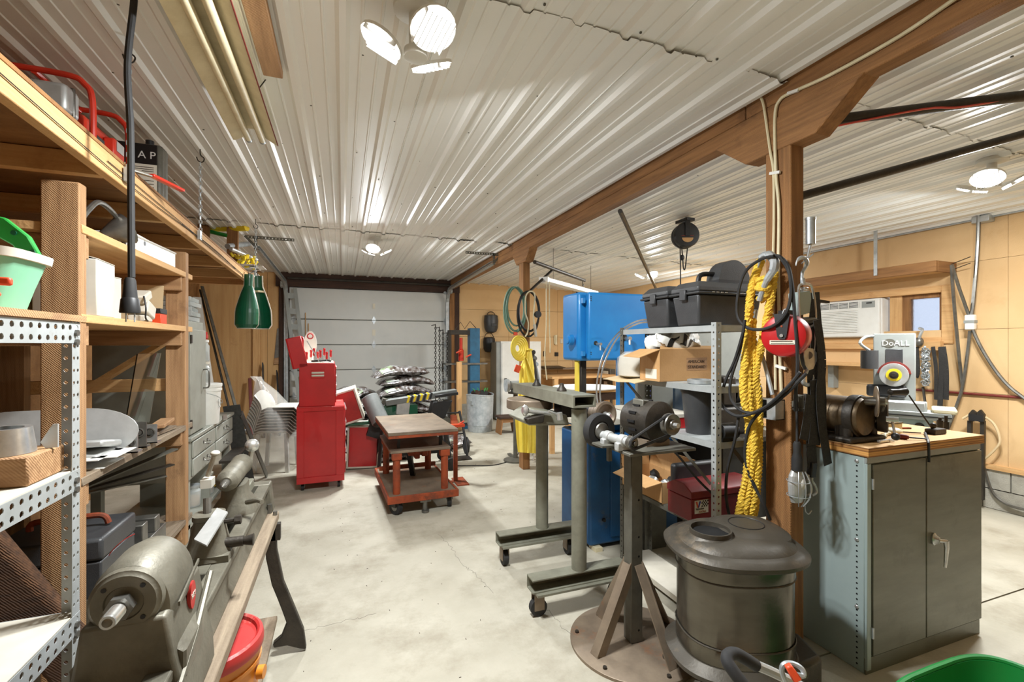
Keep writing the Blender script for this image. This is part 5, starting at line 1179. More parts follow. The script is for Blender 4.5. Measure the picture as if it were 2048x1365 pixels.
# coiled band saw blades leaning on the head
for k in range(2):
    pts = [P(*q, y=3.0 - .03 * k) for q in ([(1196, 812), (1193, 780), (1198, 740), (1212, 700), (1235, 668), (1262, 648), (1292, 640)] if k == 0 else [(1202, 812), (1200, 780), (1206, 735), (1226, 690), (1246, 664), (1270, 650), (1292, 645)])]
    pts += [P(*q, y=2.95 - .03 * k) for q in ((1330, 650), (1345, 690), (1335, 730))]
    sp = smooth(pts, 6); g = G()
    for a, b in zip(sp, sp[1:]): g.bar(a, b, .013, .0015, Y)
    solo('saw_hoop', g, 'bright', ['outer springy band saw blade loop bowed against the blue saw head', 'inner springy band saw blade loop bowed against the blue saw head'][k], 'saw blade')

# fluorescent strip over the back bench
a, b = P(1088, 560, d=6.0), P(1190, 580, d=7.6)
t = thing('strip_light', 'white strip light fixture hanging over the blue band saw with pull cords', 'light fixture', a)
b.z = a.z; e = b; d = (b - a).normalized()
obj('housing', G().bar(a, e, .12, .06), 'white', t, bev=.006); obj('end_cap', G().box(a, (.13, .05, .075), rot('Z', math.degrees(math.atan2(d.y, d.x)) - 90)), 'white', t, bev=.004)
for k, dx in enumerate((0, .045)): obj('pull_cord', G().tube(smooth([a + V((dx, -.07, -.03)), a + V((dx, -.07, -.6)), a + V((dx - .02 + .03 * k, -.07, -1.0 + .2 * k)), a + V((dx + .01, -.07, -1.3 + .35 * k))], 6), .008, 6), 'cream', t)
for f in (.15, .9): q = a.lerp(e, f); obj('hang_wire', G().cyl(q, V((q.x, q.y, zr(q.x))), .003, n=5), 'darkcast', t)
# pipes under the right ceiling
def braceP(a, b, r, mat, label): return solo('steel_pipe', G().cyl(a, b, r, n=12), mat, label, 'pipe')
braceP((2.19, 1.75, 2.31), (3.75, 1.33, 2.78), .022, 'darkcast', 'dark pipe brace rising from the rope-hung post to the ceiling')
b2 = braceP((2.19, 1.56, 2.63), (3.4, 1.10, 2.79), .026, 'darkcast', 'dark pipe with a red wire running from the beam to the ceiling')
solo('red_wire', G().tube(smooth([(2.2, 1.54, 2.595), (2.6, 1.38, 2.675), (2.8, 1.31, 2.69), (3.3, 1.13, 2.785)], 5), .005, 5), 'genred', 'red wire strapped below a dark ceiling pipe', 'wire')
braceP((2.2, 3.33, 2.68), (5.35, 6.9, 2.50), .02, 'darkcast', 'long dark pipe running from the beam toward the corner of the window wall')
braceP((2.2, 5.17, 2.56), (3.57, 6.39, 2.56), .024, 'darkcast', 'dark pipe arm held by a strut on the raincoat-hung post')
braceP((2.19, 5.38, 2.2), (2.62, 5.56, 2.545), .018, 'darkcast', 'short dark strut under the pipe arm on the raincoat-hung post')
solo('pipe_hook', G().tube(smooth([(3.5, 6.33, 2.54), (3.5, 6.33, 2.48), (3.53, 6.35, 2.46), (3.54, 6.36, 2.5)], 4), .006, 6), 'darkcast', 'small iron hook at the end of the pipe arm', 'hook')
# ceiling cord reel
c = P(1370, 472, d=4.6)
t = thing('cord_reel', 'round black retractable cord reel hanging from the ceiling beyond the beam', 'cord reel', c)
ax2 = (V((0, 0, H)) - V((c.x, c.y, H))).normalized(); ax2 = (ax2 + V((.35, 0, 0))).normalized()
o2 = V((0, 0, 0))
obj('drum', G().lathe([(.06, -.075), (.115, -.07), (.125, -.05), (.125, -.02), (.118, -.015), (.118, .015), (.125, .02), (.125, .05), (.115, .068), (.07, .074)], o2, ax2, 36), 'black', t, loc=True)
obj('bracket', G().bar(ax2 * .08 + V((0, 0, -.02)), ax2 * .08 + V((0, 0, .15)), .05, .008, ax2).box((0, 0, .148), (.1, .17, .03)), 'black', t, loc=True, bev=.003)
sx = Z.cross(ax2).normalized(); n0 = ax2 * .0765
obj('label', G().prism([n0 + sx * (.055 * math.cos(b) ) + Z * (-.035 + .045 * math.sin(b)) for b in [PI + PI * i / 12 for i in range(13)]], ax2 * .001), 'card', t, loc=True)
obj('label_text', G().prism([n0 * 1.02 + sx * a_ + Z * b_ for a_, b_ in ((-.06, -.02), (.06, -.02), (.06, -.012), (-.06, -.012))], ax2 * .001), 'rustred', t, loc=True)
obj('eye', G().torus((0, 0, .185), sx, .02, .004, 16, 6).cyl((0, 0, .15), (0, 0, .17), .008, n=8), 'galv', t, loc=True)
obj('hang_rod', G().cyl((0, 0, .2), (0, 0, zr(c.x) - c.z), .003, n=5), 'galv', t, loc=True)
p1, p2 = V((-.06, 0, -.09)), V((-.06, 0, -1.0))
obj('cord', G().tube([p1, V((-.055, 0, -.4)), p2], .006, 6), 'rubber', t, loc=True); obj('cord_loop', G().tube(smooth([V((-.045, 0, -.1)), V((-.03, 0, -.2)), V((-.02, 0, -.32)), V((0, 0, -.33)), V((.02, 0, -.2)), V((.03, 0, -.11))], 5), .006, 6), 'rubber', t, loc=True)
obj('stop_ball', G().ell((-.035, 0, -.22), (.022, .022, .03)), 'black', t, loc=True)

# disconnect box in the far corner
p = P(1216, 757, x=XR - .08)
t = thing('disconnect_box', 'grey electrical disconnect box with white labels at the end of the window wall', 'electrical box', (XR - .014, p.y, p.z))
obj('box', G().bx(XR - .15, XR - .014, p.y - .2, p.y + .2, p.z - .22, p.z + .22), 'slotdark', t, bev=.01); obj('label', G().bx(XR - .152, XR - .15, p.y - .12, p.y + .1, p.z - .02, p.z + .17), 'paper', t); obj('label', G().bx(XR - .152, XR - .15, p.y - .08, p.y + .06, p.z - .16, p.z - .07), 'paper', t)
# tall cabinet and dark machine bench behind the steel shelving
t = thing('tall_cabinet', 'tall grey steel cabinet half hidden behind the loaded steel shelving', 'cabinet', (3.02, 3.3, 0))
obj('body', G().bx(2.74, 3.3, 3.1, 3.5, .04, 1.78), 'grey', t, bev=.006); obj('plinth', G().bx(2.76, 3.28, 3.12, 3.48, 0, .04), 'black', t)
for a, b in ((2.75, 3.015), (3.025, 3.29)): d = obj('door', G().bx(a, b, 3.085, 3.1, .08, 1.74), 'grey', t, bev=.004); obj('pull', G().bx(b - .04 if a < 2.9 else a + .02, b - .02 if a < 2.9 else a + .04, 3.07, 3.085, .9, 1.0), 'bright', d)
t = thing('machine_bench', 'dark steel machine bench behind the loaded steel shelving', 'workbench', (2.75, 2.68, 0))
obj('top', G().bx(2.44, 3.02, 2.45, 2.92, .86, .90), 'darkcast', t, bev=.004); obj('skirt', G().bx(2.48, 2.98, 2.5, 2.9, .3, .86), 'black', t)
for x in (2.47, 2.97):
    for y in (2.48, 2.88): obj('leg', G().bx(x - .03, x + .03, y - .03, y + .03, 0, .86), 'darkcast', t)
t = thing('shaper_head', 'dark cast machine head with a motor standing on the machine bench', 'machine', (2.7, 2.68, .90))
obj('casting', G().bx(2.5, 2.9, 2.56, 2.8, .90, 1.10).bx(2.56, 2.7, 2.58, 2.78, 1.10, 1.32), 'darkcast', t, bev=.02); obj('motor', G().cyl((2.72, 2.68, 1.2), (2.96, 2.68, 1.2), .09, n=20), 'black', t); obj('crank', G().torus((2.47, 2.6, 1.02), X, .07, .01, 20, 6), 'bright', t)
# ================================================================== tube bender on rolling T feet
t = thing('rolling_stand', 'grey-green rolling steel stand of two round columns carrying a channel and clamps', 'stand', (1.3, 2.75, 0))
r0 = .045
Cf, Cr = V((1.315, 2.42, 0)), V((1.36, 3.06, 0))
for nm, C, xl, xr in (('front', Cf, 1.0, 1.62), ('rear', Cr, 1.02, 1.62)):
    dy = .05
    ft = obj('foot_channel', G().prism([(xl, C.y - .045, .15), (xl, C.y + .045, .15), (xl, C.y + .045, .225), (xl, C.y - .045, .225), (xl, C.y - .045, .218), (xl, C.y + .038, .218), (xl, C.y + .038, .157), (xl, C.y - .045, .157)], (xr - xl, 0, 0)), 'greygreen', t)
    obj('foot_flange', G().bx(xl + .02, xr, C.y - .07, C.y + .05, .138, .15), 'greygreen', t)
    for x in (xl + .05, xr - .05):
        cs = obj('caster', G().cyl((x, C.y - .018, .052), (x, C.y + .018, .052), .05, n=20) if nm == 'front' else G().cyl((x - .018, C.y, .052), (x + .018, C.y, .052), .05, n=20), 'rubber', t)
        obj('fork', (G().bx(x - .03, x + .03, C.y - .026, C.y - .02, .04, .138).bx(x - .03, x + .03, C.y + .02, C.y + .026, .04, .138) if nm == 'front' else G().bx(x - .026, x - .02, C.y - .03, C.y + .03, .04, .138).bx(x + .02, x + .026, C.y - .03, C.y + .03, .04, .138)).bx(x - .03, x + .03, C.y - .03, C.y + .03, .128, .138), 'plate', cs)
    obj('column', G().cyl((C.x, C.y, .225), (C.x, C.y, 1.17 if nm == 'front' else 1.08), r0, n=26), 'greygreen', t)
# channel across the top, running back
a, b = V((1.32, 2.36, 1.185)), V((1.30, 3.30, 1.185))
pr = [(-.075, 0), (.075, 0), (.075, .072), (-.075, .072)]; pi = [(-.064, .011), (.064, .011), (.064, .061), (-.064, .061)]
g = G(); rings = []
for P0 in (a, b):
    rings.append(([P0 + V((x, 0, z)) for x, z in pr], [P0 + V((x, 0, z)) for x, z in pi]))
(o1, i1), (o2_, i2) = rings
g.add(o1 + o2_ + i1 + i2, [(k, (k + 1) % 4, (k + 1) % 4 + 4, k + 4) for k in range(4)] + [(k + 8, (k + 1) % 4 + 8, (k + 1) % 4 + 12, k + 12) for k in range(4)] + [(k, (k + 1) % 4, (k + 1) % 4 + 8, k + 8) for k in range(4)] + [(k + 4, (k + 1) % 4 + 4, (k + 1) % 4 + 12, k + 12) for k in range(4)])
obj('top_channel', g, 'greygreen', t)
for y in (2.62, 3.02): obj('clamp_nut', G().lathe([(.032, 0), (.03, .012), (.016, .03), (.014, .045), (.006, .05)], (1.30, y, 1.257), n=14), 'darkcast', t)
obj('turntable', G().lathe([(.16, 1.105), (.165, 1.11), (.165, 1.165), (.16, 1.172)], (1.24, 3.0, 0), n=30, sx=1.), 'plate', t)
obj('vise_body', G().prism([P(1045, 842, y=2.62), P(1075, 822, y=2.62), P(1135, 830, y=2.62), P(1140, 852, y=2.62), P(1100, 852, y=2.62), P(1060, 852, y=2.62)], (0, .28, 0)), 'greygreen', t, bev=.012)
obj('vise_jaw', G().prism([P(1054, 838, y=2.58), P(1090, 830, y=2.58), P(1088, 846, y=2.58), P(1058, 850, y=2.58)], (0, .06, 0)), 'darkcast', t, bev=.006)
obj('screw', G().cyl(P(1048, 822, y=2.6), P(1100, 828, y=2.6), .012, n=10), 'bright', t)
obj('screw_knob', G().lathe([(.02, 0), (.034, .012), (.034, .022), (.02, .035)], P(1045, 821, y=2.6), (1, 0, -.1), 14), 'bright', t)
obj('clamp_screw', G().cyl(P(1097, 823, y=2.5), P(1122, 832, y=2.5), .008, n=8).cyl(P(1118, 826, y=2.5), P(1120, 840, y=2.5), .02, n=12), 'bright', t)
q0 = P(1195, 818, y=2.62)
obj('spindle_housing', G().cyl((1.50, 2.95, 1.10), (1.575, 2.64, 1.10), .06, n=22).bx(1.38, 1.56, 2.78, 2.9, 1.06, 1.18), 'black', t)
obj('chuck', G().lathe([(.05, 0), (.068, .01), (.07, .06), (.08, .07), (.088, .10), (.086, .115), (.07, .118), (.06, .10), (.02, .09)], (1.57, 2.67, 1.10), (.12, -1, 0), 30), 'plate', t)
obj('arbor_nut', G().lathe([(.016, .09), (.022, .11), (.016, .13), (.022, .145), (.012, .16)], (1.57, 2.67, 1.10), (.12, -1, 0), 12), 'bright', t)

# ================================================================== grinder on a round-plate pedestal
c = V((1.42, 2.03, 0))
t = thing('pedestal_grinder', 'shop-built belt-driven grinder on a braced post with a round steel base plate', 'grinder', c)
obj('base_plate', G().lathe([(.325, 0), (.325, .014), (.322, .016)], n=56), 'plate', t, loc=True)
for k in range(6): a = .5 + k * PI / 3; obj('bolt', G().cyl((.29 * math.cos(a), .29 * math.sin(a), .016), (.29 * math.cos(a), .29 * math.sin(a), .026), .01, n=8), 'darkcast', t, loc=True)
obj('post', G().bx(-.035, .035, -.035, .035, .016, 1.02), 'slotdark', t, loc=True, bev=.004)
for z in (.08, .46, .56, .75): obj('bolt_hole', G().cyl((.01, -.0355, z), (.01, -.036, z), .006, n=8), 'void', t, loc=True)
for k in range(4):
    a = .17 + k * PI / 2; d = V((math.cos(a), math.sin(a), 0)); s = Z.cross(d)
    p, q = d * .26 + V((0, 0, .016)), d * .04 + V((0, 0, .42))
    obj('brace', G().bar(p, q, .055, .006, d).bar(p + s * .025 - d * .02, q + s * .025 - d * .02, .006, .05, d), 'plate', t, loc=True)
zt = 1.02
obj('top_plate', G().bx(-.15, .24, -.19, .12, zt, zt + .014), 'slotdark', t, loc=True, bev=.002)
obj('rest_plate', G().bx(-.22, -.08, -.06, .10, zt + .02, zt + .03).bx(-.16, -.14, -.02, .0, zt - .06, zt + .02), 'slotdark', t, loc=True)
# arbor with wheel and pulley, pointing toward the aisle
dv = V((.13, -1, 0)).normalized()
wc, pl = P(1214, 862, y=2.10) - c, P(1263, 888, y=1.86) - c
pl = V((pl.x, pl.y, zt + .062)); wc = V((wc.x, wc.y, zt + .09)); a0_, a1_ = V((wc.x, wc.y, zt + .066)), pl
obj('arbor', G().cyl(V((pl.x - .03, pl.y + .23, pl.z)), pl, .022, n=16), 'aluplate', t, loc=True)
for f in (.06, .17): q = pl - dv * f; obj('bearing_block', G().box((q.x, q.y, zt + .035), (.08, .035, .04)).cyl(q - dv * .02, q + dv * .02, .03, n=14), 'aluplate', t, loc=True, bev=.006)
wc = pl - dv * .245 + V((-.0, 0, .02))
gw = obj('grinding_wheel', G().lathe([(.03, -.03), (.04, -.026), (.085, -.024), (.09, -.018), (.09, .018), (.085, .024), (.05, .024), (.045, .016), (.02, .016)], wc, dv, 36), 'rubber', t, loc=True)
obj('flange', G().lathe([(.045, .02), (.04, .03), (.02, .034)], wc, dv, 24), 'steel', gw, loc=True)
obj('small_pulley', G().lathe([(.03, -.012), (.03, -.008), (.022, 0), (.03, .008), (.03, .014), (.012, .018), (.01, .03)], pl, dv, 24), 'steel', t, loc=True)
mp = P(1341, 848, y=1.87) - c; mp = V((mp.x, mp.y, zt + .135)); mc = mp - dv * .15
m = obj('motor', G().lathe([(.05, -.13), (.09, -.12), (.1, -.10), (.1, .06), (.105, .065), (.105, .085), (.085, .095), (.03, .1)], mc, dv, 32), 'darkcast', t, loc=True)
g = G()
for k in range(14):
    a = k * 2 * PI / 14; x_, y_, z_ = frame(dv); g.box(mc + dv * -.02 + (x_ * math.cos(a) + y_ * math.sin(a)) * .101, (.012, .012, .05), Matrix((x_, y_, z_)).transposed())
obj('cooling_slots', g, 'black', m, loc=True, kind='stuff')
obj('large_pulley', G().lathe([(.02, -.02), (.052, -.02), (.054, -.014), (.044, 0), (.054, .012), (.052, .018), (.046, .014), (.026, .012), (.022, .024), (.014, .026)], mp, dv, 36), 'steel', t, loc=True)
obj('pulley_nut', G().cyl(mp + dv * .02, mp + dv * .05, .013, n=6), 'bright', t, loc=True)
x_, y_, _ = frame(dv); pl2 = pl + dv * (mp - pl).dot(dv); n1 = dv.cross((mp - pl2).normalized())
obj('drive_belt', G().tube([pl2 + n1 * .026, mp + n1 * .05] + [mp + (mp - pl2).normalized() * .05 * math.sin(b) + n1 * .05 * math.cos(b) for b in (.6, 1.2, 1.57, 2.0, 2.6)] + [mp - n1 * .05, pl2 - n1 * .026] + [pl2 - (mp - pl2).normalized() * .026 * math.sin(b) - n1 * .026 * math.cos(b) for b in (.6, 1.57, 2.5)], .007, 6, True), 'rubber', t, loc=True)
obj('switch_box', G().box((.04, .0, zt + .17), (.05, .07, .15), rot('Y', 8) @ rot('Z', 15)).box((.03, .01, zt + .06), (.03, .05, .1)), 'slotdark', t, loc=True, bev=.006)
obj('motor_foot', G().bx(mc.x - .07, mc.x + .07, mc.y - .08, mc.y + .08, zt + .014, zt + .045), 'plate', t, loc=True)
obj('power_lead', G().tube(smooth([(.2, .0, zt + .0), (.26, -.03, zt - .06), (.38, -.05, zt - .2), (.5, -.04, zt - .3)], 6), .007, 6), 'black', t, loc=True)

# ================================================================== slotted shelf of the middle
sx0, sx1, sy0, sy1 = 1.85, 2.075, 1.905, 2.80
s = thing('steel_shelving', 'grey slotted steel shelving loaded with toolboxes beside the rope-hung post', 'shelf', ((sx0 + sx1) / 2, 2.35, 0))
def slot_post2(x, y, dx, dy, mat):
    g = G().perf((x, y, 0), (0, 0, 1.67), (dx * .034, 0, 0), 46, 1, .006); g.perf((x, y, 0), (0, 0, 1.67), (0, dy * .034, 0), 46, 1, .006); obj('post', g, mat, s, solid=.002)
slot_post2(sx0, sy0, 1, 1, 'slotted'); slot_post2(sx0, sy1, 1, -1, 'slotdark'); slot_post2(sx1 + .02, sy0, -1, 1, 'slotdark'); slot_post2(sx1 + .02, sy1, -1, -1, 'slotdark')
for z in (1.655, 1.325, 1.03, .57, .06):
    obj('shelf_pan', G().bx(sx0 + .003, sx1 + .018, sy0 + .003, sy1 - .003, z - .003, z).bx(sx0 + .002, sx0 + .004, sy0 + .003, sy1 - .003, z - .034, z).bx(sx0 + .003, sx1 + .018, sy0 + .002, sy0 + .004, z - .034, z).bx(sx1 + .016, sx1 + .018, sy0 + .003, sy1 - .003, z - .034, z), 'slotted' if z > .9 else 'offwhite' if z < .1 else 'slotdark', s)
obj('cross_brace', G().bar((sx0 + .01, sy1 - .02, 1.32), (sx0 + .01, sy0 + .05, .80), .02, .003, X), 'slotdark', s); obj('cross_brace', G().bar((sx0, sy0 + .01, 1.12), (sx1 + .02, sy0 + .01, .86), .02, .003, Y), 'slotdark', s)
# --- black plastic tool boxes on top
def pbox(x0, x1, y0, y1, z, h, label, tap=.03, handle=True):
    t = thing('toolbox', label, 'toolbox', ((x0 + x1) / 2, (y0 + y1) / 2, z)); X_, Y_ = (x1 - x0) / 2, (y1 - y0) / 2
    rg = lambda a, zz: [V((sx_ * (X_ - a), sy_ * (Y_ - a), zz)) for sx_, sy_ in ((-1, -1), (1, -1), (1, 1), (-1, 1))]
    obj('body', G().loft([rg(tap, 0), rg(tap * .3, h * .7)]), 'bplastic', t, loc=True, bev=.012)
    obj('lip', G().loft([rg(-.004, h * .70), rg(-.006, h * .75)]), 'bplastic', t, loc=True, bev=.004)
    obj('lid', G().loft([rg(.002, h * .752), rg(.004, h * .86), rg(.035, h)]), 'bplastic', t, loc=True, bev=.01)
    obj('latch', G().box((-X_ - .004, 0, h * .70), (.014, .05, .06)), 'bplastic', t, loc=True, bev=.003)
    if handle: obj('handle', G().tube(smooth([(-X_ * .5, .02, h - .012), (-X_ * .42, .02, h + .05), (0, .02, h + .06), (X_ * .42, .02, h + .05), (X_ * .5, .02, h - .012)], 4), .014, 8), 'black', t, loc=True)
    return t
pbox(1.83, 2.09, 2.27, 2.53, 1.656, .255, 'smaller black plastic toolbox on top of the steel shelving', handle=False)
bb = pbox(1.82, 2.30, 2.0, 2.235, 1.656, .25, 'larger black plastic toolbox with a handle on top of the steel shelving')
for k in range(8): obj('scratch', G().box((-.14 + .03 * k + .06 * (k > 3), -.1235, .186), (.016, .002, .004)), 'offwhite', bb, loc=True)
t = thing('round_case', 'dark rounded case standing behind the rope coil on the large toolbox', 'case', (2.16, 2.13, 1.908))
obj('dome', G().loft([[V((.12 * math.cos(PI * i / 16), .05 * s_, .14 * math.sin(PI * i / 16))) for i in range(17)] for s_ in (-1, -.8, .8, 1)]), 'bplastic', t, loc=True); obj('band', G().bx(-.125, .125, -.055, .055, 0, .02), 'black', t, loc=True)
# --- shelf at 1.325
t = thing('open_carton', 'long open cardboard carton with a hanging flap on the steel shelving', 'box', (2.02, 2.40, 1.326))
x0, x1, y0, y1, z0, z1 = 1.80, 2.26, 2.30, 2.50, 1.326, 1.52
g = G().bx(x0, x0 + .004, y0, y1, z0, z1).bx(x1 - .004, x1, y0, y1, z0, z1).bx(x0, x1, y0, y0 + .004, z0, z1).bx(x0, x1, y1 - .004, y1, z0, z1).bx(x0, x1, y0, y1, z0, z0 + .004); obj('shell', g, 'card', t)
obj('flap', G().prism([(x0, y0, z1), (x0, y1, z1), (x0 - .11, y1 + .02, z1 - .045), (x0 - .12, y0 + .04, z1 - .05)], (0, 0, .004)), 'card', t); obj('flap', G().prism([(x0, y0, z1), (x1, y0, z1), (x1, y0 + .06, z1 + .02), (x0 + .05, y0 + .06, z1 + .02)], (0, 0, .004)), 'card', t)
obj('printed_panel', G().bx(x0 + .20, x0 + .36, y0 - .0006, y0, 1.39, 1.47), 'rough_x', t)
text('AMERICAN', .026, (x0 + .21, y0 - .001, 1.437), X, Z, 'print', t); text('STANDARD', .026, (x0 + .21, y0 - .001, 1.403), X, Z, 'print', t)
obj('end_label', G().bx(x0 - .0006, x0, y0 + .03, y1 - .06, 1.34, 1.40), 'paper', t)
def blob(u, v, c=V((1.99, 2.40, 1.565))):
    a = 2 * PI * u; b = PI * (v - .5)
    return V((c.x + .19 * math.cos(a) * math.cos(b) * (1 + .15 * math.sin(5 * a + 3 * b)), c.y + .09 * math.sin(a) * math.cos(b) * (1 + .1 * math.sin(7 * a)), c.z + .075 * math.sin(b) * (1 + .35 * math.sin(4 * a + 2)) + .012 * math.sin(9 * a + 7 * b)))
t = thing('shopping_bag', 'crumpled white plastic bag with black printing on the open carton', 'bag', (1.96, 2.4, 1.5))
obj('film', G().grid(blob, 40, 18), 'white', t, sm=70)
for u0 in (.66, .72, .78):
    obj('print', G().grid(lambda u, v: V((1.99, 2.40, 1.565)) + (blob(u0 + .03 * u + .03 * v, .42 + .22 * v) - V((1.99, 2.40, 1.565))) * 1.02, 4, 8), 'black', t, sm=70)
t = thing('wrapped_roll', 'roll wrapped in clear plastic lying on a cardboard sheet at the shelf end', 'roll', (1.92, 2.66, 1.331))
obj('roll', G().lathe([(.11, 0), (.145, .01), (.15, .08), (.14, .14), (.09, .165), (.02, .17)], (0, 0, .0), n=30), 'offwhite', t, loc=True)
obj('wrap', G().lathe([(.12, 0), (.158, .012), (.162, .07), (.155, .13), (.11, .172), (.03, .18)], (0, 0, .0), n=26), 'clearbag', t, loc=True)
g = G().grid(lambda u, v: V((1.72 + .36 * u, 2.44 + .38 * v, 1.328 - .03 * max(0, .35 - u) * 2 + .004 * math.sin(9 * v))), 10, 6); solo('cardboard_sheet', g, 'cardlight', 'bent cardboard sheet under the plastic-wrapped roll', 'cardboard', solid=.004)
solo('steel_ring', G().lathe([(.065, 0), (.07, .003), (.07, .022), (.065, .025), (.05, .025), (.05, 0)], (1.94, 2.12, 1.326), n=28), 'galv', 'flat grey steel ring on the shelf in front of the open carton', 'ring')
# --- shelf at 1.03
t = thing('saw_box', 'white and red printed carton lying on the middle steel shelf', 'box', (1.95, 2.5, 1.03))
obj('body', G().bx(1.80, 2.06, 2.3, 2.78, 1.03, 1.10), 'white', t, bev=.003); obj('lid', G().bx(1.795, 2.065, 2.295, 2.785, 1.10, 1.125), 'offwhite', t, bev=.003); obj('red_print', G().prism([(1.799, 2.298, 1.035), (1.799, 2.40, 1.035), (1.799, 2.298, 1.12)], (-.001, 0, 0)).bx(1.80, 2.06, 2.2985, 2.2995, 1.035, 1.12), 'red', t)
t = thing('waste_bin', 'dark plastic bin on the middle steel shelf', 'bin', (1.98, 2.17, 1.03))
obj('body', G().lathe([(.075, 0), (.10, .24), (.105, .24), (.105, .255), (.095, .255), (.07, .02)], n=30), 'bplastic', t, loc=True)
t = thing('drill_motor', 'black electric motor at the front of the middle shelf', 'motor', (1.93, 1.98, 1.03))
obj('body', G().cyl((-.03, -.04, .05), (.08, -.04, .05), .045, n=18).bx(-.03, .07, -.07, -.01, 0, .03), 'black', t, loc=True, bev=.004); obj('shaft', G().cyl((-.06, -.04, .05), (-.03, -.04, .05), .012, n=10), 'bright', t, loc=True)
t = thing('breaker_panel', 'pale grey electrical enclosure standing between the shelving and the saw', 'enclosure', (2.22, 2.92, 0))
obj('stand', G().bx(2.13, 2.33, 2.9, 2.98, 0, .9), 'slotdark', t); obj('box', G().bx(2.1, 2.36, 2.86, 2.98, .9, 1.28), 'grey', t, bev=.005); obj('nameplate', G().bx(2.13, 2.16, 2.858, 2.86, 1.08, 1.24), 'bluelabel', t); obj('switch', G().bx(2.20, 2.22, 2.84, 2.86, 1.0, 1.05), 'black', t)
# --- shelf at .57
t = thing('parts_carton', 'open cardboard carton of metal parts on the lower steel shelf', 'box', (1.96, 2.52, .57))
x0, x1, y0, y1, z0, z1 = 1.84, 2.07, 2.33, 2.76, .571, .70
g = G().bx(x0, x0 + .004, y0, y1, z0, z1).bx(x1 - .004, x1, y0, y1, z0, z1).bx(x0, x1, y0, y0 + .004, z0, z1).bx(x0, x1, y1 - .004, y1, z0, z1).bx(x0, x1, y0, y1, z0, z0 + .004); obj('shell', g, 'card', t)
obj('flap', G().prism([(x1, y0, z1), (x1, y1, z1), (x1 + .02, y1, z1 + .12), (x1 + .02, y0, z1 + .12)], (.004, 0, 0)), 'card', t); obj('flap', G().prism([(x0, y1, z1), (x1, y1, z1), (x1, y1 + .01, z1 + .11), (x0, y1 + .01, z1 + .11)], (0, .004, 0)), 'card', t); obj('flap', G().prism([(x0, y0, z1), (x0, y1 - .04, z1), (x0 - .12, y1 - .07, z1 - .02), (x0 - .12, y0, z1 - .02)], (0, 0, .004)), 'card', t)
random.seed(4)
for k in range(5):
    p = V((random.uniform(1.88, 2.03), random.uniform(2.36, 2.68), .66)); obj('metal_part', G().lathe([(.025, -.02), (.035, -.01), (.035, .02), (.015, .03)], p, (random.uniform(-1, 1), random.uniform(-1, 1), .7), 14), ['steel', 'bright', 'rubber', 'galv', 'black'][k], t)
t = thing('black_case', 'black carrying case leaning behind the red toolbox', 'case', (2.0, 2.28, .571)); obj('body', G().box((2.03, 2.265, .705), (.34, .05, .26)), 'black', t, bev=.02); obj('rim', G().box((2.03, 2.265, .72), (.345, .054, .012)), 'bplastic', t)
x0, x1, y0, y1, z0 = 1.80, 2.25, 2.03, 2.23, .571
t = thing('toolbox', 'dark red steel toolbox with a sticker on the lower steel shelf', 'toolbox', ((x0 + x1) / 2, (y0 + y1) / 2, z0))
obj('body', G().bx(x0, x1, y0, y1, z0, z0 + .126), 'darkred', t, bev=.006); obj('lid', G().prism([(x0 - .004, y0 - .004, z0 + .128), (x0 - .004, y1 + .004, z0 + .128), (x0 - .004, y1 + .004, z0 + .165), (x0 - .004, y1 - .06, z0 + .20), (x0 - .004, y0 + .06, z0 + .20), (x0 - .004, y0 - .004, z0 + .165)], (x1 - x0 + .008, 0, 0)), 'darkred', t, bev=.004)
st = obj('sticker', G().bx(x0 + .02, x0 + .115, y0 - .0012, y0, z0 + .045, z0 + .118), 'paper', t)
g = G()
for i in range(6):
    for j in range(4):
        if (i + j) % 2 == 0: x = x0 + .066 + i * .008; z = z0 + .079 + j * .009; g.prism([(x, y0 - .0014, z), (x + .008, y0 - .0014, z), (x + .0095, y0 - .0014, z + .009), (x + .0015, y0 - .0014, z + .009)], (0, -.0003, 0))
obj('check_print', g, 'labelblack', st, kind='stuff')
zz = z0 + .078; obj('emblem_stroke', G().prism([(x0 + .026, y0 - .0014, zz + .034), (x0 + .038, y0 - .0014, zz + .034), (x0 + .048, y0 - .0014, zz), (x0 + .038, y0 - .0014, zz)], (0, -.0003, 0)), 'orange', st); obj('emblem_stroke', G().prism([(x0 + .042, y0 - .0014, zz), (x0 + .050, y0 - .0014, zz), (x0 + .064, y0 - .0014, zz + .034), (x0 + .052, y0 - .0014, zz + .034)], (0, -.0003, 0)), 'bluelabel', st)
text('Valvoline', .016, (x0 + .026, y0 - .0016, z0 + .066), X, Z, 'labelblack', st); text('RACING', .013, (x0 + .05, y0 - .0016, z0 + .050), X, Z, 'rust', st)
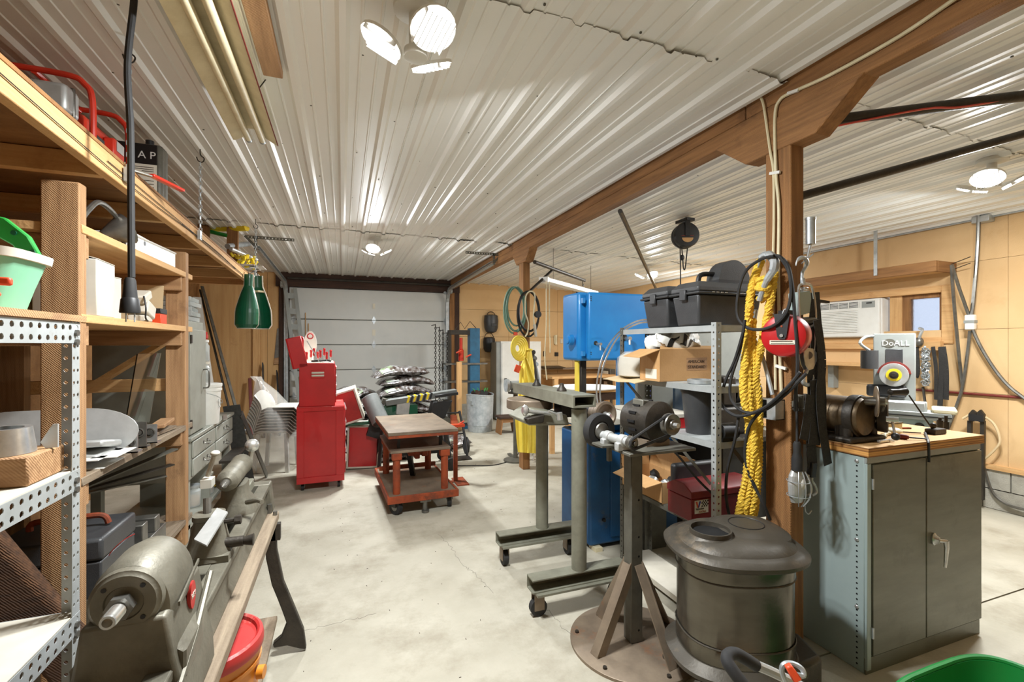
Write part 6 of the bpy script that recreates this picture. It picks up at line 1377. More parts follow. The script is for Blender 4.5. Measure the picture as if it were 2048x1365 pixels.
# ================================================================== cast iron stove
c = V((1.65, 1.60, 0))
t = thing('heating_stove', 'old black iron and sheet-metal heating stove with a round flue collar', 'stove', c, -.35)
def ov(a, b, z, n=44, e=.8, oy=0): return [q + V((0, oy, 0)) for q in sq(0, 0, z, a, b, n, e)]
obj('base_skirt', G().loft([ov(.255, .215, .16), ov(.285, .24, .165), ov(.288, .243, .185), ov(.262, .222, .20), ov(.245, .205, .215)]), 'stovetop', t, loc=True)
obj('body', G().loft([ov(.24, .20, .21), ov(.24, .20, .285), ov(.236, .197, .29), ov(.236, .197, .555), ov(.24, .2, .56), ov(.24, .2, .64)]), 'stovebody', t, loc=True)
for z in (.288, .557): obj('band', G().loft([ov(.2405, .2005, z - .004), ov(.243, .203, z), ov(.2405, .2005, z + .004)], cap=False), 'stovetop', t, loc=True)
obj('rim', G().loft([ov(.235, .195, .625), ov(.275, .235, .628), ov(.290, .25, .64), ov(.292, .252, .655), ov(.275, .236, .672), ov(.262, .224, .676), ov(.24, .205, .68)]), 'stovetop', t, loc=True)
obj('top_casting', G().loft([ov(.245, .21, .676), ov(.24, .205, .684), ov(.20, .17, .708), ov(.12, .10, .714)]), 'stovetop', t, loc=True)
cc = V((-.115, -.03, 0)); obj('flue_collar', G().lathe([(.125, .685), (.10, .70), (.088, .715), (.088, .735), (.081, .735), (.078, .70), (.076, .69)], cc, n=40, cap=False), 'stovetop', t, loc=True); obj('flue_hole', G().cyl(cc + V((0, 0, .709)), cc + V((0, 0, .7165)), .0765, n=36), 'void', t, loc=True)
lid = obj('lid', G().loft([[q + V((.085, .045, 0)) for q in sq(0, 0, z, a, b, 40, .75)] for z, a, b in ((.694, .165, .16), (.704, .165, .16), (.722, .13, .125), (.726, .09, .085))]), 'stovetop', t, loc=True)
obj('lid_ring', G().torus((.085, .05, .727), Z, .075, .002, 30, 5), 'black', lid, loc=True)
obj('door_seam', G().bx(.232, .243, -.05, .06, .22, .62), 'black', t, loc=True); obj('ash_lip', G().prism([(.2, -.16, .05), (.34, -.1, .05), (.34, .08, .05), (.2, .12, .05)], (0, 0, .16)), 'stovetop', t, loc=True, bev=.02)
for sx_, sy_ in ((-1, -1), (1, -1), (-1, 1), (1, 1)):
    x, y = sx_ * .215, sy_ * .165; obj('leg', G().tube(smooth([(x * .9, y * .9, .155), (x * 1.05, y * 1.05, .12), (x * 1.0, y * 1.0, .06), (x * 1.12, y * 1.12, .012)], 4), [.03, .03, .028, .026, .024, .022, .02, .018, .016, .016, .018, .02, .02], 8), 'stovetop', t, loc=True)
# ================================================================== things on the rope-hung post
XF = 2.10                         # face of the post toward the aisle
def Q(px, py, out=.02): return P(px, py, x=XF - out)
# white cables stapled to the post and beam
t = thing('wall_cable', 'pair of cream cables stapled down the rope-hung post', 'cable', Q(1545, 560))
obj('cable', G().tube(smooth([Q(1522, 196, .012), Q(1528, 215, .012), Q(1540, 300, .012), Q(1547, 345, .012), Q(1548, 440, .012), Q(1546, 560, .012), Q(1550, 700, .012), Q(1551, 780, .012)], 6), .007, 7), 'cream', t)
obj('cable', G().tube(smooth([P(1935, -20, x=2.09), P(1800, 72, x=2.09), P(1660, 150, x=2.09), P(1588, 183, x=2.09), P(1560, 200, x=2.09), Q(1550, 235, .012), Q(1552, 345, .012), Q(1558, 420, .012), Q(1557, 560, .012), Q(1560, 700, .012), Q(1563, 790, .012)], 6), .008, 7), 'cream', t)
for px, py in ((1550, 346), (1586, 184), (1562, 735)): obj('cable_tie', G().box(Q(px, py, .014), (.012, .06, .014), rot('X', 12)), 'white', t)
# galvanised can on the far side of the post
t = thing('vent_pipe', 'short galvanised pipe fixture strapped to the side of the rope-hung post', 'pipe', P(1621, 515, x=2.216))
obj('barrel', G().cyl(P(1621, 440, x=2.216), P(1621, 489, x=2.216), .0225, n=18), 'galv', t); obj('cap', G().cyl(P(1621, 441, x=2.216), P(1621, 436, x=2.216), .0245, n=18), 'galv', t); obj('stem', G().cyl(P(1621, 489, x=2.216), P(1615, 515, x=2.216), .007, n=8), 'galv', t)
# yellow rope: hanging bundles
def ropeline(pts, r, seed):
    random.seed(seed); sp = smooth([Q(*p) for p in pts], 10); g = G()
    for st in range(3):
        out = []; L = 0
        for i, q in enumerate(sp):
            d = (sp[min(i + 1, len(sp) - 1)] - sp[max(i - 1, 0)]).normalized(); a, b, _ = frame(d)
            if i: L += (sp[i] - sp[i - 1]).length
            ph = L / .03 * 2 * PI * .5 + st * 2 * PI / 3; out.append(q + a * r * .5 * math.cos(ph) + b * r * .5 * math.sin(ph))
        # resample for the twist
        g.tube(out, r * .62, 6)
    return g
t = thing('yellow_rope', 'thick twisted yellow rope coiled in long loops on the rope-hung post', 'rope', Q(1500, 1030, .1))
for k, pts in enumerate(([(1521, 522, .08), (1508, 560, .09), (1500, 600, .10), (1497, 680, .11), (1496, 760, .12), (1503, 840, .12), (1508, 900, .12), (1500, 970, .12), (1488, 1028, .13)],
                         [(1548, 545, .05), (1541, 600, .06), (1530, 660, .07), (1516, 720, .08), (1506, 790, .10), (1510, 870, .10), (1514, 940, .10), (1508, 1000, .10), (1500, 1032, .10)],
                         [(1499, 610, .12), (1492, 700, .13), (1487, 760, .14), (1489, 800, .14), (1499, 860, .13), (1496, 930, .13), (1484, 1000, .14), (1478, 1030, .15)],
                         [(1505, 640, .09), (1507, 720, .09), (1516, 800, .08), (1518, 860, .08), (1516, 930, .07), (1511, 1000, .07), (1506, 1030, .07)],
                         [(1535, 570, .085), (1529, 590, .085), (1520, 600, .085)])):
    dense = []
    obj('strand', ropeline(pts, .0215, k), 'rope', t)
obj('knot', G().ell(Q(1527, 570, .09), (.03, .035, .045)).torus(Q(1527, 560, .09), (0, .3, 1), .025, .014, 14, 7).torus(Q(1525, 578, .09), (0, -.3, 1), .027, .014, 14, 7), 'rope', t)
# big steel hook at the rope's end
hk = [(1519, 602), (1524, 585), (1531, 566), (1539, 552), (1547, 540), (1549, 524), (1541, 512), (1530, 510), (1521, 518), (1516, 536)]
t = thing('crane_hook', 'large pale steel crane hook tied to the yellow rope', 'hook', Q(1533, 603, .1))
obj('hook', G().tube(smooth([Q(a, b, .105) for a, b in hk], 5), [.014] * 12 + [.018] * 8 + [.022] * 13 + [.017] * 7 + [.010, .008, .006, .005, .004, .004], 9), 'galv', t)
# black cords: loops over the rope
t = thing('extension_lead', 'long black power cord looped in large rings on the rope-hung post', 'cord', Q(1530, 880, .12))
loops = [[(1548, 512, .13), (1520, 520, .14), (1490, 545, .15), (1476, 590, .16), (1476, 635, .16), (1500, 658, .16), (1540, 655, .15), (1570, 630, .13), (1582, 590, .11), (1578, 545, .10), (1560, 515, .11), (1548, 512, .12)],
         [(1558, 512, .10), (1575, 530, .10), (1584, 570, .10), (1590, 640, .10), (1595, 720, .10), (1592, 780, .10), (1590, 822, .06)],
         [(1490, 640, .17), (1480, 700, .17), (1462, 760, .18), (1463, 800, .18), (1490, 825, .17), (1530, 820, .15), (1570, 790, .13), (1600, 760, .12), (1612, 748, .10)],
         [(1488, 660, .18), (1470, 720, .18), (1452, 760, .19), (1443, 795, .19), (1450, 818, .19), (1480, 833, .18), (1530, 815, .16), (1575, 775, .14), (1600, 745, .12)],
         [(1478, 830, .16), (1470, 880, .17), (1455, 940, .17), (1452, 990, .17), (1458, 1030, .16)],
         [(1530, 815, .14), (1500, 850, .15), (1490, 900, .15), (1495, 940, .14), (1510, 975, .12), (1528, 1010, .1), (1540, 1040, .06)]]
for pts in loops: obj('loop', G().tube(smooth([Q(*p) for p in pts], 7), .008, 7), 'rubber', t)
# armoured cable and junction box
solo('armoured_cable', G().tube(smooth([Q(1512, 620, .03), Q(1507, 650, .03), Q(1510, 680, .03), Q(1525, 715, .03), Q(1535, 750, .03), Q(1545, 790, .03)], 8), .010, 8), 'galv', 'armoured grey cable curving down the rope-hung post into the junction box', 'cable')
t = thing('junction_box', 'open steel junction box with a cable gland on the rope-hung post', 'junction box', Q(1545, 838, .06))
a = Q(1531, 795, .0); b = Q(1570, 840, .0)
y0, y1, z0, z1 = min(a.y, b.y), max(a.y, b.y), b.z, a.z
obj('box', G().bx(XF - .065, XF, y0, y0 + .004, z0, z1).bx(XF - .065, XF, y1 - .004, y1, z0, z1).bx(XF - .065, XF, y0, y1, z0, z0 + .004).bx(XF - .065, XF, y0, y1, z1 - .004, z1).bx(XF - .006, XF - .002, y0, y1, z0, z1), 'galv', t)
obj('cover', G().box(((XF - .07), y0 + .02, (z0 + z1) / 2), (.003, .05, .1)), 'galv', t); obj('receptacle', G().cyl((XF - .05, y0 + .06, z0 + .05), (XF - .02, y0 + .06, z0 + .05), .02, n=14), 'black', t)
obj('gland', G().cyl((2.13, 1.655, 1.30), (2.13, 1.655, 1.22), .022, n=16).cyl((2.13, 1.655, 1.235), (2.13, 1.655, 1.225), .027, n=12).bx(2.105, 2.155, 1.64, 1.672, 1.24, 1.27), 'slotdark', t)
# red retractable reel
c = P(1571, 672, x=2.02)
t = thing('cord_reel', 'red retractable cord reel with a black bracket on the rope-hung post', 'cord reel', c)
axr = V((-.93, -.36, 0)).normalized(); sr = Z.cross(axr).normalized()
obj('housing', G().lathe([(.08, -.05), (.098, -.045), (.104, -.03), (.104, .02), (.098, .035), (.085, .042), (.02, .044)], (0, 0, 0), axr, 40), 'red', t, loc=True)
n0 = axr * .046
obj('bracket', G().prism([n0 + sr * a + Z * b for a, b in ((-.035, .105), (.035, .105), (.02, -.005), (.012, -.018), (-.012, -.018), (-.02, -.005))], axr * .006), 'black', t, loc=True); obj('rivet', G().cyl(n0, n0 + axr * .012, .008, n=10), 'bright', t, loc=True); obj('rivet', G().cyl(n0 + Z * .045, n0 + Z * .045 + axr * .008, .005, n=8), 'rust', t, loc=True)
lb = obj('label', G().prism([n0 + sr * a + Z * b for a, b in ((-.055, -.042), (.055, -.042), (.055, -.022), (-.055, -.022))], axr * .001), 'paper', t, loc=True)
obj('print_lines', G().prism([n0 * 1.03 + sr * a + Z * b for a, b in ((-.05, -.029), (.045, -.029), (.045, -.025), (-.05, -.025))], axr * .0008).prism([n0 * 1.03 + sr * a + Z * b for a, b in ((-.05, -.038), (.05, -.038), (.05, -.036), (-.05, -.036))], axr * .0008), 'print', lb, loc=True)
obj('mount', G().box(V((.045, .02, .10)), (.08, .05, .05)), 'black', t, loc=True)
obj('hang_loop', G().tube(smooth([n0 + Z * .1, n0 + Z * .125 + sr * .01, n0 + Z * .12 + sr * .025, n0 + Z * .1 + sr * .015], 4), .003, 5), 'galv', t, loc=True)
# come-along winch on a nail, at the front of the post
yw = 1.62
def W(px, py, dy=0): return P(px, py, y=yw + dy)
t = thing('cable_winch', 'steel hand winch with two hooks hanging from a nail on the rope-hung post', 'winch', W(1617, 760))
obj('nail', G().cyl(W(1602, 528, .055), W(1627, 508, -.02), .003, n=6), 'galv', t)
obj('top_hook', G().tube(smooth([W(*p) for p in ((1604, 560), (1605, 545), (1611, 535), (1614, 525), (1610, 517), (1601, 516), (1594, 523), (1592, 532))], 5), [.008] * 12 + [.0095] * 16 + [.007, .006, .005, .004, .004, .003, .003, .003], 8), 'galv', t)
obj('swivel', G().cyl(W(1605, 557), W(1606, 570), .011, n=10), 'galv', t)
p0, p1 = W(1612, 570), W(1622, 650)
obj('frame', G().tube(smooth([W(*p) for p in ((1597, 580), (1600, 570), (1613, 568), (1624, 575), (1630, 610), (1631, 640), (1626, 651), (1612, 655), (1602, 648), (1598, 620), (1597, 580))], 4), .006, 7), 'bright', t)
q = [W(1594, 585), W(1622, 581), W(1626, 625), W(1596, 633)]; obj('cover_plate', G().prism(q, (0, .05, 0)), 'cabside', t, bev=.004)
obj('drum', G().cyl(W(1600, 643, .01), W(1628, 640, .01), .018, n=14), 'steel', t); obj('pawl', G().box(W(1608, 578), (.03, .03, .014)), 'bright', t, bev=.003)
for a, b in (((1613, 655), (1603, 705)), ((1615, 655), (1620, 700)), ((1628, 648), (1626, 730))): obj('wire_rope', G().tube(smooth([W(*a), W((a[0] + b[0]) / 2 + 2, (a[1] + b[1]) / 2), W(*b)], 4), .0035, 5), 'galv', t)
bl = [W(*p) for p in ((1604, 700), (1611, 696), (1622, 698), (1629, 706), (1629, 722), (1622, 738), (1613, 741), (1607, 730), (1604, 715))]
for dy in (-.012, .012): obj('block_cheek', G().prism([q + Y * dy for q in bl], (0, .004, 0)), 'bright', t)
obj('sheave', G().cyl(W(1616, 711, -.008), W(1616, 711, .012), .02, n=16), 'steel', t)
obj('lower_hook', G().tube(smooth([W(*p) for p in ((1614, 740), (1612, 746), (1607, 754), (1606, 764), (1612, 770), (1621, 768), (1626, 758), (1626, 750))], 5), [.0085] * 12 + [.0105] * 14 + [.008, .007, .006, .006, .005, .005, .004, .004, .003, .003], 8), 'galv', t)
obj('handle', G().bar(W(1622, 600, .03), W(1656, 605, .03), .018, .012), 'black', t)
# black webbing straps
t = thing('ratchet_strap', 'black webbing straps hanging in folds from the rope-hung post', 'strap', W(1640, 940))
def ribbon(pts, wd, name='webbing', th=.003):
    sp = smooth([W(*p) for p in pts], 5); g = G()
    for a, b in zip(sp, sp[1:]): g.bar(a, b, wd, th, Y)
    return obj(name, g, 'strap', t)
ribbon([(1630, 585, .02), (1634, 640, .02), (1640, 720, .02), (1644, 800, .02), (1645, 860, .02), (1655, 905, .02), (1664, 938, .02)], .06)
ribbon([(1632, 600, 0), (1626, 660, 0), (1624, 740, 0), (1625, 820, 0), (1622, 880, 0), (1625, 935, 0)], .065)
ribbon([(1634, 640, -.02), (1644, 720, -.02), (1640, 790, -.02), (1644, 850, -.02), (1650, 890, -.02), (1656, 930, -.02)], .055)
ribbon([(1620, 790, -.03), (1614, 840, -.03), (1607, 880, -.03)], .055); ribbon([(1631, 760, -.01), (1634, 830, -.01), (1628, 890, -.01)], .08)
obj('ratchet', G().bar(W(1625, 925), W(1622, 955), .035, .03, Y), 'black', t, bev=.004)
for dx in (0, 8): obj('end_hook', G().tube(smooth([W(1617 + dx, 950), W(1616 + dx, 962), W(1622 + dx, 972), W(1622 + dx * 1.4, 985), W(1616 + dx, 992)], 5), .006, 6), 'aluplate', t)
# trouble light
t = thing('trouble_light', 'inspection lamp with a dark grip and a wire cage hanging on the rope-hung post', 'lamp', W(1600, 1040))
obj('cord', G().tube([W(1593, 790, .02), W(1594, 850, .01), W(1594, 886, .0)], .006, 6), 'rubber', t)
obj('grip', G().lathe([(.012, 0), (.018, .012), (.016, .05), (.02, .07), (.024, .085), (.024, .14)], W(1594, 884), (0, 0, -1), 16), 'rubber', t)
obj('reflector', G().loft([[W(1597, 940) + V((r * math.cos(b), r * .6 * math.sin(b) + .01, -z)) for b in [PI * .75 + PI * 1.1 * i / 12 for i in range(13)]] for r, z in ((.026, 0), (.042, .03), (.048, .07), (.044, .12), (.03, .16))], cap=False), 'aluplate', t, solid=.002)
obj('bulb', G().ell(W(1600, 968), (.026, .026, .036)).cyl(W(1598, 945), W(1600, 960), .014, n=12), 'white', t)
g = W(1597, 942)
for k in range(4):
    a = -.9 + k * .6; obj('cage_wire', G().tube(smooth([g + V((.028 * math.sin(a), -.028 * math.cos(a), 0)), g + V((.05 * math.sin(a), -.05 * math.cos(a), -.05)), g + V((.05 * math.sin(a), -.05 * math.cos(a), -.12)), g + V((.02 * math.sin(a), -.02 * math.cos(a), -.17))], 4), .0022, 5), 'galv', t)
for z in (.05, .12): obj('cage_ring', G().torus(g + V((0, 0, -z)), Z, .05, .0022, 20, 5), 'galv', t)
obj('hang_hook', G().tube(smooth([g + V((.03, -.01, -.165)), g + V((.035, -.01, -.20)), g + V((.055, -.01, -.215)), g + V((.075, -.01, -.20))], 4), .003, 5), 'galv', t)

# ================================================================== grey steel cabinet
x0, x1, y0, y1 = 2.302, 3.21, 1.445, 1.93
t = thing('storage_cabinet', 'grey-green two-door steel cabinet with a plywood top', 'cabinet', ((x0 + x1) / 2, (y0 + y1) / 2, 0))
obj('carcass', G().bx(x0, x1, y0 + .012, y1, .0, 1.022), 'cabside', t, bev=.003)
obj('plinth', G().bx(x0, x1, y0 + .005, y0 + .012, 0, .075), 'cabdoor', t)
obj('top_rail', G().bx(x0, x1, y0, y0 + .012, .99, 1.022), 'grey', t, bev=.002)
obj('side_frame', G().bx(x0, x0 + .03, y0 - .001, y0 + .012, .02, .99), 'cabside', t, bev=.002)
xm = 2.735
for a, b in ((x0 + .034, xm - .003), (xm + .003, x1 - .004)):
    d = obj('door', G().bx(a, b, y0 - .006, y0 + .012, .085, .985), 'cabdoor', t, bev=.003)
obj('handle_plate', G().lathe([(.022, 0), (.024, .008), (.018, .014), (.012, .03)], (xm + .05, y0 - .006, .575), (0, -1, 0), 18, sx=.75, sy=1.3), 'bright', d)
obj('lever', G().cyl((xm + .05, y0 - .03, .575), (xm + .085, y0 - .045, .572), .010, n=10).tube([(xm + .08, y0 - .045, .575), (xm + .08, y0 - .048, .54), (xm + .07, y0 - .047, .445)], [.012, .010, .006], 10), 'bright', d)
for z in (.17, .87): obj('hinge', G().bx(x0 + .028, x0 + .036, y0 - .01, y0 + .004, z, z + .05), 'galv', t)
for z in (.17, .87): obj('hinge', G().bx(x1 - .002, x1 + .012, y0 + .002, y0 + .03, z, z + .06), 'darkcast', t)
yy = y0 + .045
for k in range(38): obj('punched_hole', G().cyl((x0 - .0006, yy, .03 + k * .0255), (x0, yy, .03 + k * .0255), .0045, n=8), 'void', t)
for z in (.30, .62, .995): obj('bolt', G().ell((x0 - .002, yy, z), (.004, .01, .01), 10, 5), 'bright', t)
obj('plywood_top', G().bx(x0 - .008, x1 + .008, y0 - .012, y1 + .01, 1.024, 1.066), 'plyedge_x', t, bev=.001); obj('top_face', G().bx(x0 - .008, x1 + .008, y0 - .012, y1 + .01, 1.0662, 1.0672), 'ply_x', t)
obj('floor_bracket', G().bx(x1 - .02, x1 + .03, y0 + .03, y0 + .06, 0, .07), 'darkcast', t)
ZT = 1.068
# dividing head
c = V((2.40, 1.60, ZT))
t = thing('dividing_head', 'dark iron dividing head with an index plate and crank on the plywood top', 'dividing head', c)
obj('base', G().bx(-.10, .16, -.085, .22, 0, .028), 'darkcast', t, loc=True, bev=.01); obj('foot', G().bx(-.07, -.04, -.06, .02, .02, .09), 'darkcast', t, loc=True, bev=.01); obj('foot', G().bx(.10, .14, -.06, .02, .02, .09), 'darkcast', t, loc=True, bev=.01)
dh = V((.12, -1, 0)).normalized()
obj('head_block', G().lathe([(.09, -.02), (.095, -.01), (.095, .19), (.10, .2), (.10, .215), (.085, .22)], V((.02, -.055, .125)), -dh, 34), 'bronze', t, loc=True)
obj('face_cover', G().lathe([(.105, -.03), (.107, .006), (.105, .012), (.095, .014), (.002, .014)], V((.02, -.045, .125)), dh, 34), 'darkcast', t, loc=True)
obj('rear_drum', G().cyl((-.02, .16, .13), (-.08, .36, .13), .085, n=26), 'darkcast', t, loc=True)
hb = obj('index_hub', G().cyl((.02, -.055, .205), (.06, -.14, .205), .022, n=16), 'steel', t, loc=True)
ip = V((.042, -.11, .205)); di = V((.62, -.78, 0)).normalized()
obj('index_plate', G().lathe([(.03, -.004), (.074, -.004), (.076, 0), (.074, .004), (.03, .005)], ip, di, 40), 'plate', t, loc=True)
g = G(); xi, yi, _ = frame(di)
for r in (.046, .054, .062, .069):
    for k in range(26): a = 2 * PI * k / 26; q = ip + (xi * math.cos(a) + yi * math.sin(a)) * r; g.cyl(q + di * .0046, q + di * .0052, .0016, n=5)
obj('index_holes', g, 'black', t, loc=True, kind='stuff')
cr = ip + di * .03
obj('crank_arm', G().bar(cr + V((.05, .0, .045)), cr + V((-.015, 0, -.045)), .016, .008, di), 'steel', t, loc=True); obj('crank_nut', G().cyl(ip, cr + di * .012, .012, n=12), 'bright', t, loc=True)
obj('crank_grip', G().lathe([(.008, 0), (.016, .01), (.014, .05), (.017, .07), (.018, .085), (.013, .09)], cr + V((.03, 0, .045)), (.9, -.35, .05), 14), 'darkcast', t, loc=True)
obj('sector_arm', G().prism([ip + di * .008 + xi * a + yi * b for a, b in ((-.01, .0), (.07, .05), (.075, .03), (.0, -.012))], di * .003), 'bright', t, loc=True)
obj('tail_cover', G().lathe([(.05, 0), (.08, .01), (.083, .05), (.075, .055)], V((.16, -.03, .12)), (.5, -.85, 0), 26), 'darkcast', t, loc=True)
obj('lock_handle', G().cyl((.09, -.15, .12), (.095, -.16, .05), .006, n=8).cyl((.08, -.13, .12), (.105, -.17, .12), .013, n=10), 'bright', t, loc=True); obj('lever_ball', G().ell((.096, -.162, .04), (.018, .018, .019)), 'black', t, loc=True)
# small tools on the plywood
def onply(px, py): return P(px, py, z=ZT)
p = onply(1812, 881)
t = thing('screwdriver', 'screwdriver with a black and dark red handle lying on the plywood top', 'screwdriver', p); a, b = onply(1790, 877), onply(1818, 880); u_ = Z * .012
obj('handle', G().tube([a + u_, a.lerp(b, .15) + u_, a.lerp(b, .8) + u_, b + u_], [.008, .013, .013, .008], 10), 'rustred', t); obj('blade', G().cyl(b + u_, onply(1856, 881) + Z * .006, .004, n=8), 'darkcast', t)
t = thing('pliers', 'bright steel pliers lying beside the dividing head', 'pliers', onply(1770, 887))
obj('jaw', G().bar(onply(1757, 887) + Z * .008, onply(1775, 885) + Z * .008, .018, .014), 'bright', t, bev=.003); obj('handle', G().bar(onply(1772, 886) + Z * .008, onply(1790, 880) + Z * .008, .01, .008), 'bright', t); obj('handle', G().bar(onply(1772, 884) + Z * .008, onply(1789, 886) + Z * .008, .01, .008), 'bright', t)
t = thing('leather_glove', 'crumpled pale leather work glove on the plywood top', 'glove', onply(1788, 868))
obj('palm', G().ell(onply(1785, 869) + Z * .018, (.055, .04, .018)), 'cream', t)
for k in range(4): obj('finger', G().ell(onply(1775 - 3 * k, 872 + 2 * k) + Z * .012, (.03, .009, .01), R=rot('Z', 20 * k)), 'cream', t)
t = thing('magnetic_base', 'small dark indicator base with a thin rod on the plywood top', 'indicator stand', onply(1865, 869)); q = onply(1871, 868)
obj('block', G().box(q + Z * .014, (.10, .05, .028), rot('Z', 0)), 'darkcast', t, bev=.003); obj('rod', G().cyl(q + V((-.02, 0, .02)), q + V((-.045, .1, .20)), .004, n=8), 'darkcast', t); obj('clamp', G().ell(q + V((-.02, 0, .045)), (.016, .016, .016)), 'darkcast', t)
for k, (px, py) in enumerate(((1880, 862), (1892, 858))): solo('tool_bit', G().cyl(onply(px, py), onply(px, py) + Z * (.06 - .02 * k), .014, n=12).cyl(onply(px, py) + Z * .04, onply(px, py) + Z * .075, .008, n=10), 'black', ['taller black tool bit standing on the plywood top', 'shorter black tool bit standing on the plywood top'][k], 'tool bit')
t = thing('parts_tin', 'small olive tin on the plywood top behind the dividing head', 'tin', onply(1782, 856)); q = onply(1784, 859)
obj('body', G().box(q + Z * .018, (.08, .06, .036)), 'cream', t, bev=.003); obj('lid', G().box(q + Z * .04, (.084, .064, .006)), 'cast', t)
solo('wood_scraper', G().bar(onply(1800, 858) + Z * .004, onply(1820, 858) + Z * .004, .02, .008), 'rust', 'small orange-brown wooden stick on the plywood top', 'stick')
solo('drill_bit', G().cyl(onply(1805, 866) + Z * .004, onply(1842, 868) + Z * .004, .003, n=6), 'darkcast', 'thin dark drill bit lying across the plywood top', 'drill bit')
pts = [onply(1850, 868) + Z * .006, onply(1855, 880) + Z * .006, P(1857, 887, y=y0 - .025), P(1858, 915, y=y0 - .02), P(1858, 925, y=y0 - .02)]
solo('tie_line', G().tube(smooth(pts, 4), .006, 6), 'black', 'short black cord hanging over the cabinet edge between the doors', 'cord')

# ================================================================== surface grinder by the right wall
GX = 4.25; gc = V((GX, 2.47, 0))
t = thing('surface_grinder', 'grey surface grinder with a yellow-centred wheel and a long table by the window wall', 'surface grinder', (GX, 2.47, 0))
def S2(px, py, x): return P(px, py, x=x)
a, b = S2(1752, 668, GX), S2(1826, 782, GX)
ya, yb = b.y, a.y; zb_, za_ = .96, a.z
obj('base', G().bx(GX + .05, GX + .7, ya - .02, yb + .3, 0, .72), 'grey', t, bev=.01); obj('saddle', G().bx(GX - .12, GX + .6, ya - .05, yb + .1, .72, .86), 'grey', t, bev=.008)
obj('head', G().bx(GX, GX + .5, ya, yb, zb_ + .06, za_), 'grey', t, bev=.008); obj('column', G().bx(GX + .28, GX + .62, ya + .02, yb - .02, .7, za_ - .1), 'grey', t, bev=.01)
ym = (ya + yb) / 2
nm = text('DoALL', .060, (GX - .001, yb - .055, za_ - .10), -Y, Z, 'white', t, ext=.003, sx=1.0)
obj('emblem', G().prism([(GX - .002, ym + .03 + .04 * math.cos(2 * PI * k / 20), za_ - .08 + .036 * math.sin(2 * PI * k / 20)) for k in range(20)], (-.001, 0, 0)), 'slotdark', t)
obj('dark_panel', G().bx(GX - .004, GX, ym - .055, ym + .055, za_ - .265, za_ - .13), 'bplastic', t, bev=.002)
wcn = V((GX - .05, ym, 1.305)); 
gd = obj('wheel_guard', G().prism([wcn + V((0, .108 * math.cos(b), .108 * math.sin(b))) for b in [.1 + 2.95 * k / 14 for k in range(15)]] , (.05, 0, 0)), 'rustred', t)
wh = obj('grinding_wheel', G().lathe([(.02, -.02), (.092, -.02), (.094, 0), (.092, .02), (.046, .022), (.042, .02)], wcn + V((-.01, 0, 0)), (-1, 0, 0), 40), 'aluplate', t); obj('blotter', G().lathe([(.05, .0215), (.05, .025), (.03, .026)], wcn + V((-.01, 0, 0)), (-1, 0, 0), 30), 'hazard', wh); obj('flange_nut', G().lathe([(.032, .024), (.028, .04), (.014, .042), (.014, .055)], wcn + V((-.01, 0, 0)), (-1, 0, 0), 18), 'darkcast', wh)
obj('splash_pad', G().box((GX - .02, ym + .05, 1.17), (.04, .26, .1)), 'black', t, bev=.02)
obj('coolant_cup', G().cyl((GX - .1, yb + .02, za_ - .14), (GX - .1, yb + .02, za_ - .29), .06, n=24), 'bplastic', t); obj('coolant_arm', G().tube(smooth([(GX - .1, yb + .02, za_ - .14), (GX - .12, yb + .08, za_ - .08), (GX - .06, yb + .05, za_ - .03), (GX, yb, za_ - .02)], 4), .012, 7), 'grey', t)
obj('table', G().bx(GX - .22, GX - .0, ya - .20, yb + .38, .975, 1.035), 'grey', t, bev=.005); obj('table_slot', G().bx(GX - .222, GX - .218, ya - .20, yb + .38, 1.0, 1.008), 'black', t)
obj('magnetic_chuck', G().bx(GX - .20, GX - .02, ya - .05, yb + .1, 1.035, 1.10), 'aluplate', t, bev=.003); obj('cross_slide', G().bx(GX - .18, GX + .2, ya - .1, yb + .2, .84, .975), 'cabside', t, bev=.006)
obj('table_end', G().bx(GX - .22, GX, ya - .23, ya - .09, 1.03, 1.07), 'cream', t, bev=.012); obj('stop_lug', G().box((GX - .12, ya - .02, 1.07), (.08, .09, .07)), 'aluplate', t, bev=.005)
obj('handwheel', G().torus((GX - .26, yb + .08, .90), X, .09, .012, 28, 7).cyl((GX - .28, yb + .08, .90), (GX - .16, yb + .08, .90), .022, n=12).bar((GX - .26, yb, .9), (GX - .26, yb + .16, .9), .014, .01, X), 'bright', t)
obj('dial_plate', G().cyl((GX - .19, ya - .02, .92), (GX - .182, ya - .02, .92), .03, n=16).bx(GX - .186, GX - .18, ya + .02, ya + .1, .86, .89), 'darkcast', t)
t.rotation_euler = (0, 0, .50)
# ================================================================== window wall: air conditioner, shelf, straps
t = thing('air_conditioner', 'white window air conditioner in the wall opening', 'air conditioner', (XR, 3.82, 1.63))
obj('cabinet', G().bx(XR - .05, XR + .2, 3.44, 4.2, 1.635, 2.085), 'white', t, bev=.02)
g = obj('front_panel', G().bx(XR - .085, XR - .05, 3.445, 4.195, 1.64, 2.08), 'white', t, bev=.015)
for k in range(14): obj('louver', G().box((XR - .088, 3.92, 1.70 + k * .0195), (.012, .48, .006), rot('Y', 25)), 'white', g)
for k in range(5):
    obj('vent_slot', G().bx(XR - .0865, XR - .0845, 3.66, 4.13, 1.99 + k * .0145, 1.996 + k * .0145), 'void', g)
for k in range(5): obj('vent_rib', G().bx(XR - .09, XR - .086, 3.66 + k * .115, 3.668 + k * .115, 1.985, 2.06), 'white', g)
cp = obj('control_panel', G().bx(XR - .088, XR - .085, 3.49, 3.63, 1.98, 2.055), 'grey', g); obj('display', G().bx(XR - .0895, XR - .088, 3.52, 3.58, 2.025, 2.04), 'labelblack', cp)
t = thing('wall_shelf', 'wooden shelf board with a deep edge over the air conditioner and window', 'shelf', (XR - .17, 3.9, 2.27))
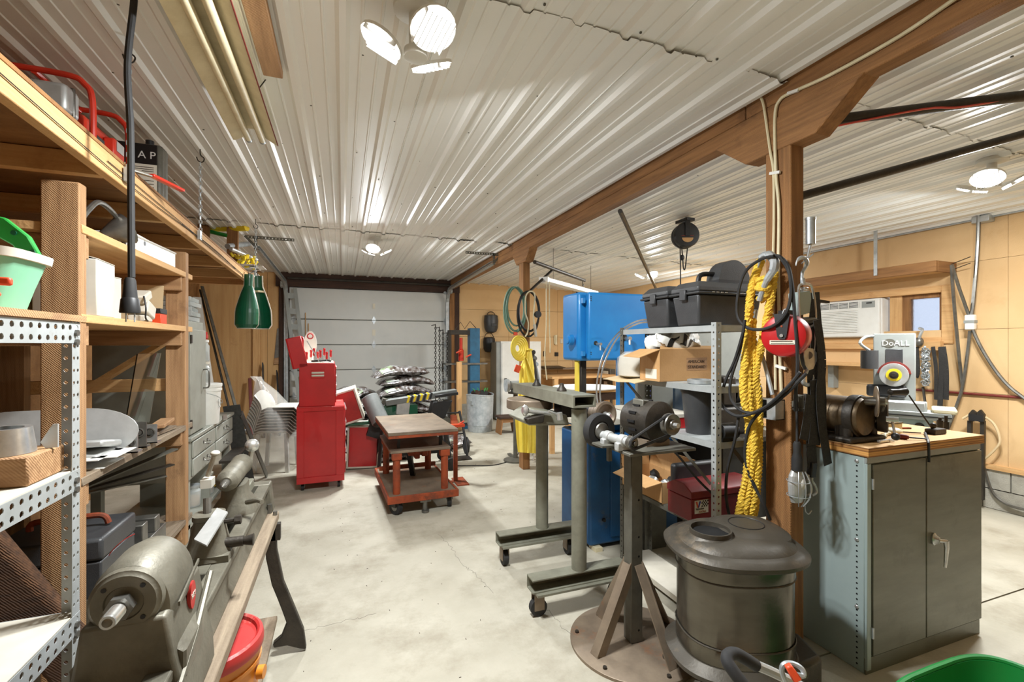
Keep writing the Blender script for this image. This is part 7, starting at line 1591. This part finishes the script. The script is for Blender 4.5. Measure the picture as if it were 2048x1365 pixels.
obj('edge_board', G().bx(XR - .35, XR - .31, 2.78, 5.1, 2.27, 2.375), 'timber_y', t, bev=.004); obj('end_board', G().bx(XR - .31, XR - .014, 2.78, 2.82, 2.27, 2.375), 'timber_x', t, bev=.004); obj('shelf_board', G().bx(XR - .31, XR - .014, 2.82, 5.1, 2.285, 2.31), 'pine_y', t)
for y, z in ((2.765, 2.36), (2.765, 2.30)): obj('nail', G().cyl((XR - .10, y + .02, z - .01), (XR - .16, y - .16, z + .03), .004, n=6), 'darkcast', t)
solo('steel_strap', G().bx(XR - .36, XR - .352, 3.30, 3.335, 2.3, 2.80), 'galv', 'flat grey steel strap hanging from the ceiling to the wall shelf', 'strap')
t = thing('wall_ledge', 'pine ledge with brackets below the air conditioner', 'shelf', (XR - .1, 4.0, 1.2)); obj('board', G().bx(XR - .22, XR - .014, 3.3, 5.0, 1.30, 1.335), 'pine_y', t, bev=.003)
obj('bracket', G().bx(XR - .10, XR - .014, 3.95, 4.02, 1.02, 1.30), 'grey', t); obj('outlet', G().bx(XR - .04, XR - .014, 4.55, 4.66, 1.14, 1.27), 'aluplate', t)
obj('upper_board', G().bx(XR - .06, XR - .014, 3.3, 5.0, 1.50, 1.56), 'pine_y', t)
# pegs with hanging straps and chain beside the grinder
def Wr(px, py, out=.05): return P(px, py, x=XR - out)
t = thing('peg_rail', 'wooden peg rail with a steel hook on the window wall', 'rail', Wr(1862, 700))
obj('rail', G().bar(Wr(1826, 694, .06), Wr(1884, 692, .06), .06, .09, Z), 'pine_y', t); obj('hook', G().tube(smooth([Wr(1836, 690, .1), Wr(1840, 672, .14), Wr(1845, 660, .12), Wr(1839, 657, .08)], 4), .014, 7), 'galv', t); obj('clevis', G().ell(Wr(1838, 684, .12), (.04, .04, .05)), 'steel', t)
for k, (xa, xb, yb2, lab) in enumerate(((1832, 1832, 755, 'black strap hanging on the peg rail next to the grinder head'), (1866, 1872, 800, 'thin dark strap hanging beyond the galvanised chain'), (1882, 1878, 850, 'longest dark strap hanging at the end of the peg rail'), (1886, 1892, 800, 'dark strap crossing the longest strap on the peg rail'))):
    g = G(); sp = smooth([Wr(xa, 694, .10), Wr((xa + xb) / 2 + 3, 740, .12), Wr(xb, yb2, .10)], 6)
    for a, b in zip(sp, sp[1:]): g.bar(a, b, .042 if k != 1 else .03, .01, X)
    solo('hanging_strap', g, 'strap', lab, 'strap', 'straps on the peg rail')
g = G(); random.seed(5)
for k in range(60):
    f = (k % 20) / 20; q = Wr(1851 + 4 * math.sin(k * 1.7), 700 + 72 * f, .12 + .02 * (k // 20)); a = V((random.uniform(-1, 1), random.uniform(-1, 1), random.uniform(-1, 1))).normalized(); g.torus(q, a, .022, .006, 9, 5)
t = thing('hung_chain', 'bunched galvanised chain hanging on the peg rail beside the grinder', 'chain', Wr(1851, 775)); obj('links', g, 'galv', t, kind='stuff'); obj('peg', G().cyl(Wr(1850, 696, .0), Wr(1850, 694, .15), .01, n=8), 'galv', t)
solo('chain_rod', G().cyl(Wr(1846, 775, .12), Wr(1858, 862, .3), .012, n=8), 'darkcast', 'slim dark rod standing below the galvanised chain', 'rod')
# long pipe cracks / conduit on the wall
solo('water_pipe', G().cyl(Wr(1832, 780, .03), Wr(2060, 797, .03), .012, n=8), 'rustred', 'thin reddish pipe running low along the window wall', 'pipe')
# hanging grey cords
def gcord(pts, r, label, name='wall_lead', mat='steel'):
    return solo(name, G().tube(smooth([Wr(*p) for p in pts], 7), r, 7), mat, label, 'cord')
t = thing('inline_switch', 'white cord switch box hanging on a grey cable by the window wall', 'switch', Wr(1942, 660, .12)); obj('body', G().bar(Wr(1941, 630, .12), Wr(1941, 660, .12), .075, .05, X), 'white', t, bev=.01); obj('seam', G().bar(Wr(1941, 641, .12), Wr(1941, 647, .12), .08, .054, X), 'grey', t)
gcord([(1958, 410, .12), (1955, 500, .12), (1947, 600, .12), (1943, 630, .12)], .016, 'grey cable dropping from the ceiling box to the white switch')
gcord([(1904, 530, .34), (1916, 570, .25), (1930, 610, .15), (1938, 632, .12)], .014, 'grey cable from the shelf nail to the white switch')
gcord([(1903, 530, .36), (1906, 580, .3), (1913, 660, .2), (1921, 740, .1), (1925, 775, .08)], .014, 'grey cable hanging straight down from the shelf nail')
gcord([(1940, 662, .12), (1936, 700, .1), (1926, 770, .1), (1914, 810, .1), (1895, 860, .12)], .014, 'grey cable from the white switch down to the bench corner')
gcord([(1945, 658, .12), (1962, 695, .1), (1990, 740, .08), (2020, 775, .07), (2060, 805, .06)], .014, 'grey cable swooping from the white switch along the wall')
gcord([(1968, 935, .05), (1985, 985, .05), (2015, 1010, .06), (2060, 1022, .07)], .012, 'grey cable curving down over the block base')
gcord([(1925, 838, .15), (1950, 828, .12), (1985, 845, .1), (2000, 880, .1), (1990, 900, .1), (1968, 920, .1)], .010, 'pale thin cord bowed out from the bolt cutters', mat='cardlight')
t = thing('bolt_cutters', 'dark bolt cutters standing against the window wall beside the cabinet', 'bolt cutters', Wr(1952, 870, .1)); 
obj('jaw', G().prism([Wr(*p, .14) for p in ((1939, 845), (1937, 828), (1944, 820), (1952, 826), (1951, 842))], (.03, 0, 0)), 'darkcast', t); obj('jaw', G().prism([Wr(*p, .14) for p in ((1953, 842), (1953, 826), (1960, 820), (1968, 830), (1966, 848))], (.03, 0, 0)), 'darkcast', t)
obj('link', G().bar(Wr(1938, 835, .15), Wr(1968, 838, .15), .02, .06, Z), 'black', t); obj('handle', G().bar(Wr(1940, 842, .12), Wr(1938, 1000, .12), .03, .03, X), 'darkcast', t); obj('handle', G().bar(Wr(1966, 842, .12), Wr(1964, 1000, .12), .03, .03, X), 'darkcast', t)
# ceiling edge conduit and box
t = thing('ceiling_box', 'grey electrical box with conduit along the top of the window wall', 'junction box', (XR - .1, 2.9, 2.7)); q = Wr(1966, 415, .08)
obj('box', G().box((XR - .08, q.y, 2.74), (.1, .13, .06)), 'galv', t, bev=.006); obj('conduit', G().cyl((XR - .06, q.y, 2.755), (XR - .06, 7.5, 2.755), .011, n=8), 'galv', t); obj('conduit', G().cyl((XR - .06, q.y, 2.755), (XR - .06, 0, 2.755), .011, n=8), 'galv', t)
solo('wall_molding', G().bx(XR - .03, XR - .013, YF, YB, 2.765, 2.785), 'white', 'white metal trim along the top of the window wall', 'trim')
# grey mat on the floor behind the cabinet
# ================================================================== near things at the bottom edge
def K(px, py, d): return P(px, py, d=d)
t = thing('mower_handle', 'black foam-grip tube handle with an orange trigger lever', 'handle', V((1.62, 1.05, 0)))
loop = [K(1520, 1420, 1.36), K(1490, 1375, 1.38), K(1468, 1345, 1.40), K(1455, 1325, 1.42), K(1456, 1312, 1.44), K(1470, 1308, 1.46), K(1490, 1318, 1.47), K(1512, 1332, 1.48)]
obj('foam_grip', G().tube(smooth(loop, 5), .019, 12), 'rubber', t); obj('tube', G().tube([K(1505, 1328, 1.478), K(1540, 1343, 1.49), K(1580, 1362, 1.50), K(1700, 1425, 1.52)], .015, 10), 'aluplate', t)
lv = obj('lever_bracket', G().tube(smooth([K(1575, 1372, 1.44), K(1564, 1345, 1.44), K(1568, 1330, 1.44), K(1585, 1328, 1.44), K(1603, 1338, 1.43), K(1607, 1352, 1.42), K(1590, 1350, 1.42)], 4), .008, 8), 'galv', t)
obj('trigger', G().prism([K(1572, 1337, 1.42), K(1584, 1332, 1.42), K(1606, 1362, 1.40), K(1590, 1370, 1.40)], (.01, .02, .0)), 'orange', lv, bev=.003)
obj('lower_tube', G().tube([K(1520, 1420, 1.36), V((1.45, 1.0, .2)), V((1.40, 1.0, .02))], .016, 10), 'rubber', t); obj('lower_tube', G().tube([K(1700, 1425, 1.52), V((1.75, .98, .15)), V((1.75, .98, .02))], .015, 10), 'aluplate', t)
# green tub
t = thing('garden_tub', 'bright green plastic tub with a rolled rim', 'tub', (2.05, .80, 0))
tc_ = V((2.05, .80, 0))
def tub(z, a, b): return [tc_ + q for q in sq(0, 0, z, a, b, 44, .5)]
obj('shell', G().loft([tub(.06, .25, .18), tub(.28, .32, .25), tub(.345, .335, .265), tub(.345, .32, .25), tub(.28, .305, .235), tub(.08, .23, .16)]), 'bingreen', t)
obj('rim', G().tube(tub(.348, .332, .262), .011, 8, True), 'bingreen', t)
for sx_ in (-1, 1):
    for sy_ in (-1, 1): obj('leg', G().bar(tc_ + V((sx_ * .19, sy_ * .13, .0)), tc_ + V((sx_ * .19, sy_ * .13, .08)), .04, .04), 'rubber', t)
